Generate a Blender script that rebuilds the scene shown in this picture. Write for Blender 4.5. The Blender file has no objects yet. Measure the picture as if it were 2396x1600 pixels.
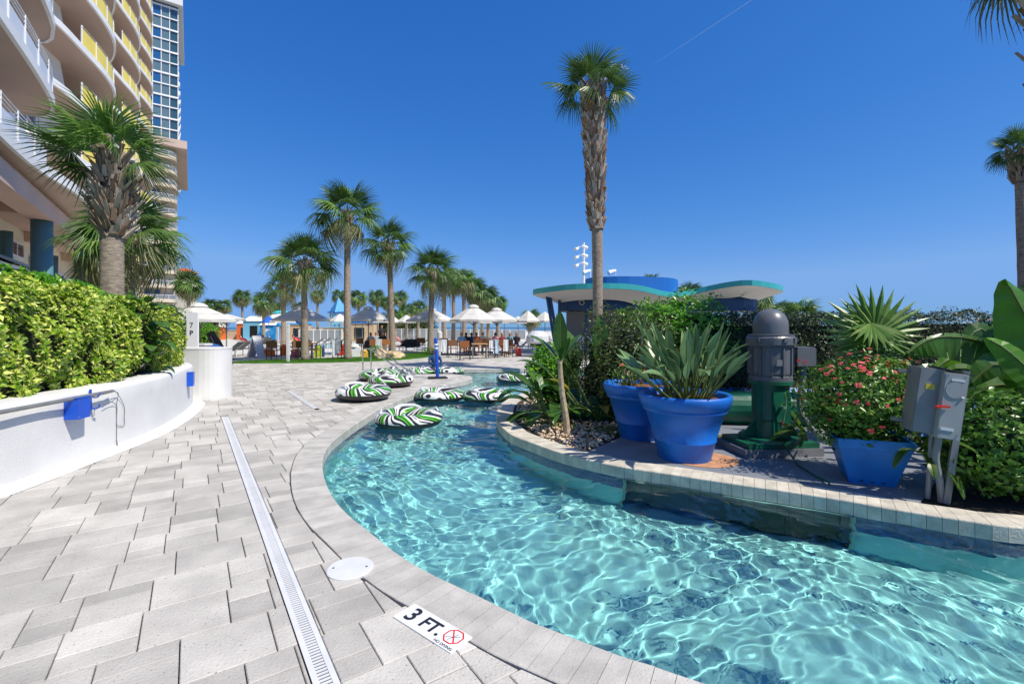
import bpy, math, random
import numpy as np
from mathutils import Vector, Matrix
from mathutils.geometry import tessellate_polygon
PI = math.pi
SC = bpy.context.scene
COL = SC.collection
rnd = random.Random(7)
# ---------------------------------------------------------------- camera, sky, sun, exposure
CAMZ = 1.58; F = 1090.0; CX = 1198.0; HY = 765.0
cam = bpy.data.objects.new('camera', bpy.data.cameras.new('camera')); COL.objects.link(cam)
cam.location = (0, 0, CAMZ); cam.rotation_euler = (math.radians(90), 0, 0)
cam.data.sensor_width = 36; cam.data.lens = 36 * F / 2396
cam.data.shift_y = -35 / 2396
cam.data.clip_start = .05; cam.data.clip_end = 30000
SC.camera = cam
SUND = Vector((.86 * math.cos(math.radians(54)), -.51 * math.cos(math.radians(54)), math.sin(math.radians(54))))
world = bpy.data.worlds.new('World'); SC.world = world; world.use_nodes = True
wn = world.node_tree; bg = wn.nodes['Background']
sky = wn.nodes.new('ShaderNodeTexSky'); sky.sky_type = 'NISHITA'; sky.sun_disc = False
sky.sun_elevation = math.radians(54); sky.sun_rotation = math.atan2(.86, -.51)
sky.altitude = 0; sky.air_density = 1.0; sky.dust_density = .2; sky.ozone_density = 4.0
sep = wn.nodes.new('ShaderNodeSeparateColor'); comb = wn.nodes.new('ShaderNodeCombineColor'); wn.links.new(sky.outputs[0], sep.inputs[0])
for ch, pw, mu in ((0, 1.5, .93), (1, .86, .69), (2, .575, .99)):      # the camera's rendering of a deep blue sky
    m1 = wn.nodes.new('ShaderNodeMath'); m1.operation = 'MULTIPLY'; m1.inputs[1].default_value = .105
    m2 = wn.nodes.new('ShaderNodeMath'); m2.operation = 'POWER'; m2.inputs[1].default_value = pw
    m3 = wn.nodes.new('ShaderNodeMath'); m3.operation = 'MULTIPLY'; m3.inputs[1].default_value = mu / .105
    wn.links.new(sep.outputs[ch], m1.inputs[0]); wn.links.new(m1.outputs[0], m2.inputs[0]); wn.links.new(m2.outputs[0], m3.inputs[0]); m4 = wn.nodes.new('ShaderNodeMath'); m4.operation = 'MINIMUM'; m4.inputs[1].default_value = (.20, .40, .80)[ch] / .105; wn.links.new(m3.outputs[0], m4.inputs[0]); wn.links.new(m4.outputs[0], comb.inputs[ch])
wn.links.new(comb.outputs[0], bg.inputs[0])
bg.inputs[1].default_value = .096
sl = bpy.data.lights.new('sun', 'SUN'); sl.energy = 4.7; sl.angle = math.radians(.53); sl.color = (1, .925, .80)
sun = bpy.data.objects.new('sun', sl); COL.objects.link(sun)
sun.rotation_euler = SUND.to_track_quat('Z', 'Y').to_euler(); sun.location = (30, -20, 40)
sl.cycles.is_caustics_light = True
SC.view_settings.view_transform = 'Standard'; SC.view_settings.look = 'None'
SC.view_settings.exposure = .20; SC.view_settings.gamma = 1
SC.cycles.max_bounces = 8; SC.cycles.transparent_max_bounces = 12
SC.cycles.caustics_reflective = False; SC.cycles.sample_clamp_indirect = 6
# ---------------------------------------------------------------- helpers
def G(px, py, z=0.0):
    t = (CAMZ - z) / (py - HY)
    return ((px - CX) * t, F * t)
def at(px, py, Y):
    return ((px - CX) * Y / F, Y, CAMZ + (HY - py) * Y / F)
NX, NY = .823, .568
def WS(w, s, z=0.0):
    return (w * NX - s * NY, w * NY + s * NX, z)
def toWS(x, y):
    return (NX * x + NY * y, -NY * x + NX * y)

class MB:
    def __init__(s): s.v = []; s.f = []; s.m = []; s.mi = 0
    def add(s, vs, fs):
        o = len(s.v); s.v.extend([tuple(v) for v in vs])
        for f in fs: s.f.append(tuple(i + o for i in f)); s.m.append(s.mi)
        return s
    def box(s, c, d, rz=0, tilt=None):
        hx, hy, hz = d[0] / 2, d[1] / 2, d[2] / 2
        M = Matrix.Rotation(rz, 3, 'Z')
        if tilt is not None: M = M @ tilt
        vs = [Vector(c) + M @ Vector((x, y, z)) for x in (-hx, hx) for y in (-hy, hy) for z in (-hz, hz)]
        return s.add(vs, [(0, 1, 3, 2), (4, 6, 7, 5), (0, 4, 5, 1), (2, 3, 7, 6), (0, 2, 6, 4), (1, 5, 7, 3)])
    def beam(s, a, b, w, h=None, up=(0, 0, 1)):
        a = Vector(a); b = Vector(b); h = h or w; d = (b - a).normalized(); up = Vector(up)
        if abs(d.dot(up)) > .98: up = Vector((1, 0, 0))
        x = d.cross(up).normalized() * w / 2; y = x.cross(d).normalized() * h / 2
        vs = [p + i * x + j * y for p in (a, b) for i, j in ((-1, -1), (1, -1), (1, 1), (-1, 1))]
        return s.add(vs, [(3, 2, 1, 0), (4, 5, 6, 7), (0, 1, 5, 4), (1, 2, 6, 5), (2, 3, 7, 6), (3, 0, 4, 7)])
    def tube(s, pts, r, n=8, caps=True):
        pts = [Vector(p) for p in pts]; k = len(pts)
        rs = r if isinstance(r, (list, tuple)) else [r] * k
        o = len(s.v); prev = None
        for i, p in enumerate(pts):
            d = (pts[min(i + 1, k - 1)] - pts[max(i - 1, 0)]).normalized()
            if prev is None:
                up = Vector((0, 0, 1)) if abs(d.z) < .9 else Vector((1, 0, 0)); x = d.cross(up).normalized()
            else: x = (prev - d * prev.dot(d)).normalized()
            prev = x; y = d.cross(x)
            for j in range(n):
                a = 2 * PI * j / n; s.v.append(tuple(p + (x * math.cos(a) + y * math.sin(a)) * rs[i]))
        for i in range(k - 1):
            for j in range(n):
                a = o + i * n + j; b = o + i * n + (j + 1) % n
                s.f.append((a, b, b + n, a + n)); s.m.append(s.mi)
        if caps:
            s.f.append(tuple(o + j for j in reversed(range(n)))); s.m.append(s.mi)
            s.f.append(tuple(o + (k - 1) * n + j for j in range(n))); s.m.append(s.mi)
        return s
    def lathe(s, prof, n=24, c=(0, 0, 0), cap=True):
        o = len(s.v); k = len(prof)
        for r, z in prof:
            for j in range(n):
                a = 2 * PI * j / n; s.v.append((c[0] + r * math.cos(a), c[1] + r * math.sin(a), c[2] + z))
        for i in range(k - 1):
            for j in range(n):
                a = o + i * n + j; b = o + i * n + (j + 1) % n
                s.f.append((a, b, b + n, a + n)); s.m.append(s.mi)
        if cap:
            s.f.append(tuple(o + j for j in reversed(range(n)))); s.m.append(s.mi)
            s.f.append(tuple(o + (k - 1) * n + j for j in range(n))); s.m.append(s.mi)
        return s
    def prism(s, poly, z0, z1):
        n = len(poly); o = len(s.v)
        for z in (z0, z1):
            for p in poly: s.v.append((p[0], p[1], z))
        for i in range(n):
            j = (i + 1) % n; s.f.append((o + i, o + j, o + n + j, o + n + i)); s.m.append(s.mi)
        tr = tessellate_polygon([[Vector((p[0], p[1], 0)) for p in poly]])
        for t in tr:
            s.f.append(tuple(o + n + i for i in t)); s.m.append(s.mi)
            s.f.append(tuple(o + i for i in reversed(t))); s.m.append(s.mi)
        return s
    def mesh(s, name, mats, smooth=False):
        me = bpy.data.meshes.new(name); me.from_pydata(s.v, [], s.f)
        if not isinstance(mats, (list, tuple)): mats = [mats]
        for m in mats: me.materials.append(m)
        if len(mats) > 1: me.polygons.foreach_set('material_index', s.m)
        if smooth: me.shade_smooth()
        me.update(); return me
    def build(s, name, mats, parent=None, smooth=False, kind=None, label=None):
        return link(name, s.mesh(name, mats, smooth), parent, kind, label)

def link(name, me, parent=None, kind=None, label=None):
    o = bpy.data.objects.new(name, me); COL.objects.link(o)
    if parent is not None: o.parent = parent
    if kind: o['kind'] = kind
    if label: o['label'] = label
    return o
def tag(o, label, cat, group=None, kind=None):
    o['label'] = label; o['category'] = cat
    if group: o['group'] = group
    if kind: o['kind'] = kind
    return o
def thing(name, label, cat, loc=(0, 0, 0), rz=0, group=None):
    o = bpy.data.objects.new(name, None); COL.objects.link(o); o.empty_display_size = .2
    o.location = loc; o.rotation_euler = (0, 0, rz)
    return tag(o, label, cat, group)
def struct(name, o=None):
    if o is None: o = bpy.data.objects.new(name, None); COL.objects.link(o)
    o['kind'] = 'structure'; return o
def kids(o): return [c for c in bpy.data.objects if c.parent is o]
def copy_tree(o, loc, rz=0, label=None, scale=None):
    c = o.copy(); COL.objects.link(c); c.location = loc; c.rotation_euler = (0, 0, rz)
    if label: c['label'] = label
    if scale: c.scale = (scale,) * 3
    for ch in KIDS.get(o.name) or KIDS.setdefault(o.name, kids(o)):
        d = ch.copy(); COL.objects.link(d); d.parent = c
        for g in KIDS.get(ch.name) or KIDS.setdefault(ch.name, kids(ch)):
            e = g.copy(); COL.objects.link(e); e.parent = d
    return c
KIDS = {}
def npmesh(name, V, FA, mat, smooth=False):
    """fast mesh from arrays; FA (n,k) all faces same size"""
    me = bpy.data.meshes.new(name); k = FA.shape[1]
    me.vertices.add(len(V)); me.vertices.foreach_set('co', np.ascontiguousarray(V, dtype=np.float32).ravel())
    me.loops.add(FA.size); me.loops.foreach_set('vertex_index', np.ascontiguousarray(FA, dtype=np.int32).ravel())
    me.polygons.add(len(FA)); me.polygons.foreach_set('loop_start', np.arange(0, FA.size, k, dtype=np.int32))
    me.update(calc_edges=True)
    for m in (mat if isinstance(mat, (list, tuple)) else [mat]): me.materials.append(m)
    if smooth: me.shade_smooth()
    return me
def catmull(P, step=.1, closed=False):
    P = [np.array(p, float) for p in P]; out = []; n = len(P)
    for i in range(n if closed else n - 1):
        p0 = P[(i - 1) % n] if closed or i > 0 else 2 * P[0] - P[1]
        p1 = P[i]; p2 = P[(i + 1) % n]
        p3 = P[(i + 2) % n] if closed or i + 2 < n else 2 * P[-1] - P[-2]
        m = max(2, int(np.linalg.norm(p2 - p1) / step))
        for j in range(m):
            t = j / m
            out.append(.5 * ((2 * p1) + (p2 - p0) * t + (2 * p0 - 5 * p1 + 4 * p2 - p3) * t * t + (3 * p1 - p0 - 3 * p2 + p3) * t ** 3))
    if not closed: out.append(P[-1])
    return np.array(out)
def resample(P, step):
    P = np.asarray(P, float); d = np.r_[0, np.cumsum(np.linalg.norm(np.diff(P, axis=0), axis=1))]
    n = max(2, int(round(d[-1] / step)) + 1); t = np.linspace(0, d[-1], n)
    return np.stack([np.interp(t, d, P[:, i]) for i in range(P.shape[1])], 1)
def normals2(P):
    T = np.gradient(P, axis=0); T /= np.linalg.norm(T, axis=1)[:, None] + 1e-9
    return np.stack([-T[:, 1], T[:, 0]], 1)          # left of travel
def noise3(P, seed=0, freq=1.0, n=6):
    r = np.random.default_rng(seed); o = np.zeros(len(P))
    for i in range(n):
        d = r.normal(size=3); d /= np.linalg.norm(d); f = freq * r.uniform(.6, 1.8)
        o += np.sin(P @ d * f * 2 * PI + r.uniform(0, 6.3))
    return o / n ** .5
# ---------------------------------------------------------------- materials
MATS = {}
def mat(name, col, rough=.6, metal=0, var=.0, scale=8, bump=0, bscale=None, col2=None, rand=0, spec=.5, trans=0, sheen=0, detail=4, coords='Object', ramp=(.35, .65), stretch=None, sss=0):
    if name in MATS: return MATS[name]
    m = bpy.data.materials.new(name); m.use_nodes = True; MATS[name] = m
    nt = m.node_tree; N = nt.nodes; L = nt.links; b = N['Principled BSDF']
    b.inputs['Base Color'].default_value = (*col, 1); b.inputs['Roughness'].default_value = rough
    b.inputs['Metallic'].default_value = metal; b.inputs['Specular IOR Level'].default_value = spec
    src = None
    def mapping(sc):
        tc = N.new('ShaderNodeTexCoord'); mp = N.new('ShaderNodeMapping')
        L.new(tc.outputs[coords], mp.inputs[0]); mp.inputs['Scale'].default_value = stretch or (1, 1, 1); return mp.outputs[0]
    if var > 0 or col2 is not None:
        no = N.new('ShaderNodeTexNoise'); no.inputs['Scale'].default_value = scale; no.inputs['Detail'].default_value = detail
        L.new(mapping(scale), no.inputs['Vector'])
        r = N.new('ShaderNodeValToRGB'); L.new(no.outputs['Fac'], r.inputs[0])
        c2 = col2 if col2 is not None else tuple(c * (1 - var) for c in col)
        c1 = col if col2 is not None else tuple(min(1, c * (1 + var)) for c in col)
        r.color_ramp.elements[0].position = ramp[0]; r.color_ramp.elements[1].position = ramp[1]
        r.color_ramp.elements[0].color = (*c2, 1); r.color_ramp.elements[1].color = (*c1, 1)
        src = r.outputs[0]
    if rand > 0:
        oi = N.new('ShaderNodeObjectInfo'); ge = N.new('ShaderNodeNewGeometry')
        ad = N.new('ShaderNodeMath'); ad.operation = 'ADD'; L.new(oi.outputs['Random'], ad.inputs[0]); L.new(ge.outputs['Random Per Island'], ad.inputs[1])
        fr = N.new('ShaderNodeMath'); fr.operation = 'FRACT'; L.new(ad.outputs[0], fr.inputs[0])
        mr = N.new('ShaderNodeMapRange'); L.new(fr.outputs[0], mr.inputs[0]); mr.inputs[3].default_value = 1 - rand; mr.inputs[4].default_value = 1 + rand * .35
        hs = N.new('ShaderNodeHueSaturation'); L.new(mr.outputs[0], hs.inputs['Value'])
        if src is not None: L.new(src, hs.inputs['Color'])
        else: hs.inputs['Color'].default_value = (*col, 1)
        src = hs.outputs[0]
    if src is not None: L.new(src, b.inputs['Base Color'])
    if bump > 0:
        no = N.new('ShaderNodeTexNoise'); no.inputs['Scale'].default_value = bscale or scale * 4; no.inputs['Detail'].default_value = 5
        L.new(mapping(1), no.inputs['Vector'])
        bp = N.new('ShaderNodeBump'); bp.inputs['Strength'].default_value = bump; bp.inputs['Distance'].default_value = .02
        L.new(no.outputs['Fac'], bp.inputs['Height']); L.new(bp.outputs[0], b.inputs['Normal'])
    if trans > 0:      # thin leaf / cloth: some light passes through
        tr = N.new('ShaderNodeBsdfTranslucent'); mx = N.new('ShaderNodeMixShader'); mx.inputs[0].default_value = trans
        if src is not None: L.new(src, tr.inputs[0])
        else: tr.inputs[0].default_value = (*col, 1)
        L.new(b.outputs[0], mx.inputs[1]); L.new(tr.outputs[0], mx.inputs[2]); L.new(mx.outputs[0], N['Material Output'].inputs[0])
    return m
def leafmat(name, stops, rough=.35, trans=.28, spec=.5):
    """leaf colours picked per leaf (per island and per object)"""
    if name in MATS: return MATS[name]
    m = bpy.data.materials.new(name); m.use_nodes = True; MATS[name] = m
    N = m.node_tree.nodes; L = m.node_tree.links; b = N['Principled BSDF']
    oi = N.new('ShaderNodeObjectInfo'); ge = N.new('ShaderNodeNewGeometry')
    ad = N.new('ShaderNodeMath'); L.new(oi.outputs['Random'], ad.inputs[0]); L.new(ge.outputs['Random Per Island'], ad.inputs[1])
    fr = N.new('ShaderNodeMath'); fr.operation = 'FRACT'; L.new(ad.outputs[0], fr.inputs[0])
    r = N.new('ShaderNodeValToRGB'); L.new(fr.outputs[0], r.inputs[0]); cr = r.color_ramp
    while len(cr.elements) < len(stops): cr.elements.new(.5)
    for e, (p, c) in zip(cr.elements, stops): e.position = p; e.color = (*c, 1)
    b.inputs['Roughness'].default_value = rough; b.inputs['Specular IOR Level'].default_value = spec
    L.new(r.outputs[0], b.inputs['Base Color'])
    tr = N.new('ShaderNodeBsdfTranslucent'); mx = N.new('ShaderNodeMixShader'); mx.inputs[0].default_value = trans
    L.new(r.outputs[0], tr.inputs[0]); L.new(b.outputs[0], mx.inputs[1]); L.new(tr.outputs[0], mx.inputs[2]); L.new(mx.outputs[0], N['Material Output'].inputs[0])
    return m
M_paver = mat('paver', (.52, .498, .455), .75, var=.13, scale=3, bump=.35, bscale=60, rand=.27)
def speckle(m, sc=70, dark=(.20, .19, .17), thr=.66):
    N = m.node_tree.nodes; L = m.node_tree.links; b = N['Principled BSDF']
    src = b.inputs['Base Color'].links[0].from_socket
    no = N.new('ShaderNodeTexNoise'); no.inputs['Scale'].default_value = sc; no.inputs['Detail'].default_value = 2
    tc = N.new('ShaderNodeTexCoord'); L.new(tc.outputs['Object'], no.inputs['Vector'])
    r = N.new('ShaderNodeValToRGB'); r.color_ramp.elements[0].position = thr; r.color_ramp.elements[1].position = thr + .06
    L.new(no.outputs['Fac'], r.inputs[0])
    mx = N.new('ShaderNodeMix'); mx.data_type = 'RGBA'; L.new(r.outputs[0], mx.inputs[0]); L.new(src, mx.inputs[6]); mx.inputs[7].default_value = (*dark, 1)
    L.new(mx.outputs[2], b.inputs['Base Color'])
def stains(m, sc=.9, dark=(.30, .285, .26), lo=.56, hi=.80, k=.55):
    N = m.node_tree.nodes; L = m.node_tree.links; b = N['Principled BSDF']; src = b.inputs['Base Color'].links[0].from_socket
    no = N.new('ShaderNodeTexNoise'); no.inputs['Scale'].default_value = sc; no.inputs['Detail'].default_value = 9; no.inputs['Roughness'].default_value = .68
    tc = N.new('ShaderNodeTexCoord'); L.new(tc.outputs['Object'], no.inputs['Vector'])
    mr = N.new('ShaderNodeMapRange'); mr.inputs[1].default_value = lo; mr.inputs[2].default_value = hi; mr.inputs[4].default_value = k; L.new(no.outputs['Fac'], mr.inputs[0])
    mx = N.new('ShaderNodeMix'); mx.data_type = 'RGBA'; L.new(mr.outputs[0], mx.inputs[0]); L.new(src, mx.inputs[6]); mx.inputs[7].default_value = (*dark, 1); L.new(mx.outputs[2], b.inputs['Base Color'])
speckle(M_paver); stains(M_paver)
M_cope = mat('coping stone', (.50, .48, .44), .7, var=.13, scale=5, bump=.25, bscale=70, rand=.13); speckle(M_cope, 110); stains(M_cope, 1.3)
M_cope2 = mat('island coping brick', (.58, .54, .45), .7, var=.16, scale=7, bump=.3, bscale=60, rand=.12); speckle(M_cope2, 110, (.3, .27, .2))
M_sand = mat('joint sand', (.14, .135, .125), .95, var=.3, scale=40)
M_white = mat('white stucco', (.69, .69, .68), .75, var=.06, scale=1.3, bump=.3, bscale=70, detail=8)
stains(M_white, 1.1, (.46, .44, .40), .62, .85, .45)
M_whitepl = mat('white plastic', (.66, .67, .68), .4, var=.05, scale=6)
M_whitemetal = mat('white painted metal', (.82, .83, .84), .35)
M_soil = mat('soil', (.045, .032, .022), .95, var=.4, scale=18, bump=.6, bscale=40)
M_steel = mat('stainless steel', (.65, .65, .66), .22, metal=1)
M_galv = mat('galvanised grey', (.235, .24, .235), .5, metal=.25, var=.08, scale=5)
M_black = mat('black rubber', (.018, .018, .02), .5)
M_dark = mat('dark metal', (.035, .033, .032), .45)
M_blue = mat('cobalt blue paint', (.008, .085, .55), .38, var=.06, scale=4)
M_bluepot = mat('blue glazed plastic', (.008, .14, .56), .45, var=.16, scale=3.5, bump=.12, bscale=25, detail=9)
stains(M_bluepot, 2.2, (.05, .17, .42), .58, .8, .6)
# ================================================================ GROUND, RIVER, PAVING
gx = lambda *a: [G(*p) for p in a]
edgeA = [(6.5, 1.35), (4.5, 1.22), (2.8, 1.35), (1.6, 1.72)] + gx((1665, 1600), (1542, 1558), (1450, 1530), (1328, 1484), (1246, 1453), (1200, 1431), (1060, 1363.6), (998.7, 1335), (924.6, 1289), (866, 1243), (812, 1200), (775.5, 1155), (757, 1108), (755.5, 1075), (764, 1050), (784, 1027), (817, 1001.6), (855.6, 976), (893.9, 953), (929.7, 937.7), (965.5, 923.6), (1054.9, 896.8))
edgeP = gx((1054.9, 896.8), (1076, 893), (1098, 888), (1106, 883.5), (1098, 879), (1075, 876), (1045, 874.5), (980, 875), (930, 873), (907, 869), (925, 864.5), (1000, 863), (1065, 863.8)) + [(0, 17.7), (3, 18.6), (6, 21), (14, 23)]
edgeI = [(14, 20.5), (6, 19.5), (4, 18.2), (2.9, 16.5), (1.75, 14.2), (1.0, 12.6)] + gx((1262, 910), (1233, 917.5), (1200, 927), (1174, 943), (1162.5, 966), (1166, 988.8), (1182.7, 1006.7), (1200, 1018.5), (1251, 1037.7), (1302, 1055.6), (1353, 1069.6), (1404.5, 1081), (1455.6, 1091.3), (1557.8, 1106.7), (1711, 1129.7), (1800, 1142.5), (1923.8, 1160.7), (2013, 1176), (2077, 1187.5), (2179, 1204), (2281.6, 1219.5), (2396, 1234)) + [(5.2, 3.45), (6.5, 3.3), (14, 3.4)]
cA = resample(catmull(edgeA, .05), .1); cP = resample(catmull(edgeP, .1), .25); cI = resample(catmull(edgeI, .05), .1)
RIV = np.vstack([cA, cP[1:], cI, [(14, 1.35)]])
def inpoly(P, poly):
    x, y = P[:, 0], P[:, 1]; c = np.zeros(len(P), bool); a = poly; b = np.roll(poly, -1, axis=0)
    for (x0, y0), (x1, y1) in zip(a, b):
        if y0 == y1: continue
        m = ((y0 > y) != (y1 > y)) & (x < (x1 - x0) * (y - y0) / (y1 - y0) + x0); c ^= m
    return c
dense = resample(np.vstack([RIV, RIV[:1]]), .1)
def nearest(P):
    P = np.atleast_2d(P); out = np.zeros(len(P), int); dd = np.zeros(len(P))
    for i in range(0, len(P), 2000):
        d = np.linalg.norm(P[i:i + 2000, None] - dense[None], axis=2); out[i:i + 2000] = d.argmin(1); dd[i:i + 2000] = d.min(1)
    return out, dd
nrm_d = normals2(dense)
area = np.sum(RIV[:, 0] * np.roll(RIV[:, 1], -1) - np.roll(RIV[:, 0], -1) * RIV[:, 1])
OUT = -1 if area > 0 else 1           # multiply left normal to point out of the river
# base ground with the river cut out
big = [(-400, -40), (400, -40), (400, 110), (-400, 110)]
loops = [[Vector((x, y, 0)) for x, y in big], [Vector((p[0], p[1], 0)) for p in RIV]]
tri = tessellate_polygon(loops); allv = [v for l in loops for v in l]
b = MB(); b.add([(v.x, v.y, -.032) for v in allv], [t for t in tri])
g = b.build('ground', M_sand, kind='structure')
WZ = -.13
# pool walls and floor
M_pool = mat('pool plaster', (.30, .69, .69), .6, var=.08, scale=1.2)
M_mosaic = bpy.data.materials.new('blue waterline mosaic'); M_mosaic.use_nodes = True
nt = M_mosaic.node_tree; N = nt.nodes; L = nt.links; pb = N['Principled BSDF']; pb.inputs['Roughness'].default_value = .2
no = N.new('ShaderNodeTexNoise'); no.inputs['Scale'].default_value = 22; no.inputs['Detail'].default_value = 1
r = N.new('ShaderNodeValToRGB'); r.color_ramp.elements[0].position = .35; r.color_ramp.elements[1].position = .65
r.color_ramp.elements[0].color = (.004, .035, .16, 1); r.color_ramp.elements[1].color = (.01, .12, .36, 1)
tc = N.new('ShaderNodeTexCoord'); L.new(tc.outputs['Object'], no.inputs['Vector']); L.new(no.outputs['Fac'], r.inputs[0]); L.new(r.outputs[0], pb.inputs['Base Color'])
walls = struct('pool_wall')
def wallstrip(P, mb, z0, z1, flip=False):
    n = len(P); o = len(mb.v)
    for x, y in P: mb.v.append((x, y, z0)); mb.v.append((x, y, z1))
    for i in range(n - 1):
        mb.f.append((o + 2 * i, o + 2 * i + 2, o + 2 * i + 3, o + 2 * i + 1)); mb.m.append(mb.mi)
def offs(P, d):
    return P + normals2(P) * d * OUT
iA, iP = offs(cA, .02), offs(cP, .02); iI = offs(cI, .02)
# inlet opening in the island wall between these two places
i0 = int(np.argmin(np.linalg.norm(cI - np.array(G(1452, 1091)), axis=1))); i1 = int(np.argmin(np.linalg.norm(cI - np.array(G(2012, 1176)), axis=1)))
segs = [iA, iP, iI[:i0 + 1], iI[i1:]]
b = MB()
for s_ in segs: wallstrip(s_, b, -1.05, -.50)
b.add([(14, 1.35, -1.05), (14, 3.4, -1.05), (14, 3.4, -.1), (14, 1.35, -.1), (14, 20.5, -1.05), (14, 23, -1.05), (14, 23, -.1), (14, 20.5, -.1), (6.5, 1.35, -1.05), (14, 1.35, -1.05), (14, 1.35, -.1), (6.5, 1.35, -.1)], [(0, 1, 2, 3), (4, 5, 6, 7), (8, 9, 10, 11)])
b.build('wall_plaster', M_pool, walls)
b = MB()
for s_ in segs: wallstrip(s_, b, -.50, -.13)
b.build('waterline_tile_band', M_mosaic, walls)
b = MB(); b.add([(-12, .5, -1.02), (15, .5, -1.02), (15, 24, -1.02), (-12, 24, -1.02)], [(0, 1, 2, 3)])
fl = b.build('pool_floor', M_pool, kind='structure')
for o in (fl, *kids(walls)): o.cycles.is_caustics_receiver = True
# inlet recess
M_recess = mat('dark green inlet tile', (.012, .032, .03), .5, var=.3, scale=9)
inl = thing('pool_inlet', 'long dark green intake opening in the pool wall under the island coping', 'intake')
inner = iI[i0:i1 + 1]; back = offs(cI, .75)[i0:i1 + 1]
b = MB(); wallstrip(back, b, -1.04, -.125)
o = len(b.v)
for z in (-.125,):
    for p, q in zip(inner, back): b.v.append((p[0], p[1], z)); b.v.append((q[0], q[1], z))
for i in range(len(inner) - 1): b.f.append((o + 2 * i, o + 2 * i + 1, o + 2 * i + 3, o + 2 * i + 2)); b.m.append(0)
for k in (0, -1):
    p, q = inner[k], back[k]; b.add([(p[0], p[1], -1.04), (q[0], q[1], -1.04), (q[0], q[1], -.125), (p[0], p[1], -.125)], [(0, 1, 2, 3)])
# tile joints: shallow uprights along the back
b.build('recess', M_recess, inl)
b = MB(); fp = offs(cI, -.012)[i0:i1 + 1]
M_rail = mat('pale green painted metal', (.22, .42, .36), .4)
b.tube([(x, y, -.148) for x, y in fp], .017, 5)
b.build('frame_rail', M_rail, inl)
for q in (fp[-1], fp[0]): b = MB(); b.beam((q[0], q[1], -.14), (q[0], q[1], -1.0), .03); b.build('frame_upright', M_rail, inl)
slat = MB(); gp = offs(cI, .05)[i0:i1 + 1]; wallstrip(gp, slat, -.86, -.165)
slat.build('dark_opening_sheet', M_recess, inl)  # solid dark sheet across the opening, stands in for its shaded depth
slat = MB(); gp2 = offs(cI, .045)[i0:i1 + 1:4]
for x, y in gp2: slat.beam((x, y, -.17), (x, y, -.86), .006, .02)
slat.build('grille_bars', M_recess, inl, kind='stuff')
# ---- water
M_water = mat('water', (1, 1, 1), 0.0); pb = M_water.node_tree.nodes['Principled BSDF']
pb.inputs['Transmission Weight'].default_value = 1; pb.inputs['IOR'].default_value = 1.333; pb.inputs['Base Color'].default_value = (.84, .98, .98, 1)
def waterh(X, Y):
    r = np.random.default_rng(4); Z = np.zeros_like(X)
    wx = X + .35 * np.sin(.9 * Y + 1) + .12 * np.sin(2.3 * X + 1.7 * Y); wy = Y + .3 * np.sin(1.1 * X + 2) + .12 * np.sin(1.9 * X - 2.1 * Y)
    for i in range(150):
        lam = math.exp(r.uniform(math.log(.075), math.log(1.3))); k = 2 * PI / lam
        a = r.normal(.9, .85); amp = .00112 * lam ** .90
        Z += amp * np.sin(k * (wx * math.cos(a) + wy * math.sin(a)) + r.uniform(0, 6.28))
    # livelier in places
    e = .75 + .55 * np.sin(X * 1.3 + .4 * Y) * np.sin(Y * .9 - .5 * X + 1)
    return Z * (.62 + .62 * np.clip(e, 0, 1.3))
st = .023
xs = np.arange(-4.8, 7.2, st); ys = np.arange(1.15, 19.2, st); X, Y = np.meshgrid(xs, ys)
Z = waterh(X, Y) + WZ
P2 = np.stack([X.ravel(), Y.ravel()], 1)
cx = np.arange(-6, 15, .2); cy = np.arange(.8, 24, .2); CXg, CYg = np.meshgrid(cx, cy)
cp = np.stack([CXg.ravel(), CYg.ravel()], 1); ins = inpoly(cp, RIV); _, dd = nearest(cp); ok = (ins | (dd < .32)).reshape(CXg.shape)
ii = np.clip(((P2[:, 1] - .8) / .2).round().astype(int), 0, len(cy) - 1); jj = np.clip(((P2[:, 0] + 6) / .2).round().astype(int), 0, len(cx) - 1)
keep = ok[ii, jj].reshape(X.shape)
idx = np.arange(X.size).reshape(X.shape)
fk = keep[:-1, :-1] & keep[1:, 1:] & keep[:-1, 1:] & keep[1:, :-1]
FA = np.stack([idx[:-1, :-1][fk], idx[:-1, 1:][fk], idx[1:, 1:][fk], idx[1:, :-1][fk]], 1)
used = np.unique(FA); re = np.zeros(X.size, int); re[used] = np.arange(len(used)); FA = re[FA]
V = np.stack([X.ravel(), Y.ravel(), Z.ravel()], 1)[used]
water = link('water', npmesh('water', V, FA, M_water, True), kind='structure'); water.cycles.is_caustics_caster = True
b = MB(); b.add([(7.15, 1.2, WZ), (14, 1.2, WZ), (14, 3.6, WZ), (7.15, 3.6, WZ), (5, 19.15, WZ), (14, 19.15, WZ), (14, 23, WZ), (5, 23, WZ)], [(0, 1, 2, 3), (4, 5, 6, 7)])
b.build('water', M_water, kind='structure')
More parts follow.
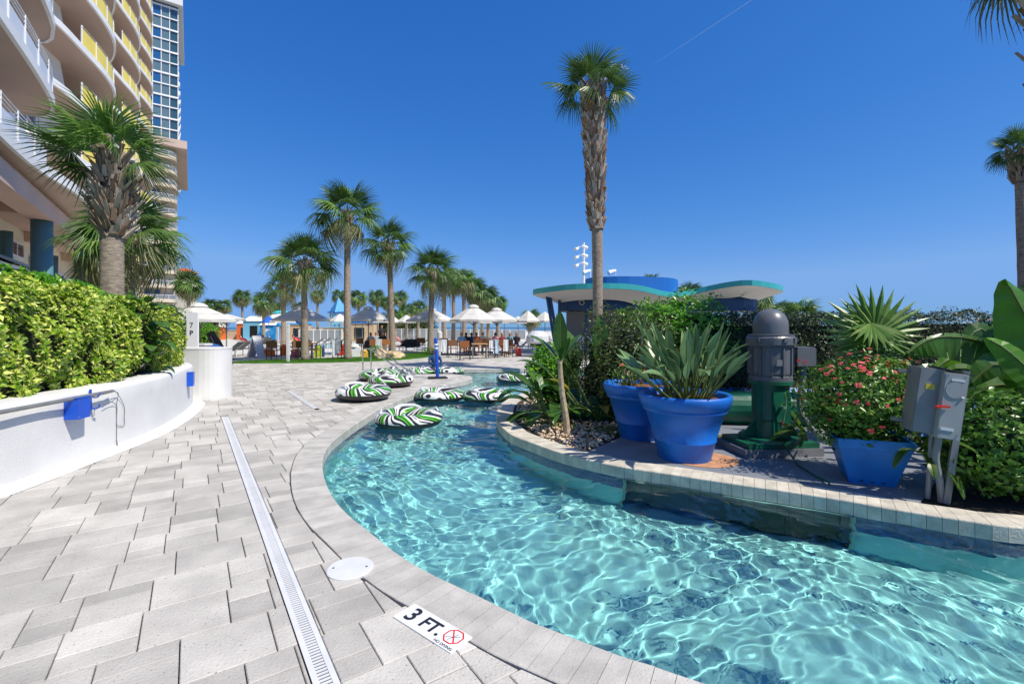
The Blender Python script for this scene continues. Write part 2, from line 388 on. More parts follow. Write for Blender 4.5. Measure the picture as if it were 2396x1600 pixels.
# ---- coping bricks
def coping(name, P, width, m, ln='coping_brick', gap=.0016, zt=0.0, bull=.012, par=None, limit=None):
    par = par or struct(name); Q = offs(P, width); rr = random.Random(3)
    for i in range(len(P) - 1):
        b = MB(); a0, a1 = np.array(P[i]), np.array(P[i + 1]); c0, c1 = np.array(Q[i]), np.array(Q[i + 1])
        t = (a1 - a0) / np.linalg.norm(a1 - a0); a0 = a0 + t * gap; a1 = a1 - t * gap; c0 = c0 + t * gap; c1 = c1 - t * gap
        dz = rr.uniform(-.0012, .0012) + zt; vs = []
        for (p, q) in ((a0, c0), (a1, c1)):
            d = (q - p) / np.linalg.norm(q - p)
            for rr_, z in ((0, -.13), (0, -bull), (bull * .35, -bull * .3), (bull, 0), (width - .004, 0), (width, -.004), (width, -.05)):
                v = p + d * rr_; vs.append((v[0], v[1], z + (dz if z > -.1 else 0)))
        k = 7; fs = [(j, j + 1, j + 1 + k, j + k) for j in range(k - 1)] + [tuple(range(k))[::-1], tuple(range(k, 2 * k)), (k - 1, 0, k, 2 * k - 1)]
        b.add(vs, fs); b.build(ln, m, par)
    return par
cAv = cA[(cA[:, 0] < 3.2)]; coping('deck_coping', cAv, .32, M_cope)
coping('platform_coping', resample(cP, .3)[:-30] if False else resample(cP[cP[:, 0] < 4.5], .3), .34, M_cope, 'coping_stone')
iv = cI[(cI[:, 1] < 13.5) & (cI[:, 0] < 6.6)]; coping('island_coping', iv, .30, M_cope2)
# ---- island ground sheets
isl = offs(cI, .29)
def frontpts(a, b_):      # part of the island's inner coping line between two places
    i = int(np.argmin(np.linalg.norm(isl - np.array(a), axis=1))); j = int(np.argmin(np.linalg.norm(isl - np.array(b_), axis=1)))
    return [tuple(p) for p in isl[i:j + 1:3]]
M_pad = mat('grey painted concrete', (.20, .22, .25), .65, var=.10, scale=3, bump=.1, bscale=30)
pad = frontpts(G(1372, 1056), G(2215, 1190)) + gx((2236, 1060), (1905, 985), (1560, 985), (1452, 1022))
b = MB(); b.prism(pad, -.06, -.006); b.build('concrete_pad', M_pad, kind='structure')
soil = [tuple(p) for p in isl[(isl[:, 0] < 13)][::4]]
b = MB(); b.add([(x, y, -.026) for x, y in soil], tessellate_polygon([[Vector((x, y, 0)) for x, y in soil]])); b.build('soil', M_soil, kind='structure')
stain = [(2.30 + .40 * math.cos(a), 5.58 + .34 * math.sin(a)) for a in np.linspace(0, 2 * PI, 30)[:-1]]
M_stain = mat('rust stain', (.50, .25, .13), .8, var=.2, scale=8)
b = MB(); b.add([(x, y, -.002) for x, y in stain], [tuple(range(len(stain)))]); b.build('rust_stain', M_stain, struct('pad_marks'))
# pebbles
M_peb = leafmat('river pebbles', [(0, (.78, .68, .52)), (.3, (.62, .42, .24)), (.55, (.85, .80, .70)), (.75, (.40, .25, .13)), (1, (.72, .58, .40))], .55, 0.0)
pr = np.array(gx((1206, 978), (1212, 950), (1240, 925), (1330, 935), (1440, 950), (1470, 1005), (1440, 1022), (1376, 1052), (1333, 1047), (1289, 1033), (1240, 1003)))
rr = np.random.default_rng(5); pts = []
while len(pts) < 2600:
    c = rr.uniform(pr.min(0), pr.max(0), (500, 2)); pts += [tuple(p) for p in c[inpoly(c, pr)]]
pts = sorted(pts[:2600], key=lambda p: p[1])
bedp = struct('pebble_bed')
import bmesh
pm = []
for k in range(6):
    bm = bmesh.new(); bmesh.ops.create_icosphere(bm, subdivisions=1, radius=1)
    for v in bm.verts: v.co = Vector((v.co.x * rr.uniform(.9, 1.25), v.co.y * rr.uniform(.7, .9), v.co.z * .55))
    me = bpy.data.meshes.new('pebble'); bm.to_mesh(me); bm.free(); me.materials.append(M_peb); me.shade_smooth(); pm.append(me)
V = []; FF = []
for i, (x, y) in enumerate(pts):
    s_ = rr.uniform(.014, .034); z = -.026 + s_ * .3 + (.03 if i % 3 == 0 else 0); rz = rr.uniform(0, 6.3)
    if i < 300 and i % 1 == 0:
        o = link('pebble', pm[i % 6], bedp); o.location = (x, y, z); o.scale = (s_, s_, s_); o.rotation_euler = (rr.uniform(-.4, .4), rr.uniform(-.4, .4), rz)
    else:
        me = pm[i % 6]; M = Matrix.Translation((x, y, z)) @ Matrix.Rotation(rz, 4, 'Z') @ Matrix.Scale(s_, 4); o = len(V)
        V += [tuple(M @ v.co) for v in me.vertices]; FF += [tuple(a + o for a in p.vertices) for p in me.polygons]
link('pebbles', npmesh('pebbles', np.array(V), np.array(FF), M_peb, True), bedp, 'stuff')
# ---- planter wall
wallbase = catmull([(-4.6, 1.0), (-4.8, 3.0), (-4.92, 4.47), (-5.0, 5.08), (-5.06, 5.4), (-5.17, 6.15), (-5.33, 6.89), (-5.68, 7.86), (-6.22, 9.0), (-6.58, 9.6), (-6.95, 9.95), (-7.5, 10.15), (-10, 10.6)], .12)
wb = resample(wallbase, .15); wn_ = normals2(wb)        # left normal = into the planter
# ---- pavers
SK = .385
def clip(poly, q, m):
    out = []; n = len(poly)
    for i in range(n):
        a, c = poly[i], poly[(i + 1) % n]; da = (a[0] - q[0]) * m[0] + (a[1] - q[1]) * m[1]; dc = (c[0] - q[0]) * m[0] + (c[1] - q[1]) * m[1]
        if da >= 0: out.append(a)
        if (da >= 0) != (dc >= 0):
            t = da / (da - dc); out.append((a[0] + (c[0] - a[0]) * t, a[1] + (c[1] - a[1]) * t))
    return out
def parea(p): return abs(sum(p[i][0] * p[(i + 1) % len(p)][1] - p[(i + 1) % len(p)][0] * p[i][1] for i in range(len(p)))) / 2 if len(p) > 2 else 0
rr = random.Random(11); cells = []
ncourse = 0; s0 = .6
while s0 < 34:
    w = -14 - rr.random() * .9; k = ncourse * 2 % 3
    while w < 15:
        if k % 3 == 0: cells.append((w, w + .395, s0, s0 + SK)); w += .395
        elif k % 3 == 1:
            h = .16 if ncourse % 2 else .22
            cells += [(w, w + .215, s0, s0 + h), (w, w + .215, s0 + h, s0 + SK)]; w += .215
        else:
            h = .24 if ncourse % 2 else .15
            cells += [(w, w + .32, s0, s0 + h), (w, w + .32, s0 + h, s0 + SK)]; w += .32
        k += 1
    s0 += SK; ncourse += 1
C = np.array(cells); cw = (C[:, 0] + C[:, 1]) / 2; cs = (C[:, 2] + C[:, 3]) / 2
cxx = cw * NX - cs * NY; cyy = cw * NY + cs * NX
vis = (cyy > 1.2) & (cyy < 27.5) & (np.abs(cxx) < 1.22 * cyy + 1.2) & (cxx < 5)
C = C[vis]; cen = np.stack([cxx[vis], cyy[vis]], 1)
insR = inpoly(cen, RIV); iN, dN = nearest(cen)
wI = np.array([np.argmin(np.linalg.norm(wb - c, axis=1)) for c in cen]); wside = np.einsum('ij,ij->i', cen - wb[wI], wn_[wI])
isl_poly = np.array([tuple(p) for p in cI])
insI = inpoly(cen, isl_poly)
polys = []
DR = [(.445, .548, .3, 9.62), (1.955, 2.045, 9.62, 12.72)]
for k, (w0, w1, a0, a1) in enumerate(C):
    if insI[k] or (wside[k] > .55 and cen[k][1] < 11): continue
    if insR[k] and dN[k] > .35: continue
    parts = [[(w0, a0), (w1, a0), (w1, a1), (w0, a1)]]
    for d0, d1, e0, e1 in DR:
        if w0 < d1 and w1 > d0 and a0 < e1 and a1 > e0:
            new = []
            for p in parts: new += [clip(p, (d0 - .002, 0), (-1, 0)), clip(p, (d1 + .002, 0), (1, 0))]
            parts = new
    for p in parts:
        if parea(p) < .0012: continue
        P = [(a * NX - s * NY, a * NY + s * NX) for a, s in p]
        if dN[k] < .85:
            lim = .326 if cen[k][1] < 12.5 else .345
            for _ in range(3):
                if len(P) < 3: break
                c = np.mean(P, axis=0); cand = [c] + [np.array(q) for q in P]; ix, dq = nearest(np.array(cand))
                sgn = np.where(inpoly(np.array(cand), RIV), -1, 1) * dq; w_ = int(np.argmin(sgn))
                if sgn.min() > lim - .003: break
                q = dense[ix[w_]]; m = nrm_d[ix[w_]] * OUT
                P = clip(P, q + m * lim, m)
        if len(P) < 3 or parea(P) < .0015: continue
        c = np.mean(P, axis=0)
        if abs(c[0]) > 1.18 * c[1] + .8: continue
        polys.append(P)
polys.sort(key=lambda p: -parea(p) / max(1.0, np.mean(p, axis=0)[1]) ** 2.2)
pav = struct('deck_paving'); big_ = MB()
def paver(mb, P, dz):
    c = np.mean(P, axis=0); n = len(P); vs = []
    def inset(d):
        o = []
        for i in range(n):
            a, b_, d_ = np.array(P[i - 1]), np.array(P[i]), np.array(P[(i + 1) % n])
            e1 = (b_ - a) / (np.linalg.norm(b_ - a) + 1e-9); e2 = (d_ - b_) / (np.linalg.norm(d_ - b_) + 1e-9)
            n1 = np.array((-e1[1], e1[0])); n2 = np.array((-e2[1], e2[0])); m = n1 + n2; l = np.dot(m, n1)
            if l < .3: m = (c - b_) / (np.linalg.norm(c - b_) + 1e-9); l = 1
            o.append(b_ + m / l * d)
        return o
    for d, z in ((.0028, -.04), (.0028, -.004 + dz), (.0065, dz)):
        for q in inset(d): vs.append((q[0], q[1], z))
    fs = [tuple(range(2 * n, 3 * n))]
    for l in range(2):
        for i in range(n): j = (i + 1) % n; fs.append((l * n + i, l * n + j, (l + 1) * n + j, (l + 1) * n + i))
    mb.add(vs, fs)
for k, P in enumerate(polys):
    s_ = sum(P[i][0] * P[(i + 1) % len(P)][1] - P[(i + 1) % len(P)][0] * P[i][1] for i in range(len(P)))
    if s_ < 0: P = P[::-1]
    dz = rnd.uniform(-.002, .0015)
    if k < 300: b = MB(); paver(b, P, dz); b.build('paver', M_paver, pav)
    else: paver(big_, P, dz)
big_.build('pavers', M_paver, pav, kind='stuff')
print('pavers', len(polys))
M_far = mat('far paving', (.58, .57, .54), .8, var=.10, scale=1.2, bump=.05)
b = MB(); b.add([(-90, 26.6, -.004), (60, 26.6, -.004), (60, 92, -.004), (-90, 92, -.004)], [(0, 1, 2, 3)]); b.build('far_deck', M_far, kind='structure')
# ---- planter wall body, pole, boxes
M_coat = M_white
def sweep(mb, P, Nn, prof):
    n = len(P); k = len(prof); o = len(mb.v)
    for p, m in zip(P, Nn):
        for d, z in prof: mb.v.append((p[0] + m[0] * d, p[1] + m[1] * d, z))
    for i in range(n - 1):
        for j in range(k - 1):
            a = o + i * k + j; mb.f.append((a, a + k, a + k + 1, a + 1)); mb.m.append(mb.mi)
    return mb
pw = thing('planter_wall', 'long curved white stucco planter wall holding the hedges on the left', 'planter wall', (0, 0, 0))
b = MB(); sweep(b, wb, wn_, [(0, -.03), (0, .62), (0, .765), (.012, .80), (.04, .825), (.08, .832), (.36, .832), (.40, .82), (.41, .79), (.41, .5)]); b.build('wall_body', M_coat, pw, smooth=True)
b = MB(); sweep(b, wb, wn_, [(-.20, .0035), (-.10, .009), (-.03, .025), (.004, .055)]); b.build('base_fillet', mat('lime wash on paving', (.72, .71, .68), .8, var=.05, scale=3), pw, smooth=True)
b = MB(); wbi = wb + wn_ * .4; poly = [tuple(p) for p in wbi[::3]] + [(-20, 10.6), (-20, 1)]
b.add([(x, y, .70) for x, y in poly], tessellate_polygon([[Vector((x, y, 0)) for x, y in poly]])); b.build('planter_soil', M_soil, kind='structure')
def wallpt(y, off, z):
    i = int(np.argmin(np.abs(wb[:60, 1] - y))); i = min(range(len(wb)), key=lambda j: abs(wb[j][1] - y))
    p = wb[i] - wn_[i] * off; return Vector((p[0], p[1], z))
def wallrot(y):
    i = min(range(len(wb)), key=lambda j: abs(wb[j][1] - y)); t = np.gradient(wb, axis=0)[i]; return math.atan2(t[1], t[0])
for yy, z, dep, ln, hh, lab in ((5.30, .655, .14, .20, .235, 'cobalt blue metal box on the white wall beside the rope hooks'), (8.72, .60, .10, .17, .25, 'cobalt blue box near the far rounded end of the white wall')):
    p = wallpt(yy, 0, z); t = thing('wall_box', lab, 'box', p, wallrot(yy))
    b = MB(); b.box((0, -dep / 2 - .002, 0), (ln, dep, hh)); b.build('box_body', M_blue, t)
    b = MB(); b.box((0, -dep / 2 - .002, hh / 2 + .004), (ln + .012, dep + .012, .008)); b.build('lid', M_blue, t)
    b = MB()
    for sx in (-1, 1):
        for sz in (-1, 1): b.tube([(sx * ln * .4, -dep - .001, sz * hh * .4), (sx * ln * .4, -dep - .006, sz * hh * .4)], .005, 6)
    b.build('screws', M_steel, t, kind='stuff')
# telescopic pole on hooks
pp = [wallpt(y, .085, .785 - .0035 * (y - 2)) for y in (2.0, 2.8, 3.6, 4.4, 5.1, 5.72)]
t = thing('pool_pole', 'white telescopic pole lying along the planter wall on blue hooks', 'pole', pp[0])
b = MB(); b.tube([p - pp[0] for p in pp], .022, 8); b.build('pole_tube', M_galv, t)
b = MB(); b.tube([pp[-1] - pp[0], pp[-1] - pp[0] + Vector((-.03, .12, .0))], .02, 8); b.build('pole_tip', M_galv, t)
hk = wallpt(5.62, 0, .70); t = thing('rope_hook', 'blue double hook on the white wall holding the pole and rope', 'hook', hk, wallrot(5.62))
b = MB(); b.box((0, -.008, 0), (.028, .014, .26)); b.build('back_plate', M_blue, t)
for z in (.075, -.06):
    b = MB(); b.tube([(0, -.012, z - .02)] + [(0, -.06 + .048 * math.cos(a), z + .045 * math.sin(a)) for a in np.linspace(-2.6 + 2.2, -3.4, 9)], .0085, 6); b.build('hook', M_blue, t)
b = MB(); b.tube([(.0, -.02, -.12), (.015, -.03, -.19), (.035, -.03, -.20), (.03, -.03, -.13)], .004, 5); b.build('wire_clip', M_steel, t)
t = thing('rope', 'thin grey rope hanging in loops from the pole down the white wall', 'rope', wallpt(5.8, .05, .7)); b = MB()
def ropept(y, z, off=.02): return wallpt(y, off, z) - wallpt(5.8, .05, .7)
for pts_ in ([(5.86, .765, .08), (5.95, .78, .07), (6.1, .70, .03), (6.2, .52, .012), (6.22, .36, .012), (6.15, .27, .012), (6.05, .3, .012), (6.0, .33, .012), (6.0, .2, .012), (6.05, .05, .012), (6.08, .01, .03)], [(5.78, .62, .05), (5.9, .63, .04), (6.0, .55, .012), (6.08, .40, .012), (6.1, .25, .012), (6.13, .12, .012), (6.12, .01, .03)], [(5.86, .76, .08), (6.0, .71, .03), (6.06, .58, .012), (6.05, .42, .012), (6.0, .32, .012)]):
    c = catmull([tuple(ropept(*q)) for q in pts_], .05); b.tube(c.tolist(), .0035, 5)
b.build('rope_loop', mat('grey rope', (.16, .16, .15), .8), t)
# end pier and bin enclosure
t = thing('white_pier', 'rounded white stucco pier standing beyond the end of the planter wall', 'pier', (-6.97, 10.45, 0))
b = MB(); rb = [(.60 * (abs(math.cos(a)) ** .6) * (1 if math.cos(a) > 0 else -1), .42 * (abs(math.sin(a)) ** .8) * (1 if math.sin(a) > 0 else -1)) for a in np.linspace(0, 2 * PI, 33)[:-1]]
b.prism(rb, -.03, 1.09); b.prism([(x * 1.012, y * 1.012) for x, y in rb], 1.09, 1.12); b.build('pier_body', M_white, t)
p = at(451, 815, 13.5)
t = thing('sign_post', 'tall white board post with black lettering beside the hedge end', 'sign', (p[0], 13.5, 0), .1)
b = MB(); b.box((0, 0, 1.0), (.30, .07, 2.0)); b.build('post_board', M_whitemetal, t)
def text(s, size, loc, rot, m, par, name='lettering', ext=.002, bold=0, align='CENTER'):
    c = bpy.data.curves.new(name, 'FONT'); c.body = s; c.size = size; c.extrude = ext; c.offset = bold; c.align_x = align; c.align_y = 'CENTER'; c.resolution_u = 3
    o = bpy.data.objects.new(name, c); COL.objects.link(o)
    me = bpy.data.meshes.new_from_object(o.evaluated_get(bpy.context.evaluated_depsgraph_get())); bpy.data.objects.remove(o)
    me.materials.clear(); me.materials.append(m); o = link(name, me, par); o.location = loc; o.rotation_euler = rot; return o
M_ink = mat('black ink', (.02, .022, .03), .5)
text('7', .22, (-.02, -.038, 1.62), (PI / 2, 0, 0), M_ink, t); text('P', .20, (-.02, -.038, 1.40), (PI / 2, 0, 0), M_ink, t, bold=.003)
# ---- drains
M_slot = mat('drain void', (.012, .012, .012), .9)
def drain(w0, w1, a0, a1, lab, dens):
    t = thing('channel_drain', lab, 'drain', WS(w0, a0), math.atan2(NX, -NY)); L_ = a1 - a0; W_ = w1 - w0   # local x along s, local y = -w
    b = MB(); b.box((L_ / 2, -.0135, .0005), (L_, .026, .006)); b.box((L_ / 2, -W_ + .0135, .0005), (L_, .026, .006)); b.box((.005, -W_ / 2, .0), (.01, W_, .005)); b.box((L_ - .005, -W_ / 2, .0), (.01, W_, .005)); b.build('frame', M_whitepl, t)
    b = MB(); b.box((L_ / 2, -W_ / 2, -.022), (L_, W_ - .03, .006)); b.build('channel', M_slot, t)
    b = MB(); n = int(L_ / dens)
    for i in range(n):
        x = dens * (i + .5); b.box((x, -W_ / 2, -.0005), (dens * .58, W_ - .050, .004))
    b.build('grate_slats', M_whitepl, t, kind='stuff')
drain(.445, .548, .3, 9.62, 'long narrow white slotted drain running along the paving in the foreground', .023)
drain(1.955, 2.045, 9.62, 12.72, 'shorter white channel drain farther back beside the inner tubes', .03)
# skimmer lid
t = thing('skimmer_lid', 'round white plastic skimmer lid set in the paving at the pool edge', 'lid', (-1.06, 3.05, .001))
b = MB(); b.lathe([(.146, -.01), (.146, .005), (.140, .008), (.0005, .0085)], 40); b.build('lid_disc', M_whitepl, t)
for sx in (-1, 1): b = MB(); b.tube([(sx * .105, .01 * sx, .0086), (sx * .105, .01 * sx, .0098)], .0075, 8); b.build('finger_hole', M_ink, t)
# depth marker tiles
ang = math.atan2(-.184, .2264)
t = thing('depth_marker', 'white tiles reading 3 FT with a red no diving symbol at the pool edge', 'depth marker', (-.425, 2.452, .002), ang)
M_tile = mat('glazed white tile', (.80, .81, .82), .2)
for k in (-1, 0, 1):
    b = MB(); b.box((k * .152, 0, .0015), (.1495, .150, .007)); b.build('tile', M_tile, t)
text('3', .150, (-.150, .0, .0055), (0, 0, 0), M_ink, t, bold=.0035, ext=.0004); text('FT.', .118, (.004, 0, .0055), (0, 0, 0), M_ink, t, bold=.0035, ext=.0004)
text('NO DIVING', .0245, (.152, -.060, .0055), (0, 0, 0), M_ink, t, bold=.0006, ext=.0004)
M_red = mat('red enamel', (.65, .02, .015), .35)
b = MB(); pr_ = []
for i in range(8):
    a0, a1 = PI / 8 + i * PI / 4, PI / 8 + (i + 1) * PI / 4; R1, R0 = .058, .049
    b.add([(.152 + r_ * math.cos(a), .016 + r_ * math.sin(a), .0058) for a in (a0, a1) for r_ in (R0, R1)], [(0, 1, 3, 2)])
b.beam((.152 - .035, .016 + .038, .0058), (.152 + .035, .016 - .038, .0058), .008, .0004); b.build('ban_symbol', M_red, t)
b = MB(); b.beam((.152 - .035, .012 - .02, .0056), (.152 + .035, .012 + .022, .0056), .003, .0003); b.beam((.152 - .01, .016 - .035, .0056), (.152 + .012, .016 + .03, .0056), .003, .0003); b.build('diver_figure', M_ink, t)
# ================================================================ PLANTS
M_frond = leafmat('palm leaf green', [(0, (.05, .115, .025)), (.5, (.085, .175, .035)), (1, (.14, .23, .06))], .38, .25)
M_frond2 = leafmat('older palm leaf', [(0, (.13, .17, .045)), (.6, (.24, .25, .10)), (1, (.42, .38, .22))], .5, .25)
M_frond3 = leafmat('bright palm leaf', [(0, (.10, .23, .04)), (.6, (.17, .33, .06)), (1, (.28, .42, .10))], .38, .3)
M_bark = mat('palm bark', (.33, .27, .21), .9, var=.35, scale=9, bump=.9, bscale=25, stretch=(1, 1, 5))
M_boot = leafmat('old leaf bases', [(0, (.17, .11, .07)), (.45, (.34, .27, .20)), (.75, (.55, .49, .41)), (1, (.26, .15, .08))], .85, 0)
def frond(mb, R, pet, n, spread, droop, seed, wid=1.0, side=.25, tips=.45, seg=4, M=None):
    r = random.Random(seed); st = 2 * spread / n
    I = M or Matrix.Identity(4)
    mb.tube([I @ Vector((0, 0, 0)), I @ Vector((pet * .5, 0, pet * .04)), I @ Vector((pet, 0, 0))], [.022 * R, .014 * R, .009 * R], 4, False)
    for i in range(n):
        a = -spread + st * (i + .5) + r.uniform(-.02, .02); L_ = R * (.70 + .30 * math.cos(a * .55)) * r.uniform(.9, 1.05); dr = droop * r.uniform(.7, 1.35)
        rs = (.03, .42, .75, 1.0) if seg == 4 else (.03, .55, 1.0); vs = []
        ca, sa = math.cos(a), math.sin(a)
        for q in rs:
            d = q * L_; hw = min(d, .45 * L_) * math.tan(st / 2) * wid * (1 if q <= .5 else (1 - (q - .45) / .55) ** .8)
            z = -dr * R * max(0, q - .3) ** 2 * 1.6 - side * abs(math.sin(a)) * d + (.10 * d if abs(a) > 2 else 0)
            rad = d * (1 - .12 * dr * q)
            x, y = pet + rad * ca, rad * sa
            if q == rs[-1]: vs.append((x, y, z - tips * .06 * R))
            else: vs += [(x - sa * hw, y + ca * hw, z - hw * .35), (x, y, z + hw * .3), (x + sa * hw, y - ca * hw, z - hw * .35)]
        vs = [I @ Vector(v) for v in vs]; k = len(rs); fs = []
        for j in range(k - 2): fs += [(3 * j, 3 * j + 1, 3 * j + 4, 3 * j + 3), (3 * j + 1, 3 * j + 2, 3 * j + 5, 3 * j + 4)]
        j = k - 2; fs += [(3 * j, 3 * j + 1, 3 * j + 3), (3 * j + 1, 3 * j + 2, 3 * j + 3)]
        mb.add(vs, fs)
def frondmesh(*a, m=None, **k):
    b = MB(); frond(b, *a, **k); return b.mesh('frond', m)
FY = [frondmesh(1.0, .75, 34, 2.0, .25, s, side=.10, m=M_frond) for s in (1, 2)]
FM = [frondmesh(1.0, .85, 34, 2.1, .65, s, side=.22, m=M_frond) for s in (3, 4, 5)]
FO = [frondmesh(1.0, .9, 32, 2.0, 1.25, s, side=.4, m=M_frond2) for s in (6, 7)]
M_fan = leafmat('stiff fan leaf', [(0, (.10, .22, .03)), (.6, (.17, .32, .06)), (1, (.30, .42, .12))], .35, .3)
FB = [frondmesh(1.0, .8, 34, 2.1, .55, s, side=.2, m=M_frond3) for s in (8, 9)]
def crown_dirs(n, rng, lo=-45, hi=80):
    out = []
    for i in range(n):
        az = i * 2.39996 + rng.uniform(-.35, .35); el = math.radians(hi - (hi - lo) * ((i + .5) / n) ** .9 + rng.uniform(-7, 7)); out.append((az, el))
    return out
def frot(az, el, roll=0):
    return Matrix.Rotation(az, 4, 'Z') @ Matrix.Rotation(-el, 4, 'Y') @ Matrix.Rotation(roll, 4, 'X')
def trunk(mb, H, r0, r1, lean=(0, 0), seed=0, flare=1.25, n=14, rings=.06):
    r = random.Random(seed); k = max(6, int(H / .22)); pts = []; rad = []
    for i in range(k + 1):
        t = i / k; pts.append((lean[0] * t * t + .02 * math.sin(3 * t + seed), lean[1] * t * t, H * t))
        rad.append((r0 + (r1 - r0) * t) * (1 + (flare - 1) * math.exp(-t * H / .35)) * (1 + rings * r.uniform(-.5, .5)))
    mb.tube(pts, rad, n, True); return pts[-1]
def boots(mb, z0, z1, r0, r1, n, size, seed, c0=(0, 0), c1=(0, 0), out=.9):
    """old leaf bases: split, upward pointing wedges round the trunk"""
    r = random.Random(seed)
    for i in range(n):
        t = (i + r.random()) / n; z = z0 + (z1 - z0) * t; a = i * 2.39996 + r.uniform(-.3, .3); R_ = r0 + (r1 - r0) * t
        cxx, cyy = c0[0] + (c1[0] - c0[0]) * t, c0[1] + (c1[1] - c0[1]) * t
        L_ = size * r.uniform(.6, 1.3); w = size * .19 * r.uniform(.6, 1.2); o = out * r.uniform(.35, 1.1)
        d = Vector((math.cos(a), math.sin(a), 0)); s_ = Vector((-math.sin(a), math.cos(a), 0)) * w; up = Vector((0, 0, 1))
        skew = s_ * r.uniform(-1.6, 1.6)
        B = Vector((cxx, cyy, z)) + d * R_ * .82; T = B + d * L_ * o * .55 + up * L_ * .85 + skew
        th = w * .5
        vs = [B - s_, B + s_, B + s_ + d * th * 1.6, B - s_ + d * th * 1.6, T - s_ * .5, T + s_ * .5, T + s_ * .4 + d * th, T - s_ * .4 + d * th]
        mb.add(vs, [(0, 1, 5, 4), (2, 3, 7, 6), (1, 2, 6, 5), (3, 0, 4, 7), (4, 5, 6, 7)])
def palm(loc, H, r0, r1, R, n, lab, seed, lean=(0, 0), boot=None, grp='tall cabbage palms between the pool chairs', lo=-42, hi=82, older=.24, bright=.15, sc=None, dens=26, bootout=.9, young=.3):
    rg = random.Random(seed); t = thing('palm_tree', lab, 'palm tree', loc, 0, grp)
    b = MB(); top = trunk(b, H, r0, r1, lean, seed); b.build('trunk', M_bark, t, smooth=True)
    if boot:
        b = MB(); zb, rb0, rb1, size = boot; f = lambda z: (lean[0] * (z / H) ** 2, lean[1] * (z / H) ** 2)
        boots(b, zb, H + size * .3, rb0, rb1, int(1.5 * dens * (H - zb) / size) + 16, size, seed, f(zb), f(H), bootout); b.build('leaf_bases', M_boot, t, kind='stuff')
    for i, (az, el) in enumerate(crown_dirs(n, rg, lo, hi)):
        q = i / n; me = rg.choice(FY if q < young else (FO if q > 1 - older else FM)) if rg.random() > bright else rg.choice(FB)
        o = link('frond', me, t); s_ = R / 1.75 * rg.uniform(.85, 1.12)
        o.matrix_local = Matrix.Translation(Vector(top) + Vector((0, 0, .05 * rg.random()))) @ frot(az, el, rg.uniform(-.5, .5)) @ Matrix.Diagonal((s_, s_, s_, 1))
    return t
# the mid-distance palms (base position, height from the picture)
palm((-9.66, 21.7, 0), 4.5, .165, .125, 1.8, 25, 'medium palm with a broad drooping crown left of the tallest pool palm', 21, boot=(3.6, .15, .24, .28))
palm((-7.9, 22.4, 0), 6.95, .175, .13, 1.9, 27, 'tallest pool palm with a full round crown above the grass strip', 22, boot=(6.4, .15, .26, .28))
palm((-6.65, 25.9, 0), 6.1, .18, .14, 1.75, 24, 'palm with a ragged boot collar right of the tallest pool palm', 23, boot=(5.1, .17, .32, .3), lean=(-.25, 0))
palm((-4.63, 26.5, 0), 4.7, .165, .135, 1.75, 25, 'palm leaning over the white umbrella behind the blue post', 24, boot=(3.9, .18, .31, .3), lean=(.1, 0))
palm((-16.2, 33, 0), 4.4, .19, .15, 1.6, 22, 'shorter palm behind the dark shaded umbrella', 25, boot=(3.9, .22, .3, .3))
palm((-12.3, 15, 0), 4.35, .15, .13, 1.95, 34, 'bushy palm tucked behind the stout palm near the hotel columns', 26, boot=(3.9, .17, .25, .28), bright=.3)
# tall washingtonia behind the island hedge
palm((2.95, 16.0, 0), 9.6, .155, .22, 1.75, 17, 'very tall thin palm with a long shaggy collar of old leaf bases', 31, lean=(-.18, 0), boot=(4.9, .20, .36, .40), older=0, young=.55, dens=44, lo=-22, hi=80, bootout=.75)
palm((13.3, 12.1, 0), 6.1, .13, .11, .82, 22, 'tall slender palm with a small round crown at the right edge', 32, boot=(5.3, .14, .25, .2), older=.0, hi=88, lo=-30, grp='slender palms at the right', young=.5, lean=(-.12, 0))
palm((7.2, 6.1, 0), 6.85, .19, .22, 1.15, 16, 'large palm at the far right corner with fronds reaching into the sky', 33, boot=(4.55, .24, .33, .34), older=.15, grp='slender palms at the right', lean=(.05, 0))
# stout near palm in the planter
t = palm((-6.85, 8.0, .7), 3.75, .18, .15, 1.75, 0, 'stout palm with a shaggy collar growing from the left planter hedge', 41, grp='planter palms')
b = MB(); boots(b, 2.4, 2.95, .17, .29, 110, .25, 5, out=1.4); boots(b, 2.9, 3.75, .30, .16, 190, .24, 6, out=1.35); b.build('leaf_bases', M_boot, t, kind='stuff')
rg = random.Random(3)
for az, el, s_, roll, fam in ((2.55, 30, 1.15, .2, FY), (2.9, 48, 1.1, -.3, FB), (3.3, 22, 1.15, .4, FY), (-.3, 58, .78, .2, FB), (.4, 45, .75, -.3, FB), (-.9, 62, .95, .5, FB), (-1.6, 68, .95, 0, FB), (.9, 20, .65, -.5, FO), (-.1, 8, .66, .4, FM), (2.9, 5, .95, .3, FM), (-1.2, 38, .75, -.4, FB), (-2.3, 50, .95, .2, FB)):
    o = link('frond', rg.choice(fam), t)
    t.rotation_euler = (0, 0, 0); o.matrix_local = Matrix.Translation((0, 0, 3.62)) @ frot(az, math.radians(el), roll) @ Matrix.Diagonal((s_ * .80, s_ * .80, s_ * .80, 1))
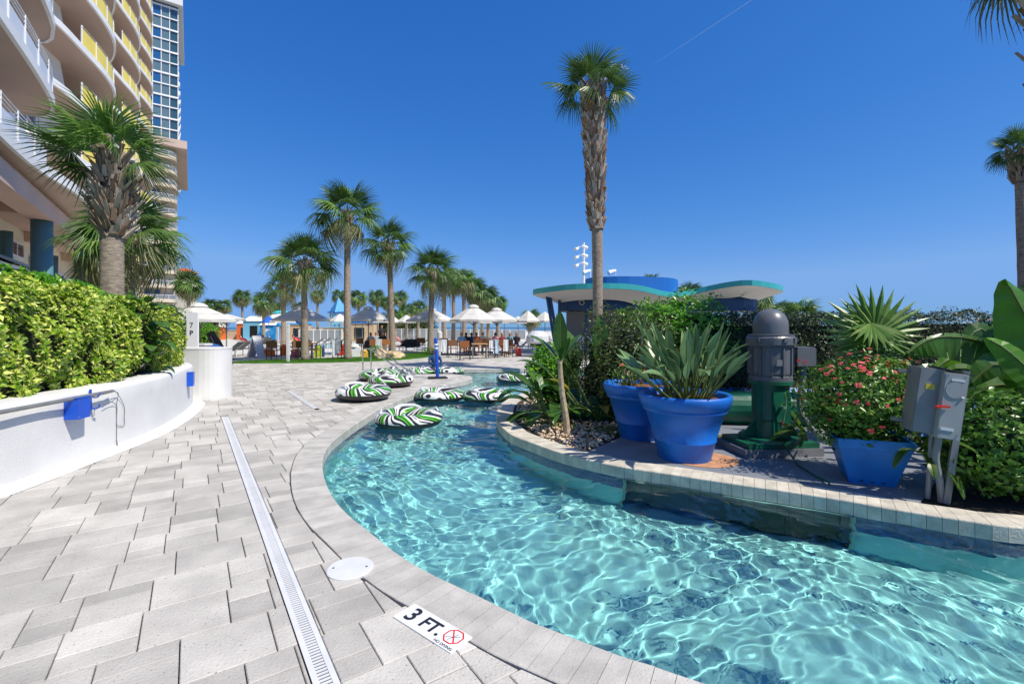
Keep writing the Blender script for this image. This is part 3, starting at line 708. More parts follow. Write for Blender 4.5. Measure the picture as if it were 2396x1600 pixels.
# far palms: crowns joined, shared meshes
def farcrown(seed, n=30, m=(M_frond, M_frond2, M_frond3), R=1.0, hi=80, lo=-50, nl=16):
    b = MB(); rg = random.Random(seed)
    for i, (az, el) in enumerate(crown_dirs(n, rg, lo, hi)):
        b.mi = 1 if i > n * .66 else (2 if rg.random() < .25 else 0); s_ = rg.uniform(.5, .62)
        frond(b, 1.0, .75, nl, 2.0, .5 + .8 * i / n, seed * 50 + i, wid=1.15, side=.2, seg=3, M=frot(az, el, rg.uniform(-.5, .5)) @ Matrix.Diagonal((s_, s_, s_, 1)))
    return b.mesh('crown', list(m))
CROWN = [farcrown(s) for s in (1, 2, 3)]; CROWN_D = [farcrown(4, 36, lo=-62)]
def farpalm(px, cy_, r, Y, lab, seed, grp='distant palms beyond the pool', crown=None):
    rg = random.Random(seed); x, _, zc = at(px, cy_, Y); R = r * Y / F
    t = thing('palm_tree', lab, 'palm tree', (x, Y, -.03), 0, grp); H = zc - R * .25 + .03
    b = MB(); b.tube([(0, 0, 0), (rg.uniform(-.1, .1), 0, H * .5), (0, 0, H)], [.2, .15, .17], 8); b.tube([(0, 0, H - .7), (0, 0, H)], [.2, .32], 8); b.build('trunk', M_bark, t)
    o = link('crown', (crown or CROWN)[seed % len(crown or CROWN)], t); o.location = (0, 0, H); o.scale = (R / .98,) * 3; o.rotation_euler = (0, 0, rg.uniform(0, 6.3))
    return t
FP = [(618, 700, 34, 52, 'leafy palm left of the shorter pool palm'), (743, 688, 21, 60, 'small far palm with bright fronds between two pool palms'), (794, 688, 22, 58, 'small far palm beside the blue slide tower'), (838, 692, 27, 56, 'far palm just right of the tallest trunk'), (882, 690, 26, 58, 'far palm in the middle of the distant row'), (908, 704, 22, 54, 'far palm half hidden by the collared palm trunk'), (936, 692, 24, 60, 'far palm right of the collared palm trunk'), (952, 722, 26, 50, 'low bushy palm behind the small white umbrellas'), (980, 716, 26, 52, 'low palm at the right end of the distant row'), (925, 735, 24, 48, 'low dark palm under the distant row'), (566, 690, 27, 60, 'slim far palm right of the hotel tower umbrella'), (524, 711, 23, 66, 'far palm with a small grey crown over the left fence'), (490, 712, 26, 66, 'far palm nearest the large left umbrella'), (650, 718, 22, 60, 'far palm behind the dark umbrella apex'), (699, 716, 20, 62, 'far palm to the right of the dark umbrella'), (440, 655, 42, 40, 'bushy palm in front of the beige tower base'), (1060, 655, 36, 40, 'palm at the left of the dense palm clump'), (1040, 645, 30, 34, 'palm leaning into the dense palm clump'), (1085, 648, 40, 34, 'tallest palm of the dense clump behind the white umbrellas'), (1112, 672, 40, 38, 'pale green palm in the middle of the dense clump'), (1142, 688, 36, 42, 'palm on the right side of the dense clump'), (1167, 706, 28, 48, 'smallest palm at the right end of the dense clump'), (1128, 705, 32, 46, 'low palm under the dense clump'), (1243, 738, 30, 44, 'low palm behind the right hand white umbrellas')]
for i, (px, cy_, r, Y, lab) in enumerate(FP): farpalm(px, cy_, r, Y, lab, 100 + i, crown=CROWN_D if px in (1112, 1142, 440, 618) else None)
for i, (px, cy_, r, Y, lab) in enumerate([(1521, 655, 30, 46, 'palm top showing above the blue drum roof'), (1562, 668, 22, 46, 'small palm top right of the blue drum roof'), (1612, 682, 40, 38, 'palm top in the dip of the wavy teal roof'), (1772, 690, 46, 40, 'wide palm top behind the right end of the teal roof'), (1872, 732, 62, 30, 'bushy grey green palm right of the pavilion'), (1830, 722, 34, 36, 'small palm under the end of the teal roof')]):
    farpalm(px, cy_, r, Y, lab, 200 + i, 'palms behind the pavilion')
# ---------------------------------------------------------------- leaf clouds
def leafcloud(name, P, Nrm, size, m, parent, seed, aspect=.42, kind='stuff', droop=0, jit=.9, nv=6):
    """P (n,3) leaf positions, Nrm outward; each leaf a folded pointed blade of its own"""
    r = np.random.default_rng(seed); n = len(P)
    nn = Nrm + r.normal(size=(n, 3)) * jit * .6; nn /= np.linalg.norm(nn, axis=1)[:, None]
    d = r.normal(size=(n, 3)); d[:, 2] = np.abs(d[:, 2]) * .3 - droop; d += Nrm * .7; d -= nn * np.einsum('ij,ij->i', d, nn)[:, None]; d /= np.linalg.norm(d, axis=1)[:, None] + 1e-9
    s_ = np.cross(nn, d); L_ = (size * r.uniform(.55, 1.25, n))[:, None]; W = L_ * aspect
    a = P; m1 = P + d * L_ * .45 - nn * L_ * .05; tp = P + d * L_ - nn * L_ * .18
    l_ = m1 + s_ * W * .5 + nn * W * .18; rr_ = m1 - s_ * W * .5 + nn * W * .18
    V = np.stack([a, rr_, tp, l_, m1], 1).reshape(-1, 3); k = np.arange(n)[:, None] * 5
    Fc = np.concatenate([k + [0, 1, 4], k + [1, 2, 4], k + [2, 3, 4], k + [3, 0, 4]]).astype(int)
    return link(name, npmesh(name, V, Fc, m), parent, kind)
def ellipsoid_pts(c, r, n, seed, shell=.28, bump=.14, freq=1.2, zmin=None):
    rg = np.random.default_rng(seed); d = rg.normal(size=(n, 3)); d /= np.linalg.norm(d, axis=1)[:, None]
    k = (1 - shell * rg.random(n) ** 1.5) * (1 + bump * noise3(d * 1.2, seed, freq)); P = np.array(c) + d * np.array(r) * k[:, None]
    if zmin is not None: q = P[:, 2] > zmin; P, d = P[q], d[q]
    return P, d
def core(name, c, r, m, parent, seed=0, k=.8, bump=.12, zmin=None):
    bm = bmesh.new(); bmesh.ops.create_icosphere(bm, subdivisions=3, radius=1); V = np.array([v.co[:] for v in bm.verts]); s_ = k * (1 + bump * noise3(V * 1.2, seed, 1.2))
    for v, q in zip(bm.verts, s_): v.co = Vector((c[0] + v.co.x * r[0] * q, c[1] + v.co.y * r[1] * q, c[2] + v.co.z * r[2] * q))
    if zmin is not None:
        for v in bm.verts: v.co.z = max(v.co.z, zmin)
    me = bpy.data.meshes.new(name); bm.to_mesh(me); bm.free(); me.materials.append(m); return link(name, me, parent)
M_inner = mat('shaded foliage core', (.02, .028, .010), .95, var=.4, scale=14)  # solid core inside the leaves, coloured as dark as their shaded depth
M_var = leafmat('variegated leaf', [(0, (.09, .22, .01)), (.30, (.26, .44, .02)), (.52, (.60, .70, .09)), (.75, (.85, .86, .26)), (1, (.16, .34, .02))], .4, .3)
M_grn = leafmat('fresh green leaf', [(0, (.05, .19, .008)), (.5, (.11, .34, .015)), (1, (.24, .50, .03))], .3, .3)
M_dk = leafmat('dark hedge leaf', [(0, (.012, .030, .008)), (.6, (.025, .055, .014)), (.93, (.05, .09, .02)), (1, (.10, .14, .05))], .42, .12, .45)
M_ol = leafmat('olive leaf', [(0, (.035, .06, .012)), (.6, (.07, .11, .02)), (1, (.16, .20, .05))], .35, .2)
M_gl = leafmat('glossy leaf', [(0, (.045, .12, .012)), (.5, (.09, .22, .025)), (1, (.19, .36, .05))], .34, .25, .45)
def hedgecloud(yr, Hf, dlo, dhi, n, seed, front=.55, zlo=.68, lean=.15):
    """points on the front face and top of the planter hedge, following the wall"""
    rg = np.random.default_rng(seed); P = []; Nn = []
    yi = wb[:, 1]
    for k in range(n):
        y = rg.uniform(*yr); i = int(np.argmin(np.abs(yi[:75] - y))); p = wb[i]; m = wn_[i]; H = Hf(y)
        if rg.random() < front:
            z = zlo + (H - zlo) * rg.random() ** .9; u = (z - zlo) / (H - zlo); d = dlo + .30 * (u - .35) ** 2 * 1.2 + (.25 * max(0, u - .8) * 5) ** 2 * .6 + rg.exponential(.05)
            nrm = np.array([-m[0], -m[1], .15 + u * .5])
        else:
            d = rg.uniform(dlo + .1, dhi); z = H - rg.exponential(.05) - .10 * max(0, (dlo + .45 - d)) * 2; nrm = np.array([-m[0] * .2, -m[1] * .2, 1])
        q = np.array([p[0] + m[0] * d, p[1] + m[1] * d, z]); P.append(q); Nn.append(nrm)
    P = np.array(P); Nn = np.array(Nn); Nn /= np.linalg.norm(Nn, axis=1)[:, None]
    P += Nn * (.10 * noise3(P, seed, .9) + .05 * noise3(P, seed + 1, 2.5))[:, None]
    return P, Nn
def hedgecore(yr, Hf, dlo, dhi, parent, ins=.12):
    b = MB(); idx_ = [i for i in range(75) if yr[0] < wb[i][1] < yr[1]]
    sweep(b, wb[idx_], wn_[idx_], [(dlo + ins, .68), (dlo + ins - .02, 1.3), (dlo + ins + .06, 1.7)]); n = len(idx_); o = len(b.v)
    for i in idx_:
        H = Hf(wb[i][1]) - ins
        for d in (dlo + ins + .1, dhi): b.v.append((wb[i][0] + wn_[i][0] * d, wb[i][1] + wn_[i][1] * d, H))
    for k in range(n - 1):
        b.f.append((o + 2 * k, o + 2 * k + 2, o + 2 * k + 3, o + 2 * k + 1)); b.m.append(0)
        b.f.append((3 * k + 2, 3 * k + 5, o + 2 * k + 2, o + 2 * k)); b.m.append(0)
    return b.build('dark_core', M_inner, parent)
HA = lambda y: 2.09 - .035 * max(0, y - 5.5) - 1.2 * max(0, y - 6.8) ** 2
t = thing('variegated_hedge', 'yellow green variegated hedge filling the near end of the white planter', 'hedge')
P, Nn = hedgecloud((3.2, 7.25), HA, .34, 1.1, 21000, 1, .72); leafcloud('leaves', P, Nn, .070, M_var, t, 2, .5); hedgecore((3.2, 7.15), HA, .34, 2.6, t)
t = thing('green_hedge', 'bright green hedge top growing behind the variegated leaves on the left', 'hedge')
HG = lambda y: HA(y) + .14
P, Nn = hedgecloud((3.4, 7.7), HG, .62, 3.2, 19000, 3, .18, 1.9); leafcloud('leaves', P, Nn, .085, M_grn, t, 4, .5)
HB = lambda y: 2.02 - .16 * max(0, y - 8.3) - .5 * max(0, 7.75 - y) ** 2
t = thing('variegated_hedge', 'smaller variegated hedge at the rounded far end of the planter', 'hedge')
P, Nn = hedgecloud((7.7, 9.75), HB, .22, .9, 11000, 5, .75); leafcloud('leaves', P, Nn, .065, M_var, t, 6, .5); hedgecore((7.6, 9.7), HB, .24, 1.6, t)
t = thing('green_hedge', 'green shrub tops behind the smaller variegated hedge', 'hedge')
P, Nn = hedgecloud((7.5, 9.9), lambda y: HB(y) + .1, .7, 3.0, 8000, 7, .2, 1.6); leafcloud('leaves', P, Nn, .08, M_grn, t, 8, .5)
# large lobed leaves in the gap
def blade(mb, pts, wids, fold=.25, wave=0, seed=0, splits=0, gap=.012):
    """leaf blade along a centre line with half widths; folded along the midrib"""
    r = random.Random(seed); P = [Vector(p) for p in pts]; n = len(P); Ls = []; Rs = []; Ms = []
    for i, p in enumerate(P):
        d = (P[min(i + 1, n - 1)] - P[max(i - 1, 0)]).normalized(); s_ = d.cross(Vector((0, 0, 1)))
        s_ = s_.normalized() if s_.length > .05 else Vector((1, 0, 0)); up = s_.cross(d).normalized(); w = wids[i]; wv = wave * r.uniform(-1, 1) * w
        Ls.append(p - s_ * w + up * (w * fold + wv)); Rs.append(p + s_ * w + up * (w * fold - wv)); Ms.append(p)
    o = len(mb.v); 
    for a, m_, c in zip(Ls, Ms, Rs): mb.v += [tuple(a), tuple(m_), tuple(c)]
    for i in range(n - 1):
        a = o + 3 * i
        if splits and i % splits == splits - 1 and i < n - 2:    # torn edge: a wedge shaped slit
            for sd in (0, 2):
                e0 = Vector(mb.v[a + sd]); e1 = Vector(mb.v[a + 3 + sd]); k = len(mb.v); mb.v.append(tuple(e0.lerp(e1, .45)))
                mid = Ms[i].lerp(Ms[i + 1], .5)
                if sd == 0: mb.f.append((a, a + 1, a + 4, k)); mb.m.append(mb.mi)
                else: mb.f.append((a + 1, a + 2, k, a + 4)); mb.m.append(mb.mi)
        else:
            mb.f += [(a, a + 1, a + 4, a + 3), (a + 1, a + 2, a + 5, a + 4)]; mb.m += [mb.mi] * 2
def arcpts(p0, d0, L_, n, bend, seed=0):
    """points of a curved stalk or midrib starting at p0 in direction d0, bending towards the ground"""
    p = Vector(p0); d = Vector(d0).normalized(); out = [p.copy()]
    for i in range(n): d = (d + Vector((0, 0, -bend / n))).normalized(); p = p + d * L_ / n; out.append(p.copy())
    return out
M_ban = mat('banana leaf', (.065, .17, .025), .3, var=.35, scale=2.5, trans=.35, detail=6, rand=.25)
M_strel = mat('strelitzia leaf', (.20, .33, .14), .33, var=.25, scale=3, trans=.22, rand=.35)
M_stalk = mat('green stalk', (.14, .20, .05), .5, var=.2, scale=6, rand=.3)
M_lyel = mat('yellowing leaf', (.42, .36, .04), .45, var=.3, scale=5, trans=.3)
def biglobe(parent, base, az, L_, W, el=.9, bend=1.2, stalk=.5, m=None, seed=0, splits=0, name='leaf', fold=.22, wave=.05):
    r = random.Random(seed); d = (math.cos(az) * math.cos(el), math.sin(az) * math.cos(el), math.sin(el))
    b = MB(); st_ = arcpts(base, d, stalk, 4, bend * .25); b.mi = 1; b.tube(st_, [.018 * L_ + .004] * 3 + [.012 * L_ + .003] * 2, 5, False); b.mi = 0
    d2 = st_[-1] - st_[-2]; mid = arcpts(st_[-1], d2, L_, 12, bend); ws = [W * (math.sin(PI * min(1, (i / 12) ** .8 * .97 + .03)) ** .75) if i < 12 else 0.001 for i in range(13)]
    blade(b, mid, ws, fold, wave, seed, splits); b.mi = 1; b.tube([p - Vector((0, 0, .003)) for p in mid[:-1]], [.010 * L_ * (1 - i / 13) + .002 for i in range(12)], 4, False)
    return b.build(name, [m or M_ban, M_stalk], parent, smooth=False)
t = thing('philodendron', 'large leaved green plant in the gap between the two variegated hedges', 'plant', (-5.92, 7.55, .7))
rg = random.Random(8)
M_phil = mat('philodendron leaf', (.06, .15, .02), .3, var=.3, scale=4, trans=.25, rand=.4)
for i in range(40):
    biglobe(t, (rg.uniform(-.1, .1), rg.uniform(-.15, .15), rg.uniform(.1, 1.15)), -.9 + rg.uniform(-1.1, 1.4), rg.uniform(.18, .30), rg.uniform(.06, .09), rg.uniform(.3, 1.2), 1.4, rg.uniform(.15, .35), M_phil, i)
for (x, y, z, n, lab) in ((-8.2, 9.5, 1.9, 10, 'dark spiky leaves behind the stout palm trunk'), (-9.0, 11.0, 1.8, 10, 'green shrub under the bushy palm'), (-11.5, 15.3, 1.9, 9, 'tall thin leaved shrub beside the hotel corner')):
    t = thing('shrub', lab, 'shrub', (x, y, .3)); core('dark_core', (0, 0, z - .9), (.8, .7, .75), M_inner, t)
    P, d = ellipsoid_pts((0, 0, z - .85), (.95, .85, .95), 3500, int(x * -10)); leafcloud('leaves', P, d, .12, M_gl, t, 5, .35)
# long dark hedge on the island
def hedge_seg(lab, x0, x1, yf, ztop, dep, m, n, seed, size=.055, bumpy=.06, name='island_hedge', zlo=0, yb=None):
    t = thing(name, lab, 'hedge', ((x0 + x1) / 2, yf, 0)); hw = (x1 - x0) / 2; rg_ = np.random.default_rng(seed)
    nf = int(n * .62); u = rg_.uniform(-hw, hw, nf); z = zlo + (ztop - zlo) * rg_.random(nf); y = .05 + rg_.exponential(.05, nf)
    P1 = np.stack([u, y, z], 1); N1 = np.tile([0, -1, .25], (nf, 1))
    nt_ = n - nf; u = rg_.uniform(-hw, hw, nt_); yy = rg_.uniform(0, dep, nt_); P2_ = np.stack([u, yy, ztop - rg_.exponential(.08, nt_)], 1); N2 = np.tile([0, -.15, 1.], (nt_, 1))
    P = np.vstack([P1, P2_]); Nq = np.vstack([N1, N2]); Nq /= np.linalg.norm(Nq, axis=1)[:, None]; W_ = P + np.array([(x0 + x1) / 2, yf, 0])
    P = P + Nq * (bumpy * noise3(W_, 3, 1.0) + bumpy * .6 * noise3(W_, 4, 3.0))[:, None]
    leafcloud('leaves', P, Nq, size, m, t, seed, .42)
    b = MB(); b.box((0, dep / 2 + .12, (ztop - .2) / 2), (2 * hw, dep, ztop - .2)); b.build('dark_core', M_inner, t); return t  # dark block fills the hedge, stands in for its shaded inside
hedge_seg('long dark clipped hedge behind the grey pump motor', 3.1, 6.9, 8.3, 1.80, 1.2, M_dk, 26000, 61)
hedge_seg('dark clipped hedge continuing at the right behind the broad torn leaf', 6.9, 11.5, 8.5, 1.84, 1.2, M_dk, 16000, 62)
t = thing('olive_shrub', 'rounded olive green shrub behind the two blue pots', 'shrub', (1.95, 7.9, 0)); core('dark_core', (0, 0, .85), (.85, .6, .95), M_inner, t)
P, d = ellipsoid_pts((0, 0, .86), (1.0, .75, 1.02), 12000, 71, zmin=.05); leafcloud('leaves', P, d, .06, M_ol, t, 72, .45)
t = thing('ficus_shrub', 'bright green small leaved shrub rising above the hedge line', 'shrub', (3.05, 8.6, 0)); core('dark_core', (0, 0, 1.45), (.8, .5, .5), M_inner, t)
P, d = ellipsoid_pts((-.05, 0, 1.5), (1.05, .6, .60), 6000, 73, bump=.25); leafcloud('leaves', P, d, .085, M_grn, t, 74, .5)
b = MB(); b.tube([(0, 0, 0), (0, .02, 1.3)], .05, 6); b.build('stem', M_bark, t)
t = thing('glossy_bush', 'low glossy green bush at the right corner of the island', 'shrub', (4.72, 4.35, -.02)); core('dark_core', (0, 0, .44), (.62, .45, .40), M_inner, t)
P, d = ellipsoid_pts((.05, 0, .47), (.78, .52, .50), 7000, 75, bump=.10, zmin=.08); leafcloud('leaves', P, d, .065, M_gl, t, 76, .62)
P, d = ellipsoid_pts((1.0, .3, .55), (.85, .6, .6), 5000, 77, bump=.10, zmin=.08); leafcloud('leaves', P, d, .065, M_gl, t, 78, .62)
t = thing('glossy_bush', 'small green bush between the broad leaves at the left end of the island', 'shrub', (.78, 8.9, 0))
P, d = ellipsoid_pts((0, 0, .62), (.5, .4, .62), 3500, 79, zmin=.0); leafcloud('leaves', P, d, .085, M_grn, t, 80, .5); core('dark_core', (0, 0, .6), (.4, .32, .5), M_inner, t)
# small ground plants
M_moss = leafmat('ground cover', [(0, (.08, .12, .02)), (.5, (.22, .24, .05)), (1, (.35, .33, .12))], .6, .2)
for x, y, rx, ry, n, lab in ((2.95, 6.55, .42, .22, 900, 'yellow green ground cover beside the large blue pot'), (.72, 7.6, .35, .3, 700, 'low ground cover at the foot of the young banana plant'), (1.55, 7.1, .4, .3, 700, 'ground cover between the pebbles and the rear blue pot')):
    rg_ = np.random.default_rng(int(x * 100)); a = rg_.uniform(0, 6.3, n); r_ = rg_.random(n) ** .5; P = np.stack([rx * r_ * np.cos(a), ry * r_ * np.sin(a), .01 + .06 * rg_.random(n) * (1 - r_)], 1)
    t = thing('ground_cover', lab, 'ground cover', (x, y, -.02)); leafcloud('leaves', P, np.tile([0, 0, 1.], (n, 1)), .05, M_moss, t, 5, .5)
# strelitzia / banana plants on the island
def clump(name, lab, cat, loc, leaves, stem=None, m=None, splits=0):
    t = thing(name, lab, cat, loc)
    if stem: b = MB(); b.tube(stem[0], stem[1], 8); b.build('stem', M_banstem, t)
    for i, (bx, by, bz, az, L_, W, el, bend, stalk, *mm) in enumerate(leaves): biglobe(t, (bx, by, bz), math.radians(az), L_, W, math.radians(el), bend, stalk, (mm[0] if mm else m) or M_ban, i + int(abs(loc[0] * 10)), splits)
    return t
M_banstem = mat('pale trunk', (.42, .33, .22), .8, var=.3, scale=14, bump=.4, bscale=30)
clump('young_banana_plant', 'young banana plant with a thin pale trunk rising from the pebbles', 'plant', (.80, 7.0, 0), [(-.08, 0, 1.05, 95, .62, .10, 80, .3, .15), (-.08, 0, 1.0, 160, .55, .11, 62, .8, .15), (-.08, 0, .98, 30, .50, .10, 65, .7, .15), (-.08, 0, 1.0, -60, .4, .08, 70, .6, .1), (-.08, .0, 1.02, 75, .6, .11, 86, .2, .2)], ([(.03, 0, -.03), (0, 0, .3), (-.05, 0, .6), (-.07, 0, .85), (-.08, 0, 1.08)], [.058, .045, .042, .038, .03]))
clump('strelitzia', 'broad leaved plant overhanging the water at the left end of the island', 'plant', (.62, 8.0, 0), [(0, 0, .0, 175, .75, .14, 50, 1.5, .45), (0, 0, .0, 200, .62, .13, 35, 1.6, .35), (0, 0, 0, 150, .8, .14, 62, 1.3, .6), (.1, 0, 0, 230, .6, .12, 42, 1.6, .3), (0, 0, 0, 185, .5, .13, 20, 1.4, .3), (.1, 0, 0, 265, .5, .12, 45, 1.5, .35), (0, .2, 0, 120, .7, .12, 68, 1.0, .5), (.1, 0, 0, 300, .5, .11, 50, 1.5, .35), (0, 0, 0, 215, .7, .13, 55, 1.5, .6), (0, 0, 0, 165, .6, .12, 30, 1.7, .3)])
clump('strelitzia', 'tall broad leaved plant behind the rear blue pot', 'plant', (1.75, 7.55, 0), [(-.3, 0, .5, 95, .85, .15, 86, .15, .45), (-.15, .1, .5, 30, .6, .13, 70, .6, .4), (-.5, 0, .3, 150, .7, .13, 65, .9, .6), (-.7, 0, .3, 170, .6, .12, 55, 1.0, .7), (-.6, 0, .2, 200, .5, .1, 60, 1.1, .45, M_lyel), (-.8, 0, .2, 230, .55, .1, 55, 1.2, .5), (-.6, .1, .3, 110, .75, .13, 75, .8, .6), (-.8, .1, .3, 90, .7, .12, 72, .7, .5), (-.9, 0, .1, 250, .55, .11, 50, 1.3, .35), (-.35, -.1, .1, 270, .4, .07, 55, 1.5, .3, M_lyel)])
# giant leaves at the right
def broadleaf(t, root, base, pts, wl, wr, m, splits=0, seed=0, n=14, name='leaf', wave=.05):
    """large leaf whose blade is seen broadside: midrib through pts, half widths wl / wr towards each side, facing the side of the plant where people walk"""
    c = catmull([tuple(Vector(p)) for p in pts], .02); c = resample(c, max(.02, np.sum(np.linalg.norm(np.diff(c, axis=0), axis=1)) / n)); r = random.Random(seed)
    P = [Vector(p) for p in c]; k = len(P); b = MB(); view = Vector((.25, .93, -.25)).normalized(); L_ = []; R_ = []
    for i, p in enumerate(P):
        d = (P[min(i + 1, k - 1)] - P[max(i - 1, 0)]).normalized(); s_ = d.cross(view).normalized(); t_ = i / (k - 1); q = max(.0, math.sin(PI * min(1, t_ ** .7 * .96 + .04))) ** .6
        if i == k - 1: q = .01
        jag = 1 + (r.uniform(-.14, .05) if splits else 0)
        L_.append(p - s_ * wl * q * jag + view * (wl * .22 + r.uniform(-1, 1) * wave * wl)); R_.append(p + s_ * wr * q + view * (wr * .22 + r.uniform(-1, 1) * wave * wr))
    for i in range(k - 1):
        g = .10 if splits and i % splits == splits - 1 else 0
        a, m0, c0 = L_[i], P[i], R_[i]; a1, m1, c1 = L_[i + 1], P[i + 1], R_[i + 1]
        if g: e = a1.lerp(a, .28); b.add([a, m0, m1, e], [(0, 1, 2, 3)]); c1_ = c1.lerp(c0, .30)
        else: b.add([a, m0, m1, a1], [(0, 1, 2, 3)])
        b.add([m0, c0, c1_ if g else c1, m1], [(0, 1, 2, 3)])
    b.mi = 1; b.tube([Vector(root), Vector(root).lerp(P[0], .5) + Vector((0, 0, .08)), P[0]] + P[1:-1:2], [.022, .018, .013] + [.010] * len(P[1:-1:2]), 5, False)
    o = b.build(name, [m, M_stalk], t); o.location = -Vector(t.location); return o
M_ban2 = mat('bright banana leaf', (.12, .30, .02), .3, var=.3, scale=2, trans=.4, detail=6)
R1 = (5.75, 4.9, .0); t = thing('giant_strelitzia', 'giant banana like plant with very large leaves at the right edge', 'plant', R1)
A = lambda px, py, Y: at(px, py, Y)
for k, (pts_, wl, wr, m, Y) in enumerate((([(2455, 950), (2440, 830), (2395, 730), (2352, 652)], .26, .34, M_ban2, 4.7), ([(2450, 905), (2400, 858), (2350, 815), (2306, 790)], .12, .16, M_ban2, 4.5), ([(2440, 930), (2380, 870), (2330, 850), (2262, 905)], .15, .16, M_ban, 4.8), ([(2440, 960), (2370, 905), (2310, 905), (2250, 950)], .13, .15, M_ban, 5.1), ([(2440, 1000), (2380, 940), (2330, 945), (2285, 1000)], .12, .13, M_ban, 5.0), ([(2450, 880), (2400, 800), (2350, 770), (2300, 800)], .14, .16, M_ban, 5.4), ([(2470, 860), (2430, 740), (2440, 640)], .25, .28, M_ban, 5.2))):
    broadleaf(t, (R1[0] - .05 * k, R1[1] + .03 * k, 0), 0, [A(x, y, Y + .03 * i) for i, (x, y) in enumerate(pts_)], wl, wr, m, 0, k)
R2 = (6.0, 6.4, .0); t = thing('giant_strelitzia', 'arching broad torn leaf spreading in front of the dark hedge', 'plant', R2)
broadleaf(t, (R2[0], R2[1], .2), 0, [A(x, y, 5.6) for x, y in ((2350, 850), (2315, 808), (2260, 790), (2200, 788), (2155, 803), (2112, 835))], .05, .30, M_ban, 3, 3, 20)
for k, (pts_, wl, wr, m, Y) in enumerate((([(2330, 860), (2270, 835), (2225, 838), (2180, 870)], .10, .10, M_ban2, 5.9), ([(2330, 900), (2280, 868), (2240, 870), (2190, 905)], .12, .10, M_ban, 6.0), ([(2320, 900), (2290, 830), (2250, 800), (2215, 850)], .1, .12, M_ban, 6.1), ([(2330, 800), (2300, 770), (2275, 780), (2240, 830)], .1, .1, M_ban, 6.2), ([(2150, 1000), (2130, 920), (2150, 870), (2190, 850)], .1, .1, M_ban, 6.0))):
    broadleaf(t, (R2[0] - .1 * k, R2[1], 0), 0, [A(x, y, Y) for x, y in pts_], wl, wr, m, 0, 20 + k)
FS = [frondmesh(1.0, .35, 22, 2.2, .10, s, side=.05, wid=1.5, m=M_fan) for s in (11, 12)]
# fan palm in the middle of the hedge
t = thing('young_fan_palm', 'young fan palm with stiff bright leaves above the red flowers', 'palm', (4.98, 6.5, 0))
b = MB(); trunk(b, 1.15, .10, .085, (0, 0), 3, 1.4); b.build('trunk', mat('brown fibre', (.16, .07, .045), .9, var=.4, scale=20, bump=.6), t)
b = MB(); boots(b, .7, 1.25, .10, .12, 26, .16, 8); b.build('leaf_bases', M_boot, t, kind='stuff')
def basis(o_, xd, zd, s_):
    x = Vector(xd).normalized(); z = Vector(zd); z = (z - x * z.dot(x)).normalized(); y = z.cross(x)
    return Matrix.Translation(o_) @ Matrix((x, y, z)).transposed().to_4x4() @ Matrix.Scale(s_, 4)
for i, (ox, oy, oz, xd, zd, s_) in enumerate(((-.02, -.12, 1.50, (.10, 0, 1), (-.35, -1, .1), .74), (.0, -.05, 1.62, (-1, -.1, .25), (-.1, -1, .3), .56), (.02, -.18, 1.58, (.5, -.35, -.3), (.3, -1, .7), .52), (.05, .1, 1.35, (.8, .2, .1), (.3, -.6, 1), .42), (.0, -.1, 1.5, (-.6, -.1, .7), (-.2, -1, .2), .55), (0, .05, 1.3, (-.5, .5, .5), (0, -.3, 1), .5), (0, .05, 1.3, (.6, .6, .5), (0, -.3, 1), .5), (0, -.1, 1.2, (-.8, -.4, -.1), (-.2, -.5, 1), .45))):
    o = link('frond', FS[i % 2], t); x_ = Vector(xd).normalized(); o.matrix_local = basis(Vector((ox, oy, oz)) - x_ * .30, xd, zd, s_)
    b = MB(); b.tube([(0, 0, 1.1), tuple(Vector((ox, oy, oz)) - x_ * .28)], [.012, .009], 4, False); b.build('petiole', M_stalk, t)
# thin dracaena between the pots
t = thing('dracaena', 'thin stemmed spiky plant rising behind the rear blue pot', 'plant', (2.0, 7.3, 0))
b = MB(); b.tube([(0, 0, 0), (-.03, 0, .6), (.02, 0, 1.2), (.05, 0, 1.5)], [.035, .025, .02, .018], 6); b.build('stem', M_banstem, t)
rg = random.Random(4)
for i in range(26):
    b = MB(); az = i * 2.4; el = math.radians(80 - i * 4); L_ = rg.uniform(.35, .55); pts_ = arcpts((.05, 0, 1.5 - i * .008), (math.cos(az) * math.cos(el), math.sin(az) * math.cos(el), math.sin(el)), L_, 5, .9)
    blade(b, pts_, [.012, .018, .018, .014, .008, .001], .3); b.build('leaf', M_strel, t)
# ---------------------------------------------------------------- pots
def roundpot(t, R=.54, r0=.30, H=.785):
    b = MB(); b.lathe([(r0, 0), (r0 + .008, .02), (r0 + (R - r0) * .235, .22), (r0 + (R - r0) * .24 + .007, .226), (r0 + (R - r0) * .25 + .007, .240), (r0 + (R - r0) * .257, .25), (R - .085, H - .21), (R - .06, H - .205), (R - .05, H - .185), (R - .062, H - .165), (R - .03, H - .15), (R - .002, H - .06), (R, H - .02), (R - .02, H), (R - .06, H - .01), (R - .085, H - .08)], 48, cap=False); b.build('pot_body', M_bluepot, t, smooth=True)
    b = MB(); b.lathe([(.001, H - .075), (R - .08, H - .075)], 32, cap=False); b.build('potting_soil', mat('orange brown mulch', (.20, .07, .03), .95, var=.6, scale=30, bump=.8, bscale=50), t)
t = thing('plant_pot', 'large round cobalt blue pot in front holding bird of paradise leaves', 'plant pot', (2.10, 5.68, -.006)); roundpot(t)
t = thing('plant_pot', 'round cobalt blue pot standing behind the larger blue pot', 'plant pot', (1.87, 6.75, -.006)); roundpot(t)
t = thing('bird_of_paradise', 'bird of paradise plant with many grey green lance leaves in the large blue pot', 'plant', (2.12, 5.7, .70)); t.scale = (.92,) * 3
rg = random.Random(12); lm = []
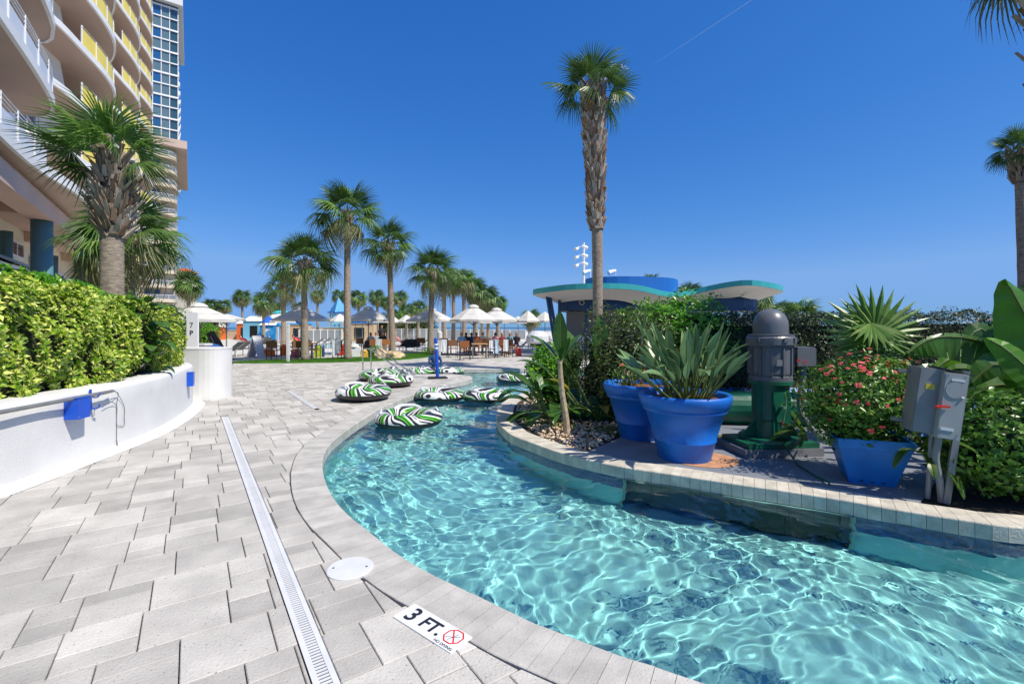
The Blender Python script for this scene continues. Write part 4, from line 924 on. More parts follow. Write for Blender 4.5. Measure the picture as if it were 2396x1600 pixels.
for k in range(5):
    b = MB(); L_ = 1.0; b.mi = 1; st_ = arcpts((0, 0, 0), (.10 + .06 * k, 0, 1), .52, 4, .15 + .1 * k); b.tube(st_, [.013, .010, .009, .008, .007], 4, False); b.mi = 0
    mid = arcpts(st_[-1], st_[-1] - st_[-2], .46, 8, .3 + .22 * k); blade(b, mid, [.007, .034, .052, .058, .056, .048, .034, .018, .001], .45, .06, k); b.mi = 1; b.tube([p - Vector((0, 0, .002)) for p in mid[:-1]], [.005] * 8, 3, False)
    lm.append(b.mesh('leaf', [M_strel, M_stalk]))
for i in range(115):
    o = link('leaf', lm[min(4, int(abs(rg.gauss(0, 2.0))))], t); a = rg.uniform(0, 6.3); r_ = .30 * rg.random() ** .6; tl = rg.uniform(.05, .85) * (r_ / .30) + .05 * rg.random(); s_ = rg.uniform(.55, 1.12)
    aa = a if rg.random() < .8 else rg.uniform(0, 6.3)
    o.matrix_local = Matrix.Translation((r_ * math.cos(a), r_ * math.sin(a), 0)) @ Matrix.Rotation(aa, 4, 'Z') @ Matrix.Rotation(tl, 4, 'Y') @ Matrix.Rotation(rg.uniform(-.9, .9), 4, 'Z') @ Matrix.Diagonal((s_, s_, s_, 1))
M_flr = leafmat('red flower', [(0, (.75, .06, .05)), (.5, (.85, .16, .14)), (1, (.9, .32, .28))], .5, .3)
def flowermesh(seed):
    b = MB(); r = random.Random(seed)
    for k in range(7):
        c = Vector((r.uniform(-.018, .018), r.uniform(-.018, .018), r.uniform(0, .014)))
        for q in range(2):
            a = r.uniform(0, 6.3); w = .013
            b.add([c + Vector((math.cos(a + j * PI / 2) * w, math.sin(a + j * PI / 2) * w, r.uniform(0, .006))) for j in range(4)], [(0, 1, 2, 3)])
    return b.mesh('flower', M_flr)
FLW = [flowermesh(s) for s in range(4)]
def flowerbush(t, c, r, nleaf, nfl, seed, lsize=.06, bump=.2):
    P, d = ellipsoid_pts(c, r, nleaf, seed, shell=.5, bump=bump); leafcloud('leaves', P, d, lsize, M_gl, t, seed + 1, .5)
    rg_ = random.Random(seed); P, d = ellipsoid_pts(c, tuple(v * 1.05 for v in r), nfl * 4, seed + 2, shell=.1, bump=bump); k = 0
    for p, q in zip(P, d):
        if k >= nfl: break
        if q[1] > .35 or q[2] < -.5: continue
        if q[2] < .25 and rg_.random() < .6: continue
        o = link('flower', FLW[k % 4], t); o.matrix_local = Matrix.Translation(p) @ Vector(q).to_track_quat('Z', 'Y').to_matrix().to_4x4() @ Matrix.Scale(rg_.uniform(.7, 1.3), 4); k += 1
    b = MB()
    for k in range(16):
        a = rg_.uniform(0, 6.3); q = rg_.uniform(.2, .8); b.tube([(c[0] + .12 * math.cos(a), c[1] + .12 * math.sin(a), c[2] - r[2] * 1.05), (c[0] + r[0] * .4 * math.cos(a), c[1] + r[1] * .4 * math.sin(a), c[2] - r[2] * .3), (c[0] + r[0] * q * math.cos(a), c[1] + r[1] * q * math.sin(a), c[2] + r[2] * .5)], [.012, .009, .005], 4, False)
    b.build('stems', M_banstem, t, kind='stuff')
t = thing('crown_of_thorns', 'green bush full of small red flowers growing in the square blue tub', 'flowering plant', (3.72, 4.95, .40)); flowerbush(t, (-.02, .02, .37), (.60, .42, .48), 6500, 110, 91)
t = thing('crown_of_thorns', 'taller red flowering bush behind the square blue tub', 'flowering plant', (5.0, 6.3, 0)); flowerbush(t, (0, 0, .75), (.45, .3, .42), 2600, 55, 92)
t = thing('crown_of_thorns', 'sparse red flowered plant growing in the rear blue pot', 'flowering plant', (1.72, 6.72, .70)); flowerbush(t, (-.05, 0, .17), (.26, .2, .2), 350, 14, 93)
# square tub
tub = thing('square_tub', 'square tapered cobalt blue tub near the electrical boxes', 'plant pot', (3.70, 4.86, -.006), math.radians(-24))
b = MB(); hb, ht, H = .19, .325, .47
def ring(h, z): return [(-h, -h, z), (h, -h, z), (h, h, z), (-h, h, z)]
vs = ring(hb, 0) + ring(ht - .035, H - .11) + ring(ht - .028, H - .105) + ring(ht - .012, H) + ring(ht + .006, H) + ring(ht - .02, H) + ring(ht - .04, H - .08)
b.add(vs, [(k * 4 + i, k * 4 + (i + 1) % 4, k * 4 + 4 + (i + 1) % 4, k * 4 + 4 + i) for k in range(6) for i in range(4)] + [(3, 2, 1, 0)]); b.build('tub_body', mat('sky blue plastic tub', (.006, .19, .58), .45, var=.12, scale=4, bump=.08, bscale=20, detail=8), tub)
b = MB(); b.add(ring(ht - .04, H - .07), [(0, 1, 2, 3)]); b.build('potting_soil', M_soil, tub)
b = MB()
for k in (-1, 0, 1): b.box((k * .09, -hb - .004, .035), (.035, .012, .02))
b.build('drain_slots', M_ink, tub, kind='stuff')
# cycads
M_cyc = mat('cycad leaflet', (.10, .20, .02), .35, var=.25, scale=4, trans=.3, rand=.3)
def cycadfrond(t, base, az, el, L_, bend, seed, wid=.075):
    b = MB(); mid = arcpts(base, (math.cos(az) * math.cos(el), math.sin(az) * math.cos(el), math.sin(el)), L_, 26, bend); b.tube(mid, .005, 4, False)
    for i in range(3, 26):
        p = mid[i]; d = (mid[i] - mid[i - 1]).normalized(); s_ = d.cross(Vector((0, 0, 1))).normalized(); w = wid * math.sin(PI * min(1, i / 27 + .06)) ** .5 * L_ * 1.6
        for sg in (-1, 1):
            for h in (0, .5):
                q = p + d * L_ / 26 * h; tp = q + s_ * sg * w + d * w * .55 + Vector((0, 0, w * .12)); b.add([q - d * .010, q + d * .010, tp], [(0, 1, 2)])
    return b.build('frond', M_cyc, t)
t = thing('cycad', 'cycad with arching feathery fronds beside the square blue tub', 'plant', (3.88, 4.46, .38))
for i, (az, el, L_, be) in enumerate(((-38, 48, .62, 1.9), (-55, 30, .62, 2.4), (-20, 62, .55, 1.5), (-75, 20, .55, 2.4), (-62, 58, .5, 1.9), (200, 40, .42, 2.2), (-110, 35, .42, 2.2))): cycadfrond(t, (0, 0, 0), math.radians(az), math.radians(el), L_, be, i)
t = thing('cycad', 'cycad fronds fanning out at the left of the red flowers', 'plant', (3.6, 5.7, .15))
for i, (az, el, L_, be) in enumerate(((170, 45, .6, 1.2), (190, 35, .55, 1.5), (150, 55, .6, 1.0), (210, 50, .55, 1.4), (130, 65, .5, .8), (230, 35, .5, 1.5))): cycadfrond(t, (0, 0, .1), math.radians(az), math.radians(el), L_, be, i)
t = thing('zamia', 'small white edged fern like plant at the foot of the young banana plant', 'plant', (1.35, 7.4, .0))
for i, (az, el, L_, be) in enumerate(((190, 60, .5, 1.6), (240, 55, .5, 1.6), (300, 50, .45, 1.6), (160, 60, .5, 1.4))): cycadfrond(t, (0, 0, .1), math.radians(az), math.radians(el), L_, be, i)
# ---------------------------------------------------------------- pump, pipes, cabinets
M_motor = mat('grey motor paint', (.12, .13, .145), .35, var=.08, scale=3)
M_green = mat('dark green enamel', (.008, .10, .055), .35, var=.25, scale=5, bump=.1, bscale=12)
t = thing('pump_motor', 'tall grey vertical pump motor on a green cast stand', 'pump', (3.30, 5.95, 0), .1)
b = MB(); b.box((0, .05, .045), (1.02, .66, .095)); b.build('concrete_plinth', mat('dark concrete', (.16, .17, .19), .8, var=.15, scale=4), t)
b = MB(); b.box((0, .03, .125), (.92, .60, .06)); b.lathe([(.36, .155), (.355, .19), (.24, .20)], 28, (0, .03, 0)); b.build('base_flange', M_green, t)
b = MB(); b.lathe([(.215, .18), (.215, .86), (.26, .862), (.26, .905), (.2, .91)], 32); b.build('stand', M_green, t, smooth=False)
b = MB(); b.box((0, -.212, .5), (.23, .03, .56)); b.build('access_cover', M_green, t)
b = MB()
for k in (-1, 1): b.add([(k * .215, -.02, .19), (k * .40, -.02, .19), (k * .215, -.02, .40), (k * .215, .02, .19), (k * .40, .02, .19), (k * .215, .02, .40)], [(0, 1, 2), (5, 4, 3), (1, 4, 5, 2), (0, 3, 4, 1)])
for k, o_ in enumerate(b.f[:4]): pass
b.build('gussets', M_green, t, kind='stuff')
b = MB(); b.lathe([(.25, .905), (.25, .96), (.235, .97), (.245, 1.0), (.245, 1.33), (.27, 1.335), (.285, 1.36), (.285, 1.44), (.265, 1.465), (.27, 1.475), (.27, 1.485), (.20, 1.49)], 40); b.build('motor_housing', M_motor, t)
b = MB(); b.lathe([(.205, 1.485), (.205, 1.60), (.195, 1.66), (.165, 1.73), (.11, 1.785), (.05, 1.805), (.001, 1.808)], 36, cap=False); b.build('cap_dome', M_motor, t, smooth=True)
b = MB()
for k in range(12):
    a = k * PI / 6; b.box((.252 * math.cos(a), .252 * math.sin(a), 1.15), (.022, .02, .34), a)
b.build('cooling_fins', M_motor, t, kind='stuff')
b = MB()
for k in range(5):
    a = -PI / 2 + (k - 2) * .55; b.box((.29 * math.cos(a), .29 * math.sin(a), 1.42), (.02, .05, .055), a)
b.build('lifting_lugs', M_motor, t, kind='stuff')
b = MB(); b.box((-.06, -.257, 1.14), (.075, .008, .075)); b.build('name_plate', mat('plate grey', (.16, .17, .19), .3), t)
b = MB(); b.box((.40, -.03, 1.20), (.25, .20, .225)); b.box((.40, -.03, 1.318), (.23, .18, .015)); b.tube([(.24, -.03, 1.2), (.32, -.03, 1.2)], .05, 10); b.build('junction_box', M_motor, t)
b = MB(); b.tube(catmull([(.42, -.03, 1.09), (.42, -.04, .92), (.36, -.06, .72), (.35, -.08, .52), (.42, -.11, .36), (.56, -.14, .22), (.75, -.18, .12), (1.0, -.2, .09), (1.35, -.22, .12), (1.6, -.3, .2), (1.78, -.5, .42), (1.80, -.75, .5)], .06).tolist(), .036, 10); b.build('conduit_hose', mat('grey conduit', (.22, .23, .24), .4), t)
b = MB(); b.tube([(-.02, -.30, .78), (.0, -.29, .60), (-.03, -.26, .35)], .010, 6); b.tube([(-.02, -.235, .60), (-.02, -.30, .60)], .022, 8); b.build('brass_valve', mat('corroded valve', (.12, .25, .17), .6, var=.3, scale=20), t)
b = MB(); b.tube([(-.05, -.30, .18), (-.13, -.66, .02), (-.20, -1.02, .012), (-.235, -1.24, .02), (-.245, -1.29, -.05)], .011, 6); b.build('drip_pipe', M_green, t)
b = MB(); b.tube([(.38, -.15, -.0), (.38, -.15, .22)], .016, 6); b.build('bracket', M_dark, t)
t = thing('green_pipe', 'fat dark green pipe lying along the bed behind the blue pots', 'pipe', (1.0, 8.0, .24))
b = MB(); pp_ = [(.0, .1, 0), (1.2, -.1, 0), (2.4, -.25, 0), (4.4, -.5, 0), (6.5, -1.0, 0)]; b.tube(pp_, .28, 20); b.build('pipe_run', M_green, t, smooth=False)
b = MB()
for q, u in ((0.45, 0), (1.9, 0), (3.4, 0)): pz = Vector((q * 1.0, .1 - q * .16, 0)); b.tube([pz, pz + Vector((.05, -.008, 0))], .30, 20)
b.build('pipe_flange', M_green, t, kind='stuff')
M_bluem = mat('blue vinyl', (.015, .12, .45), .5, var=.1, scale=2)
t = thing('blue_slide_deck', 'bright blue sloping surface glimpsed through the plants behind the pipe', 'slide deck', (5.2, 9.2, 0))
b = MB(); b.add([(-3.2, -1.2, .02), (2.8, -1.2, .02), (2.8, -.75, .52), (-3.2, -.75, .52), (-3.2, -.7, .02), (2.8, -.7, .02)], [(0, 1, 2, 3), (3, 2, 5, 4), (0, 3, 4), (1, 5, 2)]); b.build('deck_skin', M_bluem, t)
t = thing('blue_slide_deck', 'bright blue panel seen under the giant leaves at the right', 'slide deck', (6.4, 6.3, 0))
b = MB(); b.add([(-.6, .35, .02), (2.6, .35, .02), (2.6, .6, .5), (-.6, .6, .5), (-.6, .65, .02), (2.6, .65, .02)], [(0, 1, 2, 3), (3, 2, 5, 4), (0, 3, 4), (1, 5, 2)]); b.build('deck_skin', M_bluem, t)
t = thing('blue_valve', 'small blue valve handle left of the electrical boxes', 'valve', (4.12, 5.0, .75)); b = MB(); b.box((0, 0, 0), (.11, .05, .10), .3); b.tube([(.05, 0, 0), (.12, .02, -.02)], .02, 8); b.build('valve_body', M_blue, t); b = MB(); b.tube([(0, .01, -.05), (0, .02, -.76)], .015, 6); b.build('riser', M_galv, t)
# electrical cabinets leaning on a steel post
lean = Matrix.Rotation(math.radians(6.5), 3, 'Y')
t = thing('electrical_cabinets', 'two grey electrical disconnect boxes with a red handle on steel posts', 'electrical box', (3.93, 4.17, -.01), math.radians(-16)); t.rotation_euler = (0, math.radians(7), math.radians(-16)); t.scale = (.95, .95, .97)
b = MB(); b.box((-.03, .02, .62), (.055, .03, 1.24)); b.box((-.03, .045, .62), (.02, .03, 1.24)); b.build('post', M_galv, t)
b = MB(); b.box((-.25, .10, 1.17), (.55, .03, .035)); b.box((-.25, .10, .70), (.55, .03, .035)); b.build('cross_rail', M_galv, t, kind='stuff')
b = MB(); b.box((-.335, .03, .93), (.19, .20, .60)); b.build('rear_cabinet', M_galv, t)
b = MB(); b.box((-.335, -.074, .93), (.175, .008, .585)); b.build('rear_cabinet_door', M_galv, t)
b = MB(); b.box((-.17, -.03, .91), (.185, .19, .60)); b.build('front_cabinet', mat('light grey enamel', (.33, .34, .33), .5, var=.06, scale=4), t)
b = MB(); b.box((-.17, -.129, .91), (.168, .008, .585)); b.tube([(-.17, -.134, 1.06), (-.17, -.139, 1.06)], .075, 16); b.build('front_cabinet_door', MATS['light grey enamel'], t)
b = MB(); b.box((-.19, -.137, .70), (.10, .006, .022)); b.box((-.16, -.137, 1.15), (.10, .006, .020)); b.tube([(-.12, -.139, 1.0), (-.10, -.139, 1.0)], .008, 6); b.build('latch_details', M_whitepl, t, kind='stuff')
b = MB(); b.beam((-.27, -.15, .90), (-.20, -.15, .905), .02, .016); b.beam((-.30, -.15, .885), (-.27, -.15, .90), .036, .02); b.build('red_handle', mat('red handle', (.70, .03, .02), .35), t)
b = MB(); b.box((-.16, .0, 1.225), (.26, .20, .012), 0, Matrix.Rotation(.15, 3, 'Y')); b.build('rain_plate', M_dark, t)
b = MB(); b.box((-.335, -.0795, 1.06), (.07, .002, .05)); b.build('warning_label', mat('yellow label', (.62, .45, .04), .6), t)
b = MB()
for zz in (.66, 1.19):
    for sx in (-.235, -.105): b.tube([(sx, -.134, zz), (sx, -.140, zz)], .006, 6)
b.build('door_bolts', M_steel, t, kind='stuff')
b = MB(); b.tube(catmull([(-.17, 0, .62), (-.16, .02, .4), (-.10, .03, .2), (-.05, .05, .0)], .06).tolist(), .03, 8); b.tube([(-.20, .06, .63), (-.14, .09, .0)], .022, 8); b.build('conduits', MATS['grey conduit'], t, kind='stuff')
t = thing('path_light', 'small black stake light on the island edge near the pebbles', 'light', (.98, 6.05, -.02)); b = MB(); b.tube([(0, 0, 0), (0, 0, .19)], .02, 8); b.build('stake', M_dark, t); b = MB(); b.tube([(0, 0, .19), (0, 0, .20)], .022, 8); b.tube([(0, 0, .02), (.09, -.03, .0)], .008, 5); b.build('lamp_head', M_dark, t)
# ================================================================ HOTEL (built along its own axis: w = out from the facade line, s = along it)
M_taupe = mat('taupe render', (.56, .43, .35), .8, var=.05, scale=.6)
M_pink = mat('pink beige render', (.66, .46, .37), .8, var=.05, scale=.5)
M_cream = mat('cream render', (.78, .72, .58), .8, var=.05, scale=.5)
M_beige = mat('beige render', (.62, .53, .41), .8, var=.05, scale=.3)
M_yel = mat('yellow balcony panel', (.90, .72, .13), .5, var=.05, scale=1)
M_purple = mat('purple render', (.10, .02, .28), .7, var=.1, scale=1)
M_teal = mat('teal column paint', (.10, .23, .27), .6, var=.06, scale=.8)
M_hwhite = mat('hotel white', (.84, .84, .83), .75, var=.04, scale=.4, bump=.04, bscale=8)
def glassmat(name, c, rough=.06, spec=.9):
    m = mat(name, c, rough); m.node_tree.nodes['Principled BSDF'].inputs['Specular IOR Level'].default_value = spec; m.node_tree.nodes['Principled BSDF'].inputs['IOR'].default_value = 1.7; return m
M_gblue = glassmat('blue window glass', (.02, .10, .25)); M_gdark = glassmat('dark window glass', (.025, .03, .035)); M_gteal = glassmat('teal curtain wall glass', (.035, .085, .10)); M_gcurt = glassmat('glass with pale curtain', (.12, .19, .20))
def wthing(name, lab, cat, w, s, z=0, group=None): return thing(name, lab, cat, WS(w, s, z), 0, group)
def wp(b, name, m, t, smooth=False, kind=None, label=None):
    o = b.build(name, m, t, smooth, kind, label); L0 = t.location
    if t.type == 'EMPTY' and t.parent is None: o.location = -L0
    return o
def wbox(b, w0, w1, s0, s1, z0, z1):
    vs = [WS(w, s, z) for w in (w0, w1) for s in (s0, s1) for z in (z0, z1)]
    b.add(vs, [(0, 1, 3, 2), (4, 6, 7, 5), (0, 4, 5, 1), (2, 3, 7, 6), (0, 2, 6, 4), (1, 5, 7, 3)])
H = wthing('hotel', 'curvy beachfront hotel with white slab edges and yellow balcony fronts on the left', 'hotel', -7, 30, -.03)
WALLW = -6.4
# main walls
b = MB(); wbox(b, -14, WALLW, 2, 40, 7.3, 50); wp(b, 'wall', M_hwhite, H)
b = MB(); wbox(b, -14, -7.6, 40.02, 79, 4.6, 50); wp(b, 'wall', M_taupe, H, label='taupe wall behind the yellow balconies')
def slabpoly(front, wback):
    P = catmull(front, .6)
    return [WS(w, s)[:2] for s, w in P] + [WS(wback, P[-1][0])[:2], WS(wback, P[0][0])[:2]], P
def slab(front, wback, ztop, par, th=.26, thick_edge=.30):
    poly, P = slabpoly(front, wback)
    b = MB(); n = len(poly); b.mi = 0
    tr = tessellate_polygon([[Vector((x, y, 0)) for x, y in poly]])
    o = len(b.v)
    for z in (ztop - th, ztop): b.v += [(x, y, z) for x, y in poly]
    for t_ in tr:
        b.mi = 1; b.f.append(tuple(o + i for i in t_)); b.m.append(1); b.f.append(tuple(o + n + i for i in t_)); b.m.append(1)
    s_ = wp(b, 'balcony_slab', [M_hwhite, M_taupe], par)
    b = MB(); k = len(P); o = 0        # white edge band, slightly proud
    e = [(WS(w + .02, s)[0], WS(w + .02, s)[1]) for s, w in P]; e2 = [(WS(w - .10, s)[0], WS(w - .10, s)[1]) for s, w in P]
    for (x, y), (x2, y2) in zip(e, e2): b.v += [(x, y, ztop - thick_edge), (x, y, ztop + .03), (x2, y2, ztop + .03), (x2, y2, ztop - thick_edge)]
    for i in range(k - 1):
        for j in range(4): b.f.append((4 * i + j, 4 * i + 4 + j, 4 * i + 4 + (j + 1) % 4, 4 * i + (j + 1) % 4)); b.m.append(0)
    wp(b, 'slab_edge', M_hwhite, par, smooth=False)
    return P
def railing(P, s0, s1, ztop, par, m, solid, ph, h=1.07, posts=1.55, bars=(1.07, .93, .79)):
    Q = [(w - .06, s) for s, w in P if s0 <= s <= s1]
    if len(Q) < 2: return
    pts = np.array([WS(w, s)[:2] for w, s in Q]); R_ = resample(pts, .5)
    b = MB()
    for i in range(len(R_) - 1):
        (x0, y0), (x1, y1) = R_[i], R_[i + 1]; b.add([(x0, y0, ztop + .06), (x1, y1, ztop + .06), (x1, y1, ztop + ph), (x0, y0, ztop + ph)], [(0, 1, 2, 3)])
    wp(b, 'balcony_panel', m, par)
    b = MB()
    for h_ in bars:
        if h_ > ph + .02: b.tube([(x, y, ztop + h_) for x, y in R_], .022, 4, True)
    for i in range(0, len(R_), max(1, int(posts / .5))): x, y = R_[i]; b.beam((x, y, ztop), (x, y, ztop + h), .05, .05)
    wp(b, 'railing', M_whitemetal, par)
near_front = [(3, -4.45), (10, -4.3), (17, -4.35), (22, -4.25), (25, -4.35), (26.3, -4.8), (26.6, -5.6), (26.5, -6.5)]
def col_front(a): return [(a, -6.45), (a + .3, -5.75), (a + 1.5, -5.2), (a + 3.5, -4.66), (a + 6, -4.06), (a + 8.3, -3.86), (a + 10.5, -4.2), (a + 12.4, -5.0), (a + 13.3, -5.8), (a + 13.6, -6.6)]
low_front = [(3, -4.6), (14, -4.5), (20, -4.5), (23, -4.35), (25.4, -3.95), (28, -3.75), (32, -3.95), (36, -3.95), (40, -4.2), (44, -4.9), (47, -5.3), (50, -4.9), (53, -4.2), (56, -3.9), (59, -4.3), (62, -5.2), (65, -5.3), (68, -4.7), (73, -3.9), (77, -4.4), (79, -5.4)]
PER = 17.7; A0 = 29.6
z = 7.4; P = slab(low_front, -9, z, H, .32, .34); railing(P, 3, 24, z, H, M_whitemetal, 1, .66)
for k in range(1, 3): railing(P, A0 + PER * k + 3.4, A0 + PER * k + 12.4, z, H, M_yel, 1, .97)
for lv in range(1, 14):
    z = 7.4 + 3 * lv
    if lv <= 6: P = slab(near_front, -7.5, z, H); railing(P, 3, 26.3, z, H, M_whitemetal, 1, .66)
    for k in range(3):
        a = A0 + PER * k; P = slab(col_front(a), -8, z, H); railing(P, a + 3.4, a + 12.8, z, H, M_yel, 1, .97)
    # windows on the white wall
for lv in range(0, 8):
    z = 7.4 + 3 * lv
    for s0, s1, m, nv in ((15.5, 19.0, M_gblue, 2), (20.5, 24.2, M_gblue, 2), (29.6, 32.6, M_gblue, 2), (36.2, 38.7, M_gdark, 2)):
        b = MB(); wbox(b, WALLW - .02, WALLW + .02, s0, s1, z + .45, z + 2.45); g_ = wp(b, 'window', m, H)
        b = MB()
        for i in range(nv + 1): sx = s0 + (s1 - s0) * i / nv; wbox(b, WALLW + .03, WALLW + .07, sx - .03, sx + .03, z + .45, z + 2.45)
        for zz in (.45, 1.1, 1.78, 2.45): wbox(b, WALLW + .028, WALLW + .066, s0, s1, z + zz - .03, z + zz + .03)
        o = b.build('window_frame', M_whitemetal, g_)
    b = MB()       # angled white fin between near block and the recess
    b.add([WS(-6.38, 33.3, z), WS(-6.38, 34.6, z), WS(-5.55, 35.6, z), WS(-6.38, 33.3, z + 2.74), WS(-6.38, 34.6, z + 2.74), WS(-5.9, 35.2, z + 2.74)], [(0, 1, 4, 3), (1, 2, 5, 4), (0, 2, 5, 3)]); wp(b, 'wall_fin', M_hwhite, H)
for k in range(3):
    for lv in range(-1 if k else 0, 14):
        z = 7.4 + 3 * lv; s0 = 40.1 + PER * k
        b = MB(); wbox(b, -7.6, -5.0 if lv > 0 else -5.3, s0, s0 + .25, z, z + 2.73); wp(b, 'dividing_wall', M_taupe, H)
        b = MB(); wbox(b, -6.6, -5.02 if lv > 0 else -5.32, s0 - .03, s0 - .005, z + .03, z + 1.75 if lv > 0 else z + 2.7); wp(b, 'purple_panel', M_purple, H)
        if k:
            b = MB(); wbox(b, -7.58, -7.5, s0 - 8, s0 - 4.5, z + .1, z + 2.3); wp(b, 'balcony_door', M_gdark, H)
# lower level beams, columns, back wall
for k in range(1, 3):
    P = slab(col_front(A0 + PER * k), -8, 4.4, H); railing(P, A0 + PER * k + 3.4, A0 + PER * k + 12.8, 4.4, H, M_yel, 1, .97)
b = MB(); wbox(b, -12.5, -5.0, 3, 60, 6.75, 7.06); wp(b, 'soffit', M_pink, H)
b = MB(); wbox(b, -5.55, -4.75, 3, 60, 6.05, 6.74); wp(b, 'beam', M_pink, H)
for s_ in (18.5, 27.4, 36.2, 45.0, 53.8):
    b = MB(); wbox(b, -7.39, -5.56, s_ - .5, s_ + .5, 6.2, 6.74); wp(b, 'beam', M_pink, H)
    b = MB(); x, y, _ = WS(-5.15, s_); b.lathe([(.35, -.03), (.35, 6.05)], 28, (x, y, 0)); wp(b, 'column', M_teal, H, smooth=True)
for s_ in (31, 40, 49):
    b = MB(); x, y, _ = WS(-7.0, s_); b.lathe([(.16, -.03), (.22, 6.0)], 14, (x, y, 0)); wp(b, 'column', M_teal, H, smooth=True)
b = MB(); wbox(b, -12.6, -7.4, 3, 52, -.03, 6.74); wp(b, 'back_wall', M_cream, H)
b = MB(); wbox(b, -12.5, -7.4, 52, 79, -.03, 4.6); wp(b, 'back_wall', M_pink, H)
for s0, s1, z0, z1, m in ((20, 25, 4.9, 5.7, M_gdark), (32, 35.3, 5.2, 5.95, M_gdark), (36.6, 39.4, 4.0, 5.5, M_gblue), (42, 45, 3.4, 5.2, M_gblue), (47, 50, 3.4, 5.2, M_gdark)):
    b = MB(); wbox(b, -7.42, -7.36, s0, s1, z0, z1); g_ = wp(b, 'window', m, H); b = MB()
    for i in range(4): sx = s0 + (s1 - s0) * i / 3; wbox(b, -7.37, -7.32, sx - .05, sx + .05, z0, z1)
    for zz in (z0, z1): wbox(b, -7.365, -7.315, s0, s1, zz - .06, zz + .06)
    b.build('window_frame', M_whitemetal, g_)
t = wthing('glazed_canopy', 'grey framed glass bay with a sloping roof above the left hedge', 'canopy', -6.6, 30)
b = MB(); b.add([WS(-6.1, 25, 4.42), WS(-6.1, 33.5, 4.42), WS(-7.38, 33.5, 4.85), WS(-7.38, 25, 4.85), WS(-6.1, 25, 4.3), WS(-6.1, 33.5, 4.3), WS(-7.38, 33.5, 4.73), WS(-7.38, 25, 4.73)], [(0, 1, 2, 3), (7, 6, 5, 4), (0, 4, 5, 1), (1, 5, 6, 2), (2, 6, 7, 3), (3, 7, 4, 0)]); wp(b, 'roof_panel', M_galv, t)
b = MB(); wbox(b, -7.37, -6.35, 25.2, 33.3, -.03, 4.28); wp(b, 'glazing', M_gdark, t); b = MB()
for i in range(8): sx = 25.2 + 8.1 * i / 7; wbox(b, -6.34, -6.28, sx - .05, sx + .05, 0, 4.25)
for zz in (2.6, 3.6, 4.2): wbox(b, -6.345, -6.285, 25.2, 33.3, zz - .05, zz + .05)
wp(b, 'frame', M_whitemetal, t)
# ---------------------------------------------------------------- tower behind
T = wthing('apartment_tower', 'beige apartment tower with a gridded glass front behind the hotel', 'apartment tower', -8, 118)
b = MB(); wbox(b, -24, -2.95, 113, 158, -.03, 37); wp(b, 'lower_block', M_beige, T)
b = MB(); wbox(b, -24, -2.75, 115, 161, 38.2, 65.2); wp(b, 'upper_block', mat('pale grey render', (.55, .55, .54), .8, var=.05, scale=.3), T)
b = MB(); wbox(b, -24, -2.0, 114.4, 114.97, 38.2, 65.2); o = wp(b, 'glass_wall', M_gteal, T)
cols = [-2.05 - 1.34 * i for i in range(8)]
rows = [38.4 + 2.19 * j for j in range(13)]
for j in range(12):
    for i in range(6):
        if (i * 7 + j * 3) % 3 == 0: continue
        b = MB(); wbox(b, cols[i + 1] + .07, cols[i] - .07, 114.34, 114.39, rows[j] + .1, rows[j + 1] - .1); b.build('pane', M_gcurt if (i * 5 + j * 2) % 4 else M_gblue, o)
b = MB()
for c in cols: wbox(b, c - .06, c + .06, 114.2, 114.33, 38.2, 64.9)
for j, z_ in enumerate(rows): wbox(b, cols[-1], cols[0] + .1, 114.12, 114.31, z_ - (.22 if j % 2 == 0 else .12), z_ + .1)
wp(b, 'mullion_grid', M_hwhite, T)
b = MB(); wbox(b, -24, -1.25, 113.2, 139, 65.21, 66.6); wp(b, 'roof_slab', mat('roof white', (.70, .70, .68), .8), T)
b = MB(); wbox(b, -24, -.55, 112.0, 146, 36.6, 38.15); wp(b, 'canopy_slab', M_taupe, T)
for j in range(12):
    for k in range(8):
        z_ = rows[j]; s_ = 118 + k * 5.4; b = MB(); wbox(b, -2.74, -2.2, s_, s_ + 1.7, z_, z_ + .18); wbox(b, -2.28, -2.2, s_, s_ + 1.7, z_ + .18, z_ + .95); wp(b, 'side_balcony', M_hwhite, T)
M_grail = mat('smoked railing glass', (.20, .22, .23), .15, trans=0)
for j in range(13):
    z_ = 1.0 + 2.78 * j
    fr = [(113.3, -14), (111.9, -13.6), (111.4, -11), (111.4, -8), (111.5, -4.6), (111.9, -3.0), (112.8, -2.35), (115, -2.2), (118, -2.3)]
    P_ = [(s, w) for w, s in []]; pts_ = catmull([(w, s) for s, w in fr], .5)
    poly = [WS(w, s)[:2] for w, s in pts_] + [WS(-14, 118)[:2]]
    b = MB(); b.prism(poly, z_ - .22, z_ + .42); wp(b, 'balcony_slab', M_beige, T)
    b = MB(); o_ = len(b.v); q = [WS(w - .05, s + .05)[:2] for w, s in pts_]
    for (x0, y0), (x1, y1) in zip(q[:-1], q[1:]): b.add([(x0, y0, z_ + .42), (x1, y1, z_ + .42), (x1, y1, z_ + 1.15), (x0, y0, z_ + 1.15)], [(0, 1, 2, 3)])
    wp(b, 'railing_glass', M_grail, T)
    b = MB(); b.tube([(x, y, z_ + 1.18) for x, y in q], .04, 4); 
    for x, y in q[::3]: b.beam((x, y, z_ + .4), (x, y, z_ + 1.18), .05, .05)
    wp(b, 'railing', M_whitemetal, T)
    for w0, w1, m in ((-7.2, -4.9, M_gblue), (-10.5, -8.2, M_gdark)):
        b = MB(); wbox(b, w0, w1, 112.9, 112.98, z_ + .3, z_ + 2.3); wp(b, 'window', m, T)
